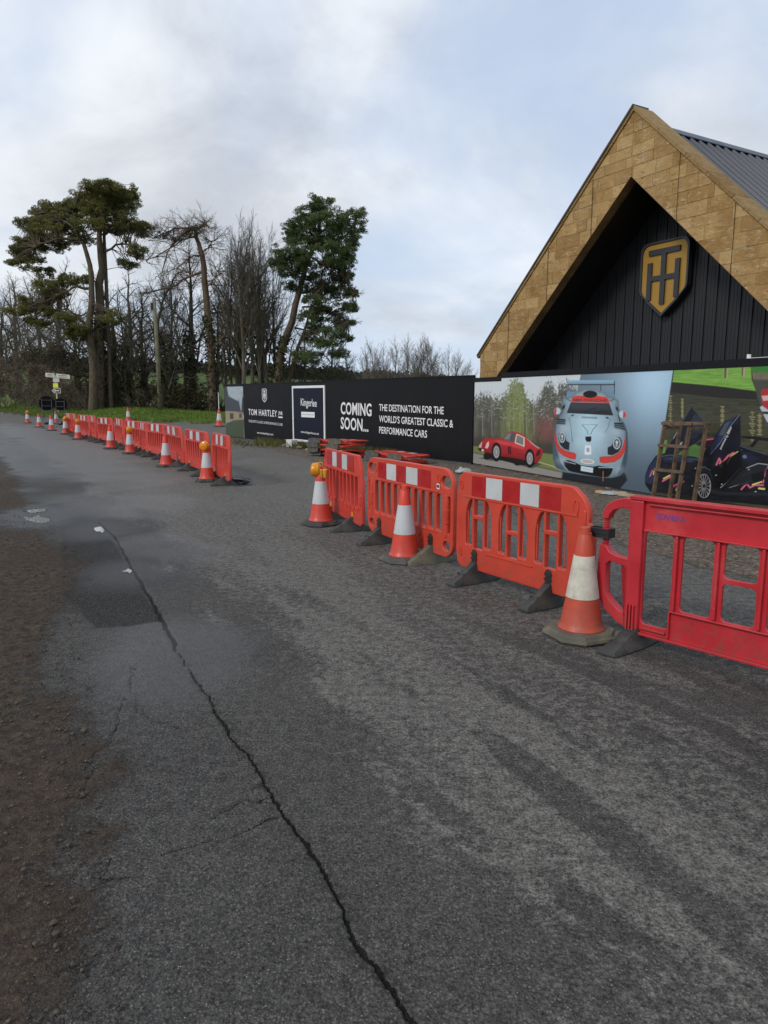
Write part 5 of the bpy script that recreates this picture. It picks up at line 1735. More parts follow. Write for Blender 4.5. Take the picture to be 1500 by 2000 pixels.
def arch(x0, z0, x1, z1, left=True, right=True, n=5, k=0.5):
    """opening with a rounded shoulder on the chosen sides"""
    w, h = x1 - x0, (z1 - z0) * k
    pts = [(x0, z0 + 0.012), (x0 + 0.012, z0), (x1 - 0.012, z0), (x1, z0 + 0.012)]
    if right:
        pts += [(x1 - w * 0.92 * (1 - math.cos(a)), z1 - h + h * math.sin(a)) for a in [i / n * math.pi / 2 for i in range(n + 1)]]
    else:
        pts += [(x1, z1)]
    if left:
        pts += [(x0 + w * 0.92 * (1 - math.cos(a)), z1 - h + h * math.sin(a)) for a in [i / n * math.pi / 2 for i in range(n, -1, -1)]]
    else:
        pts += [(x0, z1)]
    return pts

def panel_slats(hgt=0.95):
    h = BW / 2
    o = [(-h + 0.02, 0.13), (-h + 0.06, 0.105), (h - 0.06, 0.105), (h - 0.01, 0.14), (h, 0.30), (h, 0.66), (h - 0.028, 0.70), (h - 0.028, 0.76), (h - 0.13, 0.945), (h - 0.17, 0.95),
         (-h + 0.13, 0.95), (-h + 0.09, 0.94), (-h + 0.02, 0.74), (-h + 0.02, 0.70), (-h, 0.66), (-h, 0.30), (-h, 0.16)]
    loops = [o]
    n = 9
    x0, x1 = -h + 0.115, h - 0.135
    w = (x1 - x0) / n
    for k in range(n):
        z0 = 0.30 if k % 2 else 0.315
        loops.append(rrect(x0 + w * k + 0.022, z0, x0 + w * k + w - 0.022, 0.685, 0.02, 2))
    return loops

def panel_round():
    h = BW / 2
    o = []
    for (cx, cz, r, a0, a1) in ((h - 0.14, 0.24, 0.14, -90, 0), (h - 0.17, 0.78, 0.17, 0, 90), (-h + 0.15, 0.80, 0.15, 90, 180), (-h + 0.14, 0.24, 0.14, 180, 270)):
        for k in range(7):
            a = R(a0 + (a1 - a0) * k / 6)
            o.append((cx + r * math.cos(a), cz + r * math.sin(a)))
    loops = [o]
    # corner finger holes, end openings, slats
    loops.append(rrect(-h + 0.035, 0.775, -h + 0.165, 0.885, 0.05, 4))
    loops.append(rrect(h - 0.19, 0.765, h - 0.035, 0.875, 0.05, 4))
    loops.append(rrect(h - 0.155, 0.165, h - 0.05, 0.255, 0.04, 4))
    loops.append(rrect(-h + 0.05, 0.165, -h + 0.155, 0.255, 0.04, 4))
    loops.append(rrect(-h + 0.045, 0.33, -h + 0.085, 0.69, 0.018, 3))
    loops.append(rrect(h - 0.085, 0.33, h - 0.045, 0.69, 0.018, 3))
    n = 10
    x0, x1 = -h + 0.155, h - 0.155
    w = (x1 - x0) / n
    for k in range(n):
        loops.append(rrect(x0 + w * k + 0.020, 0.335, x0 + w * k + w - 0.020, 0.695, 0.03, 3))
    return loops

def panel_gothic():
    h = BW / 2
    o = [(-h, 0.27), (-h + 0.02, 0.155), (-h + 0.06, 0.105), (h - 0.08, 0.105), (h - 0.02, 0.13), (h, 0.17), (h, 0.66), (h - 0.045, 0.70), (h - 0.045, 0.80), (h - 0.10, 0.88), (h - 0.20, 0.945),
         (h - 0.26, 0.95), (-h + 0.10, 0.95), (-h + 0.03, 0.90), (-h + 0.015, 0.72), (-h, 0.66)]
    loops = [o]
    for (a, b_) in ((0.085, 0.30), (0.36, 0.575), (0.635, 0.85)):
        x0, x1 = -h + a * BW, -h + b_ * BW
        w = x1 - x0
        q = w * 0.25
        loops.append(arch(x0, 0.315, x0 + q, 0.722, True, False, k=0.5))
        loops.append(arch(x1 - q, 0.315, x1, 0.722, False, True, k=0.5))
        m0, m1 = x0 + q + 0.026, x1 - q - 0.026
        zc = 0.57 if a < 0.3 or a > 0.6 else 0.50
        loops.append([(m0, 0.295), (m1, 0.295), (m1, zc - 0.018), (m0, zc - 0.018)])
        loops.append([(m0, zc + 0.018), (m1, zc + 0.018), (m1, 0.722), (m0, 0.722)])
    return loops

def add_band(root, fr, z0=0.735, z1=0.925, thick=0.045, suffix=None):
    """alternating red and white reflective squares on the front face"""
    for k in range(5):
        x0, x1 = -BW / 2 + fr[k] * BW, -BW / 2 + fr[k + 1] * BW
        b = MB().box(x0 + 0.0008, -thick / 2 - 0.003, z0, x1 - 0.0008, -thick / 2 - 0.0006, z1)
        b.build('reflective_square', 'white_film' if k % 2 else 'red_film', root)

def add_feet(root, xs, mats=('rubber',), strap='yellow', turned=False):
    for k, x in enumerate(xs):
        f = link('foot', FOOT if len(mats) == 1 else FOOT.copy(), None, root)
        if len(mats) > 1:
            f.data.materials.clear()
        f.scale = (1, 0.86, 1)
        if not f.data.materials:
            f.data.materials.append(MAT[mats[k % len(mats)]])
        f.location.x = x
        if turned:
            f.rotation_euler.z = R(90)
            f.location.z = 0.02
        if strap == 'yellow':
            b = MB().box(-0.013, -0.030, 0.10, 0.013, -0.0235, 0.235)
            b.build('strap', 'yellow_tape', f)
        elif strap == 'clip':
            b = MB().prism(rrect(-0.032, 0.12, 0.032, 0.29, 0.03, 3, (0, 0, 1, 1)), -0.037, -0.0235)
            for zz in (0.16, 0.20, 0.24):
                b.box(-0.038, -0.043, zz, 0.038, -0.0375, zz + 0.018)
            b.build('clip', 'black_plastic', f)

def dimple_ring(cx, cz, rx, rz, y):
    return curve_mesh('dimple', [ellipse(cx, cz, rx, rz), list(reversed(ellipse(cx, cz, rx * 0.68, rz * 0.76)))], 0.008, 0.002, 1), y

def place(root, L, Rr, hgt=None):
    L, Rr = np.array(L, float), np.array(Rr, float)
    d = Rr - L
    m = (L + Rr) / 2
    root.location = (m[0], m[1], 0.004)
    root.rotation_euler = (0, 0, math.atan2(d[1], d[0]))
    root.scale = (np.linalg.norm(d) / BW, 1, (hgt or 0.95) / 0.95)

# slatted barrier: prototype of the long row
FR_A = (0.12, 0.27, 0.39, 0.53, 0.66, 0.82)
slat_me = curve_mesh('panel', panel_slats(), 0.042, 0.007, 1)
def make_slat(label, mat='orange_red_plastic', turned=False, lowpoly=False):
    root = empty('road_barrier')
    me = slat_me if mat == 'orange_red_plastic' else slat_me.copy()
    link('panel', me, mat, root)
    add_band(root, FR_A, 0.735, 0.925, 0.042)
    for x in (-BW / 2 + 0.03, BW / 2 - 0.045):
        MB().lathe([(0.026, 0.36), (0.030, 0.37), (0.030, 0.47), (0.026, 0.48)], 10, x, -0.012).build('hinge_lug', mat, root)
    b = MB()
    for k in range(0, 10):         # thickened bottom of each slat, as moulded
        x = -BW / 2 + 0.115 + (BW - 0.25) / 9 * k
        b.box(x - 0.020, -0.030, 0.28, x + 0.020, -0.0215, 0.325)
    b.box(-BW / 2 + 0.06, -0.027, 0.128, BW / 2 - 0.09, -0.0213, 0.142)
    b.box(-BW / 2 + 0.06, -0.029, 0.700, BW / 2 - 0.10, -0.0213, 0.716)
    b.build('moulding', mat, root, bevel=0.003)
    if not turned:
        me, y = dimple_ring(-BW / 2 + 0.12, 0.85, 0.030, 0.060, 0)
        o = link('dimple', me, mat, root); o.location.y = -0.023
    add_feet(root, (-0.46, 0.44), ('rubber',) if not turned else ('rubber_grey', 'rubber_mossy'), 'yellow' if not turned else None, turned)
    tag(root, label, 'barrier')
    return root

# the four near barriers
NB = [((-0.80, 9.62), (-0.235, 8.12), 0.925), ((-0.17, 7.98), (0.655, 6.47), 0.94), ((0.665, 6.27), (1.505, 5.00), 0.952)]
b1 = make_slat('slatted orange-red barrier beside the yellow-lamped cone at the yard gap')
place(b1, *NB[0])
b1['group'] = 'red plastic road barriers'

b2 = empty('road_barrier')
tag(b2, 'orange barrier with rounded corner holes and narrow slats behind a plain cone', 'barrier', 'red plastic road barriers')
link('panel', curve_mesh('panel', panel_round(), 0.046, 0.008, 2), 'orange_plastic', b2)
add_band(b2, (0.155, 0.265, 0.385, 0.505, 0.635, 0.775), 0.735, 0.905, 0.046)
for x in (-BW / 2 + 0.10, BW / 2 - 0.11):
    b = MB().lathe([(0.028, 0.30), (0.030, 0.33), (0.030, 0.42), (0.036, 0.425), (0.036, 0.56), (0.030, 0.565), (0.030, 0.64), (0.026, 0.70)], 14, x, -0.010)
    me = b.mesh('hinge_post'); auto_smooth(me, 40); link('hinge_post', me, 'orange_plastic', b2)
b = MB()
b.box(-BW / 2 + 0.24, -0.031, 0.318, BW / 2 - 0.24, -0.0235, 0.328).box(-BW / 2 + 0.21, -0.031, 0.708, BW / 2 - 0.22, -0.0235, 0.722)
b.build('moulding', 'orange_plastic', b2, bevel=0.003)
for x in (-BW / 2 + 0.205, BW / 2 - 0.225):
    me, y = dimple_ring(x, 0.845, 0.026, 0.052, 0); o = link('dimple', me, 'orange_plastic', b2); o.location.y = -0.025
for x in (-0.18, 0.28):          # maker's roundels pressed into the lower band
    me, y = dimple_ring(x, 0.235, 0.045, 0.040, 0); o = link('dimple', me, 'orange_plastic', b2); o.location.y = -0.0245
MB().box(0.545, -0.0275, 0.742, 0.590, -0.0262, 0.795).build('warning_sticker', 'print_white', b2)
MB().box(0.551, -0.0285, 0.755, 0.584, -0.0276, 0.783).build('sticker_print', 'black_plastic', b2)
add_feet(b2, (-0.53, 0.45), ('rubber', 'rubber_mossy'), 'clip')
place(b2, *NB[1])

b3 = empty('road_barrier')
tag(b3, 'orange barrier with arched H-shaped openings behind the scuffed cone', 'barrier', 'red plastic road barriers')
link('panel', curve_mesh('panel', panel_gothic(), 0.050, 0.009, 2), 'orange_plastic', b3)
add_band(b3, (0.135, 0.255, 0.385, 0.520, 0.655, 0.80), 0.752, 0.925, 0.050)
b = MB()
b.box(-BW / 2 + 0.10, -0.033, 0.732, BW / 2 - 0.14, -0.0255, 0.744).box(-BW / 2 + 0.42, -0.032, 0.268, BW / 2 - 0.60, -0.0255, 0.280)
for x in (-0.62, -0.355, -0.19, 0.085, 0.245, 0.55):
    b.box(x - 0.006, -0.031, 0.34, x + 0.006, -0.0255, 0.62)
b.build('moulding', 'orange_plastic', b3, bevel=0.003)
for (x, zz, rx, rz_) in ((-BW / 2 + 0.075, 0.835, 0.024, 0.042), (BW / 2 - 0.165, 0.80, 0.030, 0.062), (-BW / 2 + 0.075, 0.24, 0.018, 0.045)):
    me, y = dimple_ring(x, zz, rx, rz_, 0); o = link('dimple', me, 'orange_plastic', b3); o.location.y = -0.027
b = MB()
b.box(BW / 2 - 0.085, -0.045, 0.17, BW / 2 - 0.008, 0.045, 0.67).box(BW / 2 - 0.085, -0.04, 0.672, BW / 2 - 0.055, 0.04, 0.79)
b.build('end_post', 'orange_plastic', b3, bevel=0.012)
add_feet(b3, (-0.53, 0.38), ('rubber', 'rubber'), 'clip')
place(b3, *NB[2])

# the pink-red barrier of open I-section
b4 = empty('road_barrier')
tag(b4, 'pink-red open-frame barrier marked with purple lettering', 'barrier', 'red plastic road barriers')
W4 = 2.0
h4 = W4 / 2
xp = -h4 + 0.20                       # main post starts here
loops = [[(xp, 0.085), (h4 - 0.2, 0.085), (h4 - 0.05, 0.2), (h4, 0.3), (h4, 0.8), (h4 - 0.2, 0.97), (xp, 0.97)]]
ops = []
x = xp + 0.095
loops.append(rrect(x, 0.150, x + 0.19, 0.755, 0.035, 4)); x += 0.19 + 0.06
k = 0
while x + 0.19 < h4 - 0.08:
    if k % 2 == 1:
        loops.append(rrect(x, 0.285, x + 0.19, 0.515, 0.03, 4)); loops.append(rrect(x, 0.545, x + 0.19, 0.755, 0.03, 4))
    else:
        loops.append(rrect(x, 0.285, x + 0.19, 0.755, 0.03, 4))
    ops.append(x)
    x += 0.19 + 0.062
    k += 1
link('panel', curve_mesh('panel', loops, 0.022, 0.003, 1), 'pink_red_plastic', b4)
b = MB()
b.box(xp - 0.004, -0.045, 0.952, h4 - 0.2, 0.045, 0.975)                                   # top flange
b.box(xp + 0.12, -0.035, 0.925, h4 - 0.2, -0.0115, 0.935)
b.box(xp + 0.098, -0.040, 0.760, h4 - 0.1, -0.0115, 0.771)
b.box(xp + 0.002, -0.045, 0.080, h4 - 0.2, 0.045, 0.096)                                    # bottom flanges
b.box(xp + 0.10, -0.030, 0.118, xp + 0.27, -0.0115, 0.130)
b.box(xp + 0.290, -0.034, 0.270, h4 - 0.1, -0.0115, 0.280)
b.box(xp + 0.286, -0.030, 0.10, xp + 0.296, -0.0115, 0.269)
b.build('flange', 'pink_red_plastic', b4, bevel=0.003)
b = MB().box(xp - 0.006, -0.038, 0.10, xp + 0.088, 0.038, 0.950)
b.build('main_post', 'pink_red_plastic', b4, bevel=0.010)
b = MB()
for q in (0.012, 0.034, 0.056):
    b.box(xp + q, -0.055, 0.10, xp + q + 0.012, -0.0385, 0.27)
b.build('stiffener', 'pink_red_plastic', b4, bevel=0.003)
b = MB()
for q in [p for p in ops] + [ops[-1] + 0.252]:
    b.box(q - 0.039, -0.036, 0.29, q - 0.023, 0.036, 0.755)
b.build('bar_web', 'pink_red_plastic', b4, bevel=0.003)
# side loop: upper hook, coil, lower D-shaped loop
b = MB()
hook = [(xp + 0.0, 0.955), (xp - 0.05, 0.955), (xp - 0.12, 0.935), (xp - 0.175, 0.895), (xp - 0.20, 0.84), (xp - 0.20, 0.805), (xp - 0.155, 0.805), (xp - 0.150, 0.835), (xp - 0.12, 0.868), (xp - 0.06, 0.888), (xp + 0.0, 0.885)]
me = curve_mesh('hook', [hook], 0.07, 0.006, 1); link('hook', me, 'pink_red_plastic', b4)
low = [(xp, 0.105), (xp - 0.06, 0.125), (xp - 0.16, 0.195), (xp - 0.21, 0.275), (xp - 0.225, 0.36), (xp - 0.215, 0.625), (xp - 0.165, 0.625), (xp - 0.14, 0.59), (xp - 0.09, 0.570), (xp, 0.560)]
hole = [(xp - 0.008, 0.205), (xp - 0.045, 0.205), (xp - 0.12, 0.262), (xp - 0.155, 0.31), (xp - 0.160, 0.50), (xp - 0.135, 0.525), (xp - 0.05, 0.515), (xp - 0.008, 0.50)]
me = curve_mesh('side_loop', [low, hole], 0.065, 0.006, 1); link('side_loop', me, 'pink_red_plastic', b4)
prof = []
for q in range(13):
    zz = 0.62 + q * 0.0155
    prof += [(0.017, zz), (0.025, zz + 0.004), (0.025, zz + 0.008), (0.017, zz + 0.012)]
me = MB().lathe(prof, 14, xp - 0.185, 0).mesh('coil_pin'); auto_smooth(me, 40); link('coil_pin', me, 'pink_red_plastic', b4)
b = MB().box(xp - 0.285, -0.042, 0.672, xp - 0.145, -0.026, 0.735).box(xp - 0.285, 0.026, 0.672, xp - 0.145, 0.042, 0.735).box(xp - 0.16, -0.026, 0.672, xp - 0.145, 0.026, 0.735).box(xp - 0.300, -0.042, 0.672, xp - 0.2855, 0.042, 0.735)
b.box(xp - 0.28, -0.045, 0.700, xp - 0.155, -0.0425, 0.709)
b.build('connector', 'black_plastic', b4, bevel=0.003)
me, mn, mx = text_mesh('SKANSKA', 0.03)
me.transform(Matrix.Translation((xp + 0.16, -0.0122, 0.845)) @ Matrix.Rotation(math.pi / 2, 4, 'X') @ Matrix.Diagonal((0.19 / mx[0], 0.050, 1, 1)))
link('lettering', me, 'purple_ink', b4)
f = link('foot', FOOT.copy(), None, b4); f.data.materials.clear(); f.data.materials.append(MAT['rubber']); f.location = (xp + 0.05, 0.0, 0); f.scale = (1.25, 1.0, 0.62)
f = link('foot', FOOT.copy(), None, b4); f.data.materials.clear(); f.data.materials.append(MAT['rubber']); f.location = (h4 - 0.35, 0.0, 0); f.scale = (1.25, 1.0, 0.62)
b4.location = (1.47 + 0.66 * 1.0, 4.66 - 0.75 * 1.0, 0.004)
b4.rotation_euler = (0, 0, math.atan2(-0.75, 0.66))

# the long row on the left: twelve barriers
ROW = [(-2.66, 12.62), (-3.10, 13.30), (-4.30, 15.75), (-5.05, 17.3), (-6.22, 19.15), (-8.5, 23.1), (-11.6, 27.7), (-13.95, 31.6)]
def on_row(u):
    k = (u - 750) / F
    for (x0, y0), (x1, y1) in zip(ROW[:-1], ROW[1:]):
        a, b_ = x0 - k * y0 * 1.0, x1 - k * y1 * 1.0
        if a * b_ <= 0:
            f = a / (a - b_)
            return np.array([x0 + (x1 - x0) * f, y0 + (y1 - y0) * f])
    return np.array(ROW[0] if u > 400 else ROW[-1])
BND = [461, 406, 365, 322, 291, 272, 248, 222, 197, 177, 158, 145, 132.5]
ORD = ['first', 'second', 'third', 'fourth', 'fifth', 'sixth', 'seventh', 'eighth', 'ninth', 'tenth', 'eleventh', 'twelfth']
row_src = None
for k in range(12):
    R_, L_ = on_row(BND[k]), on_row(BND[k + 1])
    gap = (R_ - L_) / np.linalg.norm(R_ - L_) * 0.012
    tw = np.array([gap[1], -gap[0]]) * random.uniform(2, 7) * (1 if k % 2 else -1)       # the row zigzags a little
    lab = 'slatted red barrier, %s from the black bag in the long row' % ORD[k]
    if row_src is None:
        row_src = make_slat(lab)
        o = row_src
    else:
        o = copy_tree(row_src)
        o['label'] = lab
    o['group'] = 'red plastic road barriers'
    place(o, L_ + gap + tw, R_ - gap - tw, 0.905 + random.uniform(-0.02, 0.02))
    o.rotation_euler.x = R(random.uniform(-2.5, 2.5))

# barriers stacked flat against the hoarding
flat_src = None
def lay(cx, cy, z, ang, sc, lab):
    global flat_src
    if flat_src is None:
        flat_src = make_slat(lab, turned=True)
        o = flat_src
    else:
        o = copy_tree(flat_src)
        o['label'] = lab
    o['group'] = 'barriers stacked flat by the hoarding'
    o.scale = (sc, 1, 1)
    o.rotation_euler = (R(-90 + random.uniform(-3, 3)), R(random.uniform(-2.5, 2.5)), ang)
    o.location = (cx, cy, z)
    return o
PA, PB = ground(622, 891), ground(722, 905)
PA, PB = np.array([-1.88, 20.15]), np.array([-0.62, 18.3])
ang = math.atan2(PB[1] - PA[1], PB[0] - PA[0])
mid = (PA + PB) / 2 - np.array([math.sin(-ang), math.cos(ang)]) * 0.25
for k, zz in enumerate((0.085, 0.200, 0.315, 0.430)):
    lay(mid[0] + random.uniform(-.05, .05) - 0.22, mid[1] + random.uniform(-.05, .05), zz, ang + random.uniform(-0.05, 0.05) + math.pi * 0, 1.15, 'red barrier lying flat, %s from the ground in the tall stack by the hoarding' % ORD[k])
PC = np.array([-0.10, 17.35])
for k, zz in enumerate((0.085, 0.200)):
    lay(PC[0] + random.uniform(-.05, .05), PC[1], zz, ang + random.uniform(-0.04, 0.04), 1.05, 'red barrier lying flat, %s of the low pair beside the tall stack' % ('lower', 'upper')[k])

# ------------------------------------------------------------------ cones and lamps
def cone_mesh():
    b = MB().lathe([(0.158, 0.052), (0.160, 0.060), (0.150, 0.075), (0.138, 0.10), (0.122, 0.20), (0.108, 0.268), (0.066, 0.56), (0.046, 0.695), (0.043, 0.70), (0.043, 0.71), (0.036, 0.712), (0.033, 0.745), (0.028, 0.75)], 36)
    me = b.mesh('cone_body'); auto_smooth(me, 35)
    return me
CONE = cone_mesh()
SLEEVE = MB().lathe([(0.1095, 0.270), (0.1110, 0.271), (0.0690, 0.556), (0.0675, 0.557)], 36).mesh('reflective_sleeve'); auto_smooth(SLEEVE, 35)
def base_mesh():
    b = MB()
    out = []
    for (r, z) in ((0.225, 0.0), (0.232, 0.012), (0.225, 0.030), (0.205, 0.034), (0.195, 0.052), (0.10, 0.054)):
        c = r * 0.52
        out += [(r, -c, z), (r, c, z), (c, r, z), (-c, r, z), (-r, c, z), (-r, -c, z), (-c, -r, z), (c, -r, z)]
    fs = [tuple(reversed(range(8))), tuple(range(40, 48))]
    for i in range(5):
        for k in range(8):
            fs.append((8 * i + k, 8 * i + (k + 1) % 8, 8 * i + 8 + (k + 1) % 8, 8 * i + 8 + k))
    b.add(out, fs)
    return b.mesh('base')
BASE = base_mesh()
def make_cone(label, xy, rz=0.0, body='cone_orange', sleeve='white_film', base='rubber', hgt=0.73, tilt=0.0):
    root = empty('traffic_cone', (xy[0], xy[1], 0.004), rz)
    root.scale = (hgt / 0.75,) * 3
    root.rotation_euler = (tilt, 0, rz)
    def share(me, mat):
        key = me.name + mat
        if key not in SHARED:
            c = me.copy(); c.materials.clear(); c.materials.append(MAT[mat]); SHARED[key] = c
        return SHARED[key]
    link('base', share(BASE, base), None, root)
    link('cone_body', share(CONE, body), None, root)
    link('reflective_sleeve', share(SLEEVE, sleeve), None, root)
    tag(root, label, 'traffic cone', 'orange and white traffic cones')
    return root
SHARED = {}
LAMP = None
def make_lamp(label, xy, rz, z=0.585):
    """round hazard lamp on its battery box; the lens axis is the local y"""
    global LAMP
    if LAMP is None:
        root = empty('hazard_lamp')
        me = MB().lathe([(0.004, -0.060), (0.050, -0.056), (0.080, -0.040), (0.088, -0.020), (0.088, 0.000), (0.094, 0.002), (0.094, 0.016)], 28, 0, 0.095, 'y').mesh('lens'); auto_smooth(me, 30)
        link('lens', me, 'amber_lens', root)
        me = MB().lathe([(0.093, 0.0165), (0.089, 0.030), (0.080, 0.052), (0.050, 0.070), (0.004, 0.074)], 28, 0, 0.095, 'y').mesh('housing'); auto_smooth(me, 30)
        link('housing', me, 'yellow_plastic', root)
        b = MB().add([(-0.05, 0.05, -0.005), (0.05, 0.05, -0.005), (0.06, 0.05, 0.105), (-0.06, 0.05, 0.105), (-0.05, 0.145, -0.005), (0.05, 0.145, -0.005), (0.06, 0.150, 0.105), (-0.06, 0.150, 0.105)],
                     [(0, 1, 2, 3), (7, 6, 5, 4), (0, 4, 5, 1), (1, 5, 6, 2), (2, 6, 7, 3), (3, 7, 4, 0)])
        b.build('battery_box', 'yellow_plastic', root, bevel=0.008)
        MB().box(-0.0615, 0.098, 0.0, 0.0615, 0.102, 0.1045).build('box_seam', 'black_plastic', root)
        b = MB().tube([(0.0, 0.06 + 0.036 * math.cos(a), 0.155 + 0.036 * math.sin(a)) for a in [math.pi * 2 * q / 12 for q in range(12)]] + [(0.0, 0.096, 0.155)], 0.006, 6)
        b.build('handle', 'yellow_plastic', root)
        MB().lathe([(0.060, -0.035), (0.064, -0.02), (0.05, 0.0), (0.03, 0.012)], 16, 0, 0.06).build('socket', 'cone_orange', root)
        LAMP = root
    else:
        root = copy_tree(LAMP)
    root.location = (xy[0], xy[1], z)
    root.rotation_euler = (0, 0, rz)
    tag(root, label, 'hazard lamp', 'yellow hazard lamps')
    # sit the socket over the cone's axis
    c, s = math.cos(rz), math.sin(rz)
    root.location.x -= -s * 0.06
    root.location.y -= c * 0.06
    return root
gz = lambda u, v: ground(u, v)[:2]
make_cone('clean cone with bright sleeve before the barrier with rounded corners', gz(790, 1094), 0.5, hgt=0.745, base='rubber_grey')
make_cone('scuffed cone with dirty sleeve and mossy base beside the pink-red barrier', gz(1134, 1240), 0.35, 'cone_faded', 'dirty_film', 'rubber_mossy', 0.745)
p = gz(627, 1024)
make_cone('lamp-topped cone beside the first slatted barrier of the near run', p, 0.6, base='rubber', hgt=0.74)
make_lamp('yellow hazard lamp seen from behind on the cone at the yard gap', p, R(-100), 0.60)
p = gz(405, 940)
make_cone('lamp-topped cone standing beside the black bag at the row end', p, 0.2, base='rubber')
make_lamp('hazard lamp with amber lens on the cone beside the black bag', p, R(-18), 0.585)
make_cone('plain cone before the third barrier of the long row', gz(325, 911), 0.5)
p = gz(254.5, 886)
make_cone('lamp-topped cone before the middle of the long barrier row', p, 0.4)
make_lamp('yellow hazard lamp on the cone before the middle of the long row', p, R(35), 0.585)
make_cone('plain cone before the middle of the long barrier row', gz(216.5, 876.5), 0.3)
p = gz(153, 858)
make_cone('lamp-topped cone before the eleventh barrier of the long row', p, 0.1)
make_lamp('yellow hazard lamp on the cone before the eleventh barrier', p, R(40), 0.585)
p = gz(128.5, 848)
make_cone('worn lamp-topped cone at the far end of the barrier row', p, 0.4, 'cone_faded')
make_lamp('hazard lamp at the far end of the barrier row', p, R(60), 0.585)
make_cone('plain cone between the barrier row and the round sign backs', gz(101, 841), 0.3)
make_cone('plain cone standing before the larger round sign', gz(77, 834.5), 0.1)
p = gz(54, 826.5)
make_cone('lamp-topped cone standing alone at the verge beyond the round signs', p, 0.1)
make_lamp('hazard lamp on the lone cone at the verge', p, R(60), 0.585)
make_cone('leaning cone behind the round sign frames', gz(110.5, 826), 0.1, tilt=R(6))
make_cone('plain cone on the grassy far kerb behind the barrier row', gz(251, 823.5), 0.1, hgt=0.9)
make_cone('cone with a slim pole on the side road by the hoarding end', gz(428.5, 833.5), 0.1, hgt=0.95)
p = gz(428.8, 833.5)
pp = empty('slim_pole', (p[0], p[1], 0.9)); tag(pp, 'slim pale pole rising from the cone by the hoarding end', 'pole')
MB().tube([(0, 0, 0), (0.0, 0, 0.92)], [0.022, 0.018], 8).build('pole', 'print_white', pp)
MB().tube([(0.0, 0, 0.921), (0.0, 0, 0.96)], [0.026, 0.020], 8).build('cap', 'grey_metal', pp)

# black bag at the row end
P = gz(466, 946)
rock((P[0], P[1], 0.0), (0.24, 0.13, 0.085), 'bag_black', 'crumpled black bag weighing down the end barrier foot', 'bag', 9, name='black_bag')

# ------------------------------------------------------------------ signs
P = ground(113, 821)
sgn = empty('signpost', (P[0] + 0.1, 52.0, 0.6), R(8))
sgn.location = (*(at_depth(113, 800, 52.0)[:2]), 0.62)
tag(sgn, 'cream finger signpost with two arms above yellow and brown plates', 'signpost')
zA = lambda v: at_depth(113, v, 52.0)[2] - 0.62
MB().tube([(0, 0, -0.1), (0, 0, zA(733))], 0.055, 8).build('post', 'sign_post', sgn)
m_px = 52.0 / F
def arm(sx, u_end, tilt):
    L = abs(u_end - 113) * m_px
    b = MB()
    poly = [(0.06 * sx, -0.15), (L * sx, -0.15 - tilt), ((L + 0.03) * sx, 0.0 - tilt), (L * sx, 0.15 - tilt), (0.06 * sx, 0.15)]
    b.prism(poly if sx > 0 else list(reversed(poly)), -0.03, 0.03)
    o = b.build('finger_arm', 'sign_cream', sgn)
    o.location.z = zA(733.5)
    for zz in (0.055, -0.055):
        q = MB().box(min(0.2 * sx, L * 0.8 * sx), -0.034, zz - 0.016 - tilt * 0.5, max(0.2 * sx, L * 0.8 * sx), -0.0305, zz + 0.016 - tilt * 0.5)
        t_ = q.build('lettering', 'print_dark', o)
    return o
arm(-1, 95.5, -0.05); arm(1, 139, 0.10)
MB().box(-0.16, -0.085, zA(746.5), 0.26, -0.06, zA(738.5)).build('route_plate', 'sign_cream', sgn)
MB().box(-0.18, -0.09, zA(757), 0.16, -0.06, zA(748.5)).build('notice_plate', 'sign_yellow', sgn)
b = MB().prism([(-0.30, zA(763)), (-0.12, zA(768)), (0.30, zA(768)), (0.30, zA(758)), (-0.12, zA(758))], -0.095, -0.06)
ap = b.build('arrow_plate', 'sign_cream', sgn)
MB().prism([(-0.20, zA(763)), (-0.06, zA(767)), (0.26, zA(767)), (0.26, zA(759)), (-0.06, zA(759))], -0.099, -0.0955).build('arrow_panel', 'sign_brown', ap)
MB().prism([(-0.14, zA(763)), (0.02, zA(766)), (-0.04, zA(763.6)), (0.20, zA(764.0)), (0.20, zA(762.0)), (-0.04, zA(762.4)), (0.02, zA(760))], -0.102, -0.0995).build('arrow', 'print_white', ap)

def round_sign(u, v, Y, r, label, rz):
    c = at_depth(u, v, Y)
    root = empty('round_sign', (c[0], c[1], 0.004), rz)
    zc = c[2]
    me = MB().lathe([(r, -0.012), (r, 0.012)], 32, 0, zc, 'y').mesh('disc'); link('disc', me, 'sign_back', root)
    b = MB()
    for sx in (-1, 1):
        b.bar((sx * r * 0.60, -0.035, zc + r * 0.62), (sx * r * 0.64, -0.30, 0.02), 0.018)
        b.bar((sx * r * 0.60, 0.035, zc + r * 0.62), (sx * r * 0.64, 0.30, 0.02), 0.018)
    for zz in (zc + r * 0.45, zc - r * 0.35, zc - r * 0.95):
        b.bar((-r * 0.60, -0.035 - (zc - zz) * 0.12, zz), (r * 0.60, -0.035 - (zc - zz) * 0.12, zz), 0.018)
    b.bar((-r * 0.80, -0.30, 0.02), (r * 0.80, -0.30, 0.02), 0.018)
    b.build('folding_frame', 'dark_frame', root)
    tag(root, label, 'road sign', 'round temporary sign backs')
    return root
round_sign(91.5, 788, 36.5, 0.37, 'larger round temporary sign seen from its black back', R(18))
round_sign(118, 790, 38.5, 0.34, 'smaller round sign back beside the finger signpost', R(12))
P = gz(96, 829)
rock((P[0], P[1], 0.0), (0.30, 0.16, 0.10), 'bag_black', 'black sandbag on the frame of the larger round sign', 'sandbag', 31, name='sandbag')
P = gz(120, 830)
rock((P[0], P[1], 0.0), (0.28, 0.18, 0.14), 'bag_black', 'black sandbag on the frame of the smaller round sign', 'sandbag', 33, name='sandbag')

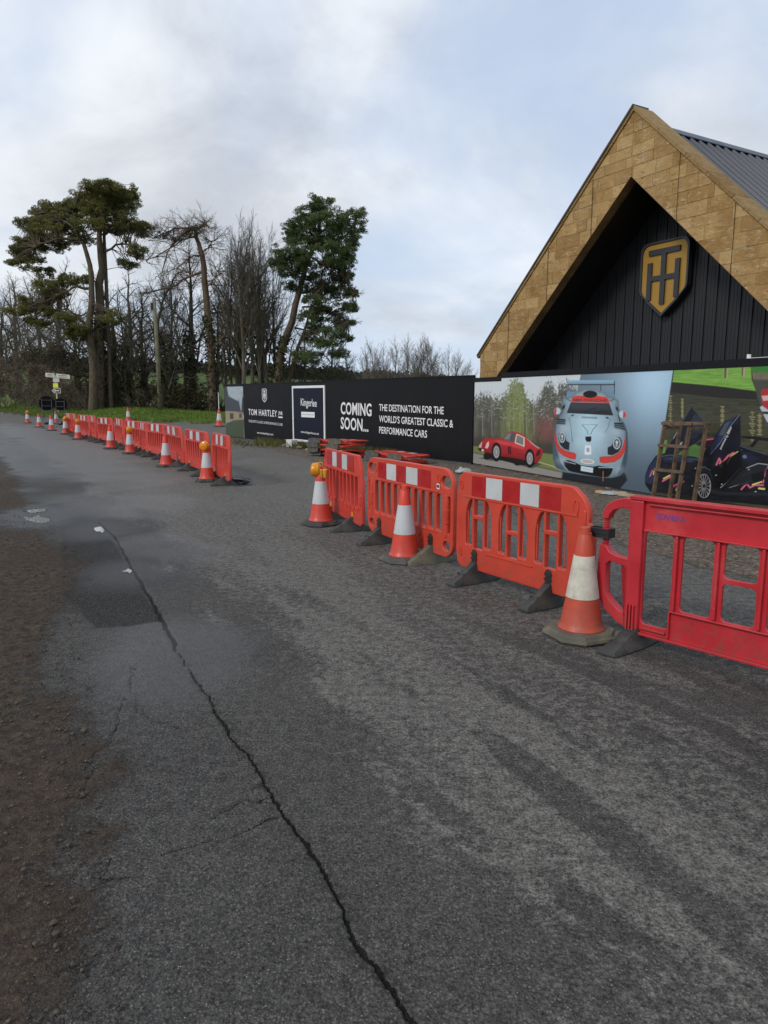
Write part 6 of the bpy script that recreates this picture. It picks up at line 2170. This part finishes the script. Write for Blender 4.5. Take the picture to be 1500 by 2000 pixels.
# ------------------------------------------------------------------ trees
class Wood:
    """collects branch polylines, batches them by (points, sides)"""
    def __init__(self):
        self.b = {}
    def add(self, pts, rad, sides):
        self.b.setdefault((len(pts), sides), []).append((pts, rad))
    def mesh(self, name):
        Vs, Ls, n0 = [], [], 0
        for (n, k), items in self.b.items():
            P = np.array([i[0] for i in items], float)
            Rr = np.array([i[1] for i in items], float)
            m = len(P)
            T = np.empty_like(P)
            T[:, 1:-1] = P[:, 2:] - P[:, :-2]
            T[:, 0], T[:, -1] = P[:, 1] - P[:, 0], P[:, -1] - P[:, -2]
            T /= np.linalg.norm(T, axis=2, keepdims=True) + 1e-9
            up = np.where(np.abs(T[..., 2:3]) > 0.9, np.array([1.0, 0, 0]), np.array([0, 0, 1.0]))
            A = np.cross(T, up); A /= np.linalg.norm(A, axis=2, keepdims=True) + 1e-9
            B_ = np.cross(T, A)
            th = np.arange(k) * 2 * np.pi / k
            ring = P[:, :, None] + Rr[:, :, None, None] * (A[:, :, None] * np.cos(th)[None, None, :, None] + B_[:, :, None] * np.sin(th)[None, None, :, None])
            Vs.append(ring.reshape(-1, 3))
            idx = n0 + np.arange(m * n * k).reshape(m, n, k)
            a = idx[:, :-1]; c = idx[:, 1:]
            q = np.stack([a, np.roll(a, -1, 2), np.roll(c, -1, 2), c], -1)
            Ls.append(q.reshape(-1))
            n0 += m * n * k
        L = np.concatenate(Ls)
        return mesh_np(name, np.concatenate(Vs), L, np.full(len(L) // 4, 4), True)

def curve_pts(p, d, L, n, wob, r, up=0.0):
    pts = [np.array(p, float)]
    d = np.array(d, float)
    for i in range(n - 1):
        d = d + r.normal(0, wob, 3) + np.array([0, 0, up])
        d /= np.linalg.norm(d)
        pts.append(pts[-1] + d * L / (n - 1))
    return pts, d

def grow(W, p, d, L, rad, lev, prm, r):
    n = prm['n'][lev]
    pts, dend = curve_pts(p, d, L, n, prm['wob'][lev], r, prm['up'][lev])
    tip = rad * prm['taper'][lev]
    W.add(pts, np.linspace(rad, tip, n), prm['sides'][lev])
    if lev + 1 >= len(prm['n']):
        return
    cnt = prm['kids'][lev]
    cnt = max(1, int(round(cnt * r.uniform(0.8, 1.2))))
    lo = prm['lo'][lev]
    az = r.uniform(0, 6.28)
    P = np.array(pts)
    for k in range(cnt):
        f = lo + (1 - lo) * (k + r.uniform(0.1, 0.9)) / cnt
        x = f * (n - 1)
        i = min(int(x), n - 2)
        q = P[i] + (P[i + 1] - P[i]) * (x - i)
        t = P[i + 1] - P[i]
        t /= np.linalg.norm(t)
        az += 2.4 + r.normal(0, 0.3)
        a = np.cross(t, (0.3, 0.2, 1.0) if abs(t[2]) < 0.9 else (1, 0, 0)); a /= np.linalg.norm(a)
        b_ = np.cross(t, a)
        ang = R(prm['ang'][lev]) * r.uniform(0.7, 1.3)
        dd = t * math.cos(ang) + (a * math.cos(az) + b_ * math.sin(az)) * math.sin(ang)
        L2 = L * prm['len'][lev] * (1.15 - 0.55 * f if prm.get('conic', True) else 1) * r.uniform(0.7, 1.25)
        grow(W, q, dd, L2, max(prm['rmin'], (rad + (tip - rad) * f) * prm['rr'][lev]), lev + 1, prm, r)
    grow(W, pts[-1], dend, L * prm['len'][lev] * 0.8, max(prm['rmin'], tip), lev + 1, prm, r)

OAK = dict(n=(6, 5, 4, 3, 3), wob=(0.06, 0.16, 0.18, 0.2, 0.2), up=(0.0, 0.03, 0.02, 0.0, 0.0), taper=(0.55, 0.4, 0.4, 0.5, 0.6), sides=(8, 5, 4, 3, 3), kids=(9, 7, 5, 5), lo=(0.30, 0.2, 0.15, 0.1), ang=(52, 48, 44, 40), len=(0.52, 0.52, 0.52, 0.55), rr=(0.55, 0.5, 0.5, 0.6), rmin=0.0065)
ASH = dict(n=(7, 5, 4, 3, 3), wob=(0.03, 0.07, 0.10, 0.12, 0.12), up=(0.0, 0.10, 0.09, 0.06, 0.04), taper=(0.35, 0.4, 0.4, 0.5, 0.6), sides=(8, 5, 4, 3, 3), kids=(13, 6, 5, 5), lo=(0.26, 0.2, 0.15, 0.1), ang=(30, 27, 26, 26), len=(0.42, 0.5, 0.5, 0.5), rr=(0.5, 0.5, 0.5, 0.6), rmin=0.006)
SHRUB = dict(n=(4, 4, 3, 3), wob=(0.12, 0.18, 0.2, 0.2), up=(0.0, 0.03, 0.02, 0.0), taper=(0.5, 0.45, 0.5, 0.6), sides=(5, 4, 3, 3), kids=(8, 7, 5), lo=(0.2, 0.1, 0.1), ang=(50, 46, 42), len=(0.62, 0.55, 0.5), rr=(0.6, 0.55, 0.6), rmin=0.0065)

def tree_thing(name, loc, label, group=None, cat='tree'):
    root = empty(name, loc)
    tag(root, label, cat, group)
    return root

def ivy(root, pts, rad, n, seed, size=0.13):
    """ivy leaves round a trunk polyline (local coordinates)"""
    cs, rs2, ns = [], [], []
    P = np.array(pts)
    for a, b_ in zip(P[:-1], P[1:]):
        L = np.linalg.norm(b_ - a)
        k = max(1, int(L / 0.35))
        for i in range(k):
            cs.append(a + (b_ - a) * (i + 0.5) / k); rs2.append((rad, rad, 0.35)); ns.append(max(1, int(n * L / k)))
    link('ivy', cloud_mesh('ivy', leaf_cloud(cs, rs2, ns, size, seed)), 'ivy_leaf', root)

def pine(name, label, base_uv, Y, trunks, limbs, clumps, bark_m, leaf_m, seed, dens=1.0, ivy_on=None, z0=0.4, twiggy=False):
    r = np.random.default_rng(seed)
    B0 = at_depth(*base_uv, Y)
    org = np.array([B0[0], B0[1], z0])
    root = tree_thing(name, tuple(org), label)
    W = Wood()
    skel = []
    def trace(uvs, rad0, rad1, dy0, dy1, sides, to_ground=False):
        n = len(uvs)
        P = [at_depth(u, v, Y + dy0 + (dy1 - dy0) * i / (n - 1)) - org for i, (u, v) in enumerate(uvs)]
        if to_ground:
            P[0][2] = -0.25
        # resample smoothly
        t = np.linspace(0, n - 1, max(4, n * 2))
        P = np.array([[np.interp(q, np.arange(n), [p[k] for p in P]) for k in range(3)] for q in t])
        P[1:-1] += r.normal(0, 0.05, P[1:-1].shape)
        W.add(list(P), np.linspace(rad0, rad1, len(P)) * (0.72 if to_ground else 0.85), sides)
        skel.extend(list(P))
        return P
    tp = [trace(uv, a, b_, d0, d1, 9, True) for uv, a, b_, d0, d1 in trunks]
    for uv, a, b_, d0, d1 in limbs:
        P = trace(uv, a, b_, d0, d1, 6)
        for k in range(16 if twiggy else 4):
            i = r.integers(1, len(P))
            d = r.normal(0, 1, 3); d[2] = d[2] * 0.6 + (0.1 if twiggy else -0.2)
            grow(W, P[i], d / np.linalg.norm(d), r.uniform(0.8, 1.7) if twiggy else r.uniform(0.4, 0.9), 0.03, 1, SHRUB, r)
    sk = np.array(skel)
    cs, rs2, ns = [], [], []
    for (u, v, ru, rv) in clumps:
        dy = r.uniform(-2.6, 2.6)
        C = at_depth(u, v, Y + dy) - org
        rx, rz_ = ru * Y / F, rv * Y / F
        ry = max(rx * 0.7, 1.0)
        nsub = int(12 + 34 * rx * rz_)
        for k in range(nsub):
            q = r.normal(0, 1, 3); q /= np.linalg.norm(q); q *= r.uniform(0.1, 1.0) ** 0.5
            c = C + q * (rx * 1.06, ry * 1.15, rz_ * 1.12)
            rad = r.uniform(0.15, 0.40)
            cs.append(c); rs2.append((rad, rad, rad * 0.62)); ns.append(int(58 * dens * (rad / 0.30) ** 2))
            # twig carrying the tuft
            j = np.argmin(((sk - c) ** 2).sum(1) + r.uniform(0, 2.0, len(sk)))
            s0 = sk[j]
            if np.linalg.norm(s0 - c) < 6:
                mid_ = (s0 + c) / 2 + r.normal(0, 0.15, 3) - np.array([0, 0, 0.10 * np.linalg.norm(s0 - c)]) * -0.4
                W.add([s0, mid_, c], [0.030, 0.020, 0.010], 4)
    link('trunk', W.mesh('trunk'), bark_m, root)
    link('foliage', cloud_mesh('foliage', leaf_cloud(cs, rs2, ns, 0.115, seed + 1, aspect=0.20)), leaf_m, root)
    if ivy_on:
        ivy(root, tp[0][:ivy_on], 0.5, 160, seed + 3)
    return root

YT = 58.0
pine('scots_pine', 'tall spreading olive pine with two trunks above the finger signpost', (192, 802), YT,
     [([(192, 805), (192, 704), (195, 576), (199, 512), (194, 470), (192, 432), (193, 400)], 0.62, 0.13, 0, 0.3),
      ([(181, 805), (184, 717), (174, 640), (178, 576), (179, 525), (163, 474), (154, 466)], 0.50, 0.14, -0.8, -1.5),
      ([(200, 520), (204, 480), (204, 432), (208, 395)], 0.24, 0.08, 0.2, 0.8)],
     [([(154, 467), (122, 466), (96, 470), (70, 482)], 0.16, 0.05, -1.5, -2.6), ([(163, 474), (140, 440), (110, 425), (85, 415)], 0.13, 0.04, -1.5, 0.5),
      ([(178, 563), (150, 560), (128, 570), (93, 586), (55, 600)], 0.15, 0.04, -0.8, -2.6), ([(176, 640), (150, 620), (138, 605), (96, 603)], 0.15, 0.05, -0.6, 0.6),
      ([(203, 460), (230, 442), (250, 446), (272, 438)], 0.12, 0.04, 0.5, 1.5), ([(204, 492), (230, 475), (250, 478), (266, 488), (268, 510)], 0.11, 0.04, 0.3, -1.5),
      ([(193, 432), (172, 410), (150, 395)], 0.10, 0.04, 0, -1), ([(206, 420), (225, 395), (245, 388)], 0.10, 0.04, 0.5, 1.2), ([(193, 410), (196, 385), (215, 372)], 0.09, 0.04, 0.3, 0),
      ([(185, 690), (165, 660), (145, 645), (130, 650)], 0.10, 0.04, -0.5, -2), ([(198, 640), (220, 620), (232, 600)], 0.09, 0.03, 0.2, 1.2)],
     [(212, 372, 52, 15), (190, 385, 45, 20), (240, 395, 33, 18), (160, 398, 35, 20), (225, 412, 40, 14), (252, 380, 20, 9), (200, 362, 34, 8), (95, 408, 34, 13), (72, 424, 22, 14), (110, 438, 45, 14),
      (88, 452, 38, 13), (62, 480, 38, 12), (45, 494, 26, 13), (30, 490, 14, 7), (62, 508, 30, 10), (140, 452, 34, 13), (170, 438, 30, 14), (105, 485, 30, 6), (120, 548, 48, 10), (90, 562, 30, 11), (60, 590, 34, 12),
      (40, 606, 24, 8), (70, 628, 28, 8), (152, 545, 28, 7), (250, 440, 25, 9), (276, 440, 18, 7), (265, 490, 18, 11), (250, 515, 14, 7), (230, 450, 25, 7), (150, 642, 22, 12), (222, 620, 18, 12), (140, 656, 14, 10), (185, 410, 40, 14), (130, 420, 30, 12), (215, 395, 50, 12), (120, 405, 30, 12), (60, 440, 24, 12), (150, 470, 34, 8), (75, 470, 44, 10), (40, 515, 22, 8), (85, 530, 26, 8), (205, 440, 26, 10), (235, 425, 26, 8), (105, 575, 34, 8), (175, 660, 18, 12), (205, 655, 16, 12), (130, 620, 20, 8), (95, 610, 24, 7), (280, 455, 14, 6)],
     'pine_bark', 'pine_olive', 21, 1.25, 5)

pine('broken_pine', 'broken-topped pine with bare drooping limbs between the tall pines', (415, 806), YT,
     [([(416, 808), (413, 688), (405, 608), (400, 528), (394, 493), (384, 464), (381, 444)], 0.46, 0.17, 0, 0)],
     [([(382, 448), (366, 452), (352, 461), (330, 486), (320, 518), (315, 540)], 0.15, 0.03, 0, -1.2), ([(384, 450), (392, 440), (402, 438), (408, 446)], 0.10, 0.04, 0, 0.4), ([(382, 446), (350, 445), (318, 455), (290, 470)], 0.10, 0.02, 0, 1.2),
      ([(398, 531), (368, 541), (339, 560), (305, 570), (272, 570)], 0.13, 0.03, 0, -1.0), ([(409, 611), (425, 609), (442, 611)], 0.10, 0.05, 0, 1.0), ([(416, 682), (440, 655), (464, 634)], 0.11, 0.03, 0, -1.0),
      ([(398, 500), (375, 500), (350, 520), (338, 545)], 0.08, 0.02, 0, 1), ([(402, 560), (420, 545), (430, 520)], 0.07, 0.02, 0, -1), ([(394, 493), (410, 480), (418, 470)], 0.07, 0.02, 0, 0.6), ([(384, 462), (350, 470), (310, 500), (285, 510)], 0.07, 0.02, 0, 0.8)],
     [(360, 455, 28, 5), (330, 462, 20, 5), (385, 448, 14, 4), (350, 470, 12, 4)], 'pine_bark_red', 'pine_grey', 31, 0.30, 5, twiggy=True)

pine('leaning_pine', 'dense dark green pine leaning over the black hoarding', (540, 800), YT,
     [([(532, 806), (542, 742), (551, 677), (573, 612), (587, 554), (602, 504), (623, 461), (630, 414)], 0.56, 0.12, 0, 0.5), ([(556, 806), (568, 720), (590, 660), (604, 610)], 0.30, 0.10, 1.5, 1.8)],
     [([(590, 572), (612, 568), (632, 557)], 0.14, 0.06, 0.2, -0.8), ([(600, 508), (570, 500), (548, 512)], 0.10, 0.04, 0.2, -1), ([(612, 485), (650, 470), (690, 460)], 0.12, 0.04, 0.3, 1.0), ([(605, 500), (640, 520), (670, 540), (690, 575)], 0.12, 0.03, 0.3, -1),
      ([(625, 455), (660, 432), (695, 428)], 0.10, 0.04, 0.4, 0.2), ([(622, 462), (590, 450), (570, 446)], 0.09, 0.03, 0.4, 1.2), ([(590, 600), (640, 605), (680, 628)], 0.10, 0.03, 0, -1), ([(575, 640), (620, 650), (660, 690)], 0.10, 0.03, 0, 1.5), ([(630, 430), (620, 405), (628, 390)], 0.08, 0.03, 0.5, 0.5)],
     [(626, 394, 24, 12), (614, 415, 40, 14), (640, 430, 50, 17), (690, 420, 22, 13), (702, 442, 13, 14), (570, 446, 20, 9), (600, 460, 50, 17), (660, 465, 40, 19), (690, 470, 15, 14), (575, 490, 40, 15), (545, 515, 20, 9), (560, 500, 30, 11), (620, 510, 45, 13),
      (660, 505, 30, 15), (590, 532, 30, 14), (640, 540, 35, 11), (680, 530, 14, 14), (570, 560, 15, 9), (635, 558, 15, 8), (662, 570, 28, 9), (690, 576, 9, 8), (650, 600, 38, 10), (610, 585, 25, 8), (682, 629, 12, 5), (620, 640, 24, 12), (600, 660, 18, 9), (650, 650, 26, 11), (660, 690, 22, 7), (590, 695, 18, 8), (690, 600, 10, 9), (655, 485, 40, 12), (625, 475, 35, 12), (665, 555, 26, 14), (640, 575, 30, 14), (610, 560, 22, 14), (630, 615, 36, 12), (665, 625, 22, 10), (600, 620, 20, 12), (640, 670, 30, 12), (610, 700, 26, 12), (675, 660, 14, 8), (680, 500, 18, 14), (560, 530, 22, 10), (580, 515, 30, 12), (585, 470, 30, 12), (595, 435, 26, 10), (665, 445, 30, 14)],
     'pine_bark', 'pine_green', 41, 1.1, 6)

# bare trees: a few grown shapes, copied and scaled
def grow_variant(prm, L, rad, seed):
    W = Wood()
    r = np.random.default_rng(seed)
    grow(W, (0, 0, -0.2), (0.02, 0, 1), L, rad, 0, prm, r)
    me = W.mesh('branches')
    co = np.zeros(len(me.vertices) * 3, np.float32); me.vertices.foreach_get('co', co)
    return me, co.reshape(-1, 3)[:, 2].max()
OAKS = [grow_variant(OAK, 6.0, 0.21, 50 + k) for k in range(3)]
ASHES = [grow_variant(ASH, 9.0, 0.17, 60 + k) for k in range(3)]
SHR = [grow_variant(SHRUB, 2.4, 0.07, 70 + k) for k in range(3)]
for (me, _), m_ in zip(OAKS + ASHES + SHR, ['grey_bark'] * 6 + ['twig_bark'] * 3):
    me.materials.append(MAT[m_])
PALE = [m.copy() for m, _ in ASHES]
for m in PALE:
    m.materials.clear(); m.materials.append(MAT['twig_pale'])

def bare(kind, k, u, v_top, Y, label, group, wid=1.0, z0=0.3, name='bare_tree', iv=0):
    me, h = {'oak': OAKS, 'ash': ASHES, 'shrub': SHR}[kind][k % 3]
    if kind == 'ash' and iv == 'pale':
        me = PALE[k % 3]
    P = at_depth(u, v_top, Y)
    s = (P[2] - z0) / h
    x = (u - 750) / F * Y
    root = tree_thing(name, (x, Y, z0), label, group)
    o = link('branches', me, None, root)
    o.scale = (s * wid, s * wid, s)
    o.rotation_euler.z = (u * 1.7) % 6.28
    if isinstance(iv, (int, float)) and iv:
        ivy(root, [(0, 0, 0), (0.05, 0, iv * 0.5), (0.1, 0, iv)], 0.38, 170, int(u), 0.12)
    return root
# tall bare ashes between the pines
bare('ash', 0, 478, 402, 57, 'tallest slender bare tree standing between the broken and leaning pines', 'slender bare trees', 1.0)
bare('ash', 1, 497, 425, 59, 'slender bare tree close beside the tallest bare tree', 'slender bare trees', 0.95)
bare('ash', 2, 528, 415, 60, 'slender bare tree just behind the leaning pine', 'slender bare trees', 0.95)
bare('ash', 2, 512, 408, 58, 'slender bare tree midway between tallest bare tree and leaning pine', 'slender bare trees', 0.85)
bare('ash', 0, 540, 440, 61.5, 'slender bare tree against the trunk of the leaning pine', 'slender bare trees', 0.8)
bare('ash', 2, 466, 425, 60, 'slender bare tree between the tallest bare tree and the broken pine', 'slender bare trees', 0.9)
bare('oak', 0, 472, 440, 62, 'wide-crowned bare tree among the slender bare trees by the broken pine', 'slender bare trees', 0.8)
bare('oak', 2, 515, 450, 63, 'wide-crowned bare tree among the slender bare trees by the leaning pine', 'slender bare trees', 0.75)
bare('ash', 1, 458, 470, 61, 'shorter slender bare tree beside the broken pine', 'slender bare trees', 0.8)
# wood on the left
WOODLABEL = ['bare branching tree behind the brown hedge at the road bend', 'taller bare tree behind the middle of the brown hedge', 'bare tree behind the finger signpost, under the low pine boughs', 'tall bare tree showing through the olive pine crown', 'ivy-clad bare tree against the thinner trunk of the olive pine',
             'ivy-clad bare tree just beside the thicker olive pine trunk', 'tall bare tree between the olive pine and the telegraph pole', 'ivy-clad bare tree beside the telegraph pole, on the olive pine side', 'ivy-clad bare tree beside the telegraph pole, on the broken pine side', 'slender ivy-clad bare tree halfway from telegraph pole to broken pine',
             'slender ivy-clad bare tree next to the broken pine trunk', 'tall ivy-clad bare tree rising behind the broken pine crown', 'bare tree between the broken pine and the slender bare trees', 'low ivy-clad bare tree under the drooping boughs of the olive pine', 'short bare tree at the end of the black hoarding',
             'bare tree entangled in the lower boughs of the leaning pine', 'wide bare tree beyond the tip of the leaning pine', 'bare tree close to the trunk of the leaning pine', 'bare tree at the far end of the brown hedge', 'lowest bare tree beyond the leaning pine, nearest the pale saplings',
             'low bare tree behind the brown hedge at the road bend', 'low bare tree behind the hedge before the finger signpost', 'low bare tree directly behind the finger signpost', 'low ivy-clad bare tree behind the cone on the far kerb', 'low ivy-clad bare tree in the dark scrub past the telegraph pole']
for i, (u, vt, Y, kd, wd, iv) in enumerate([(14, 560, 92, 'oak', 1.1, 0), (48, 520, 90, 'oak', 1.1, 0), (92, 545, 82, 'oak', 1.0, 0), (128, 500, 80, 'oak', 1.1, 0), (160, 560, 66, 'oak', 0.9, 4.5), (232, 520, 64, 'oak', 0.9, 5.5), (262, 500, 69, 'oak', 1.0, 0), (288, 545, 61, 'oak', 0.9, 4.5),
                                           (322, 520, 60, 'oak', 0.85, 6.5), (347, 500, 62, 'ash', 1.0, 5.5), (372, 520, 60, 'ash', 1.0, 6.5), (384, 470, 66, 'oak', 0.9, 7.0), (428, 545, 64, 'oak', 0.9, 0), (212, 575, 60, 'oak', 0.9, 5.0), (445, 600, 60, 'oak', 0.9, 0),
                                           (600, 620, 62, 'oak', 0.8, 0), (650, 640, 66, 'oak', 0.9, 0), (570, 640, 61, 'oak', 0.8, 0), (-30, 590, 94, 'oak', 1.1, 0), (680, 675, 64, 'oak', 0.8, 0), (30, 610, 88, 'oak', 1.0, 0), (70, 600, 84, 'oak', 0.9, 0), (110, 610, 76, 'oak', 0.9, 0), (255, 590, 58.5, 'oak', 0.8, 5.0), (335, 600, 58.5, 'oak', 0.8, 6.0)]):
    lab = WOODLABEL[i]
    bare(kd, i, u, vt, Y, lab, 'ivy-clad bare trees in the wood' if iv else ('bare trees behind the hoarding' if u > 500 else 'bare trees in the wood'), wd, float(np.interp((u - 750) / F * Y, [-60, -38, -24, -14, -8], [2.2, 1.5, 0.72, 0.33, 0.2])) - 0.05, iv=iv)
# pale saplings beyond the hoarding
for i, (u, vt) in enumerate([(716, 668), (738, 655), (757, 664), (772, 652), (792, 645), (806, 655), (822, 646), (838, 650), (856, 657), (874, 668), (890, 680), (728, 690), (815, 670), (905, 700)]):
    bare('ash', i, u, vt, 78 + (i * 7) % 9, 'small pale bare tree in the row beyond the hoarding', 'pale bare trees beyond the hoarding', 1.15, 0.0, iv='pale')

# hedge and undergrowth
def bush(name, label, group, parts, leaf, seed, dens, size, n_stems, cat='hedge'):
    r = np.random.default_rng(seed)
    C0 = at_depth(parts[0][0], 800, parts[0][4])
    org = np.array([C0[0], C0[1], 0.0])
    root = tree_thing(name, tuple(org), label, group, cat)
    cs, rs2, ns = [], [], []
    W = Wood()
    for (u, v, ru, rv, Y) in parts:
        C = at_depth(u, v, Y) - org
        rx, rz_ = ru * Y / F, rv * Y / F
        for k in range(int(10 + rx * rz_ * 5)):
            q = r.normal(0, 1, 3); q /= np.linalg.norm(q); q *= r.uniform(0, 1) ** 0.4
            c = C + q * (rx, min(rx, 1.6), rz_)
            if c[2] < 0.1:
                c[2] = r.uniform(0.1, 0.9)
            rad = r.uniform(0.3, 0.75)
            cs.append(c); rs2.append((rad, rad, rad * 0.8)); ns.append(int(dens * (rad / 0.5) ** 2))
        for k in range(n_stems):
            p = C + r.normal(0, 0.5, 3) * (rx, 1.2, 0); p[2] = 0.1
            d = r.normal(0, 0.35, 3); d[2] = 1
            grow(W, p, d / np.linalg.norm(d), max(0.8, (C[2] + rz_) * r.uniform(0.35, 0.6)), 0.035, 1, SHRUB, r)
    link('stems', W.mesh('stems'), 'twig_bark', root)
    link('foliage', cloud_mesh('foliage', leaf_cloud(cs, rs2, ns, size, seed + 1, aspect=0.4)), leaf, root)
    return root
bush('hedge', 'brown winter hedge along the bank at the road bend', 'hedges and undergrowth', [(-40, 735, 45, 45, 84), (5, 740, 34, 42, 80), (40, 742, 30, 40, 75), (72, 748, 28, 38, 70)], 'hedge_brown', 101, 75, 0.11, 9)
bush('hedge', 'green-brown hedge behind the finger signpost', 'hedges and undergrowth', [(98, 752, 26, 40, 65), (128, 752, 26, 42, 62), (60, 700, 40, 18, 74)], 'hedge_brown', 103, 75, 0.10, 9)
bush('undergrowth', 'dark evergreen scrub below the olive pine', 'hedges and undergrowth', [(95, 690, 50, 20, 66), (120, 705, 34, 26, 62), (160, 752, 26, 55, 60), (190, 762, 26, 48, 59.5), (215, 755, 24, 54, 60)], 'hedge_leaf', 105, 95, 0.10, 8, 'undergrowth')
bush('undergrowth', 'dark bramble scrub behind the middle of the long barrier row', 'hedges and undergrowth', [(240, 762, 26, 48, 59.5), (268, 768, 24, 42, 59), (292, 776, 24, 36, 58.5), (318, 770, 20, 42, 59)], 'hedge_leaf', 107, 95, 0.10, 8, 'undergrowth')
bush('undergrowth', 'dark ivy scrub round the trunks left of the hoarding', 'hedges and undergrowth', [(340, 776, 16, 40, 58.5), (362, 780, 14, 34, 58.5), (385, 774, 16, 42, 59), (425, 792, 20, 20, 60)], 'hedge_leaf', 109, 95, 0.10, 6, 'undergrowth')
bush('undergrowth', 'low tangled scrub behind the hoarding under the leaning pine', 'hedges and undergrowth', [(520, 745, 40, 16, 62), (590, 735, 40, 18, 63), (640, 735, 36, 14, 64)], 'hedge_leaf', 111, 50, 0.09, 9, 'undergrowth')

# telegraph pole
P = at_depth(299, 582, 54.0)
tp_ = empty('telegraph_pole', (P[0] + 0.12, 54.0, 0.2))
tag(tp_, 'lichen-green wooden telegraph pole with a small box near its top', 'telegraph pole')
MB().tube([(0, 0, -0.2), (0, 0, 4.5), (-0.05, 0, P[2] - 0.2)], [0.17, 0.15, 0.12], 12).build('pole', 'pole_wood', tp_, smooth=True)
MB().box(-0.30, -0.16, P[2] - 1.05, -0.13, 0.16, P[2] - 0.55).build('terminal_box', 'black_plastic', tp_, bevel=0.02)
MB().bar((-0.05, 0, P[2] - 0.28), (0.55, 0.1, P[2] + 0.1), 0.035).build('bracket', 'grey_metal', tp_)
ivy(tp_, [(0, 0, 0), (0, 0, 2.4)], 0.25, 60, 5, 0.09)
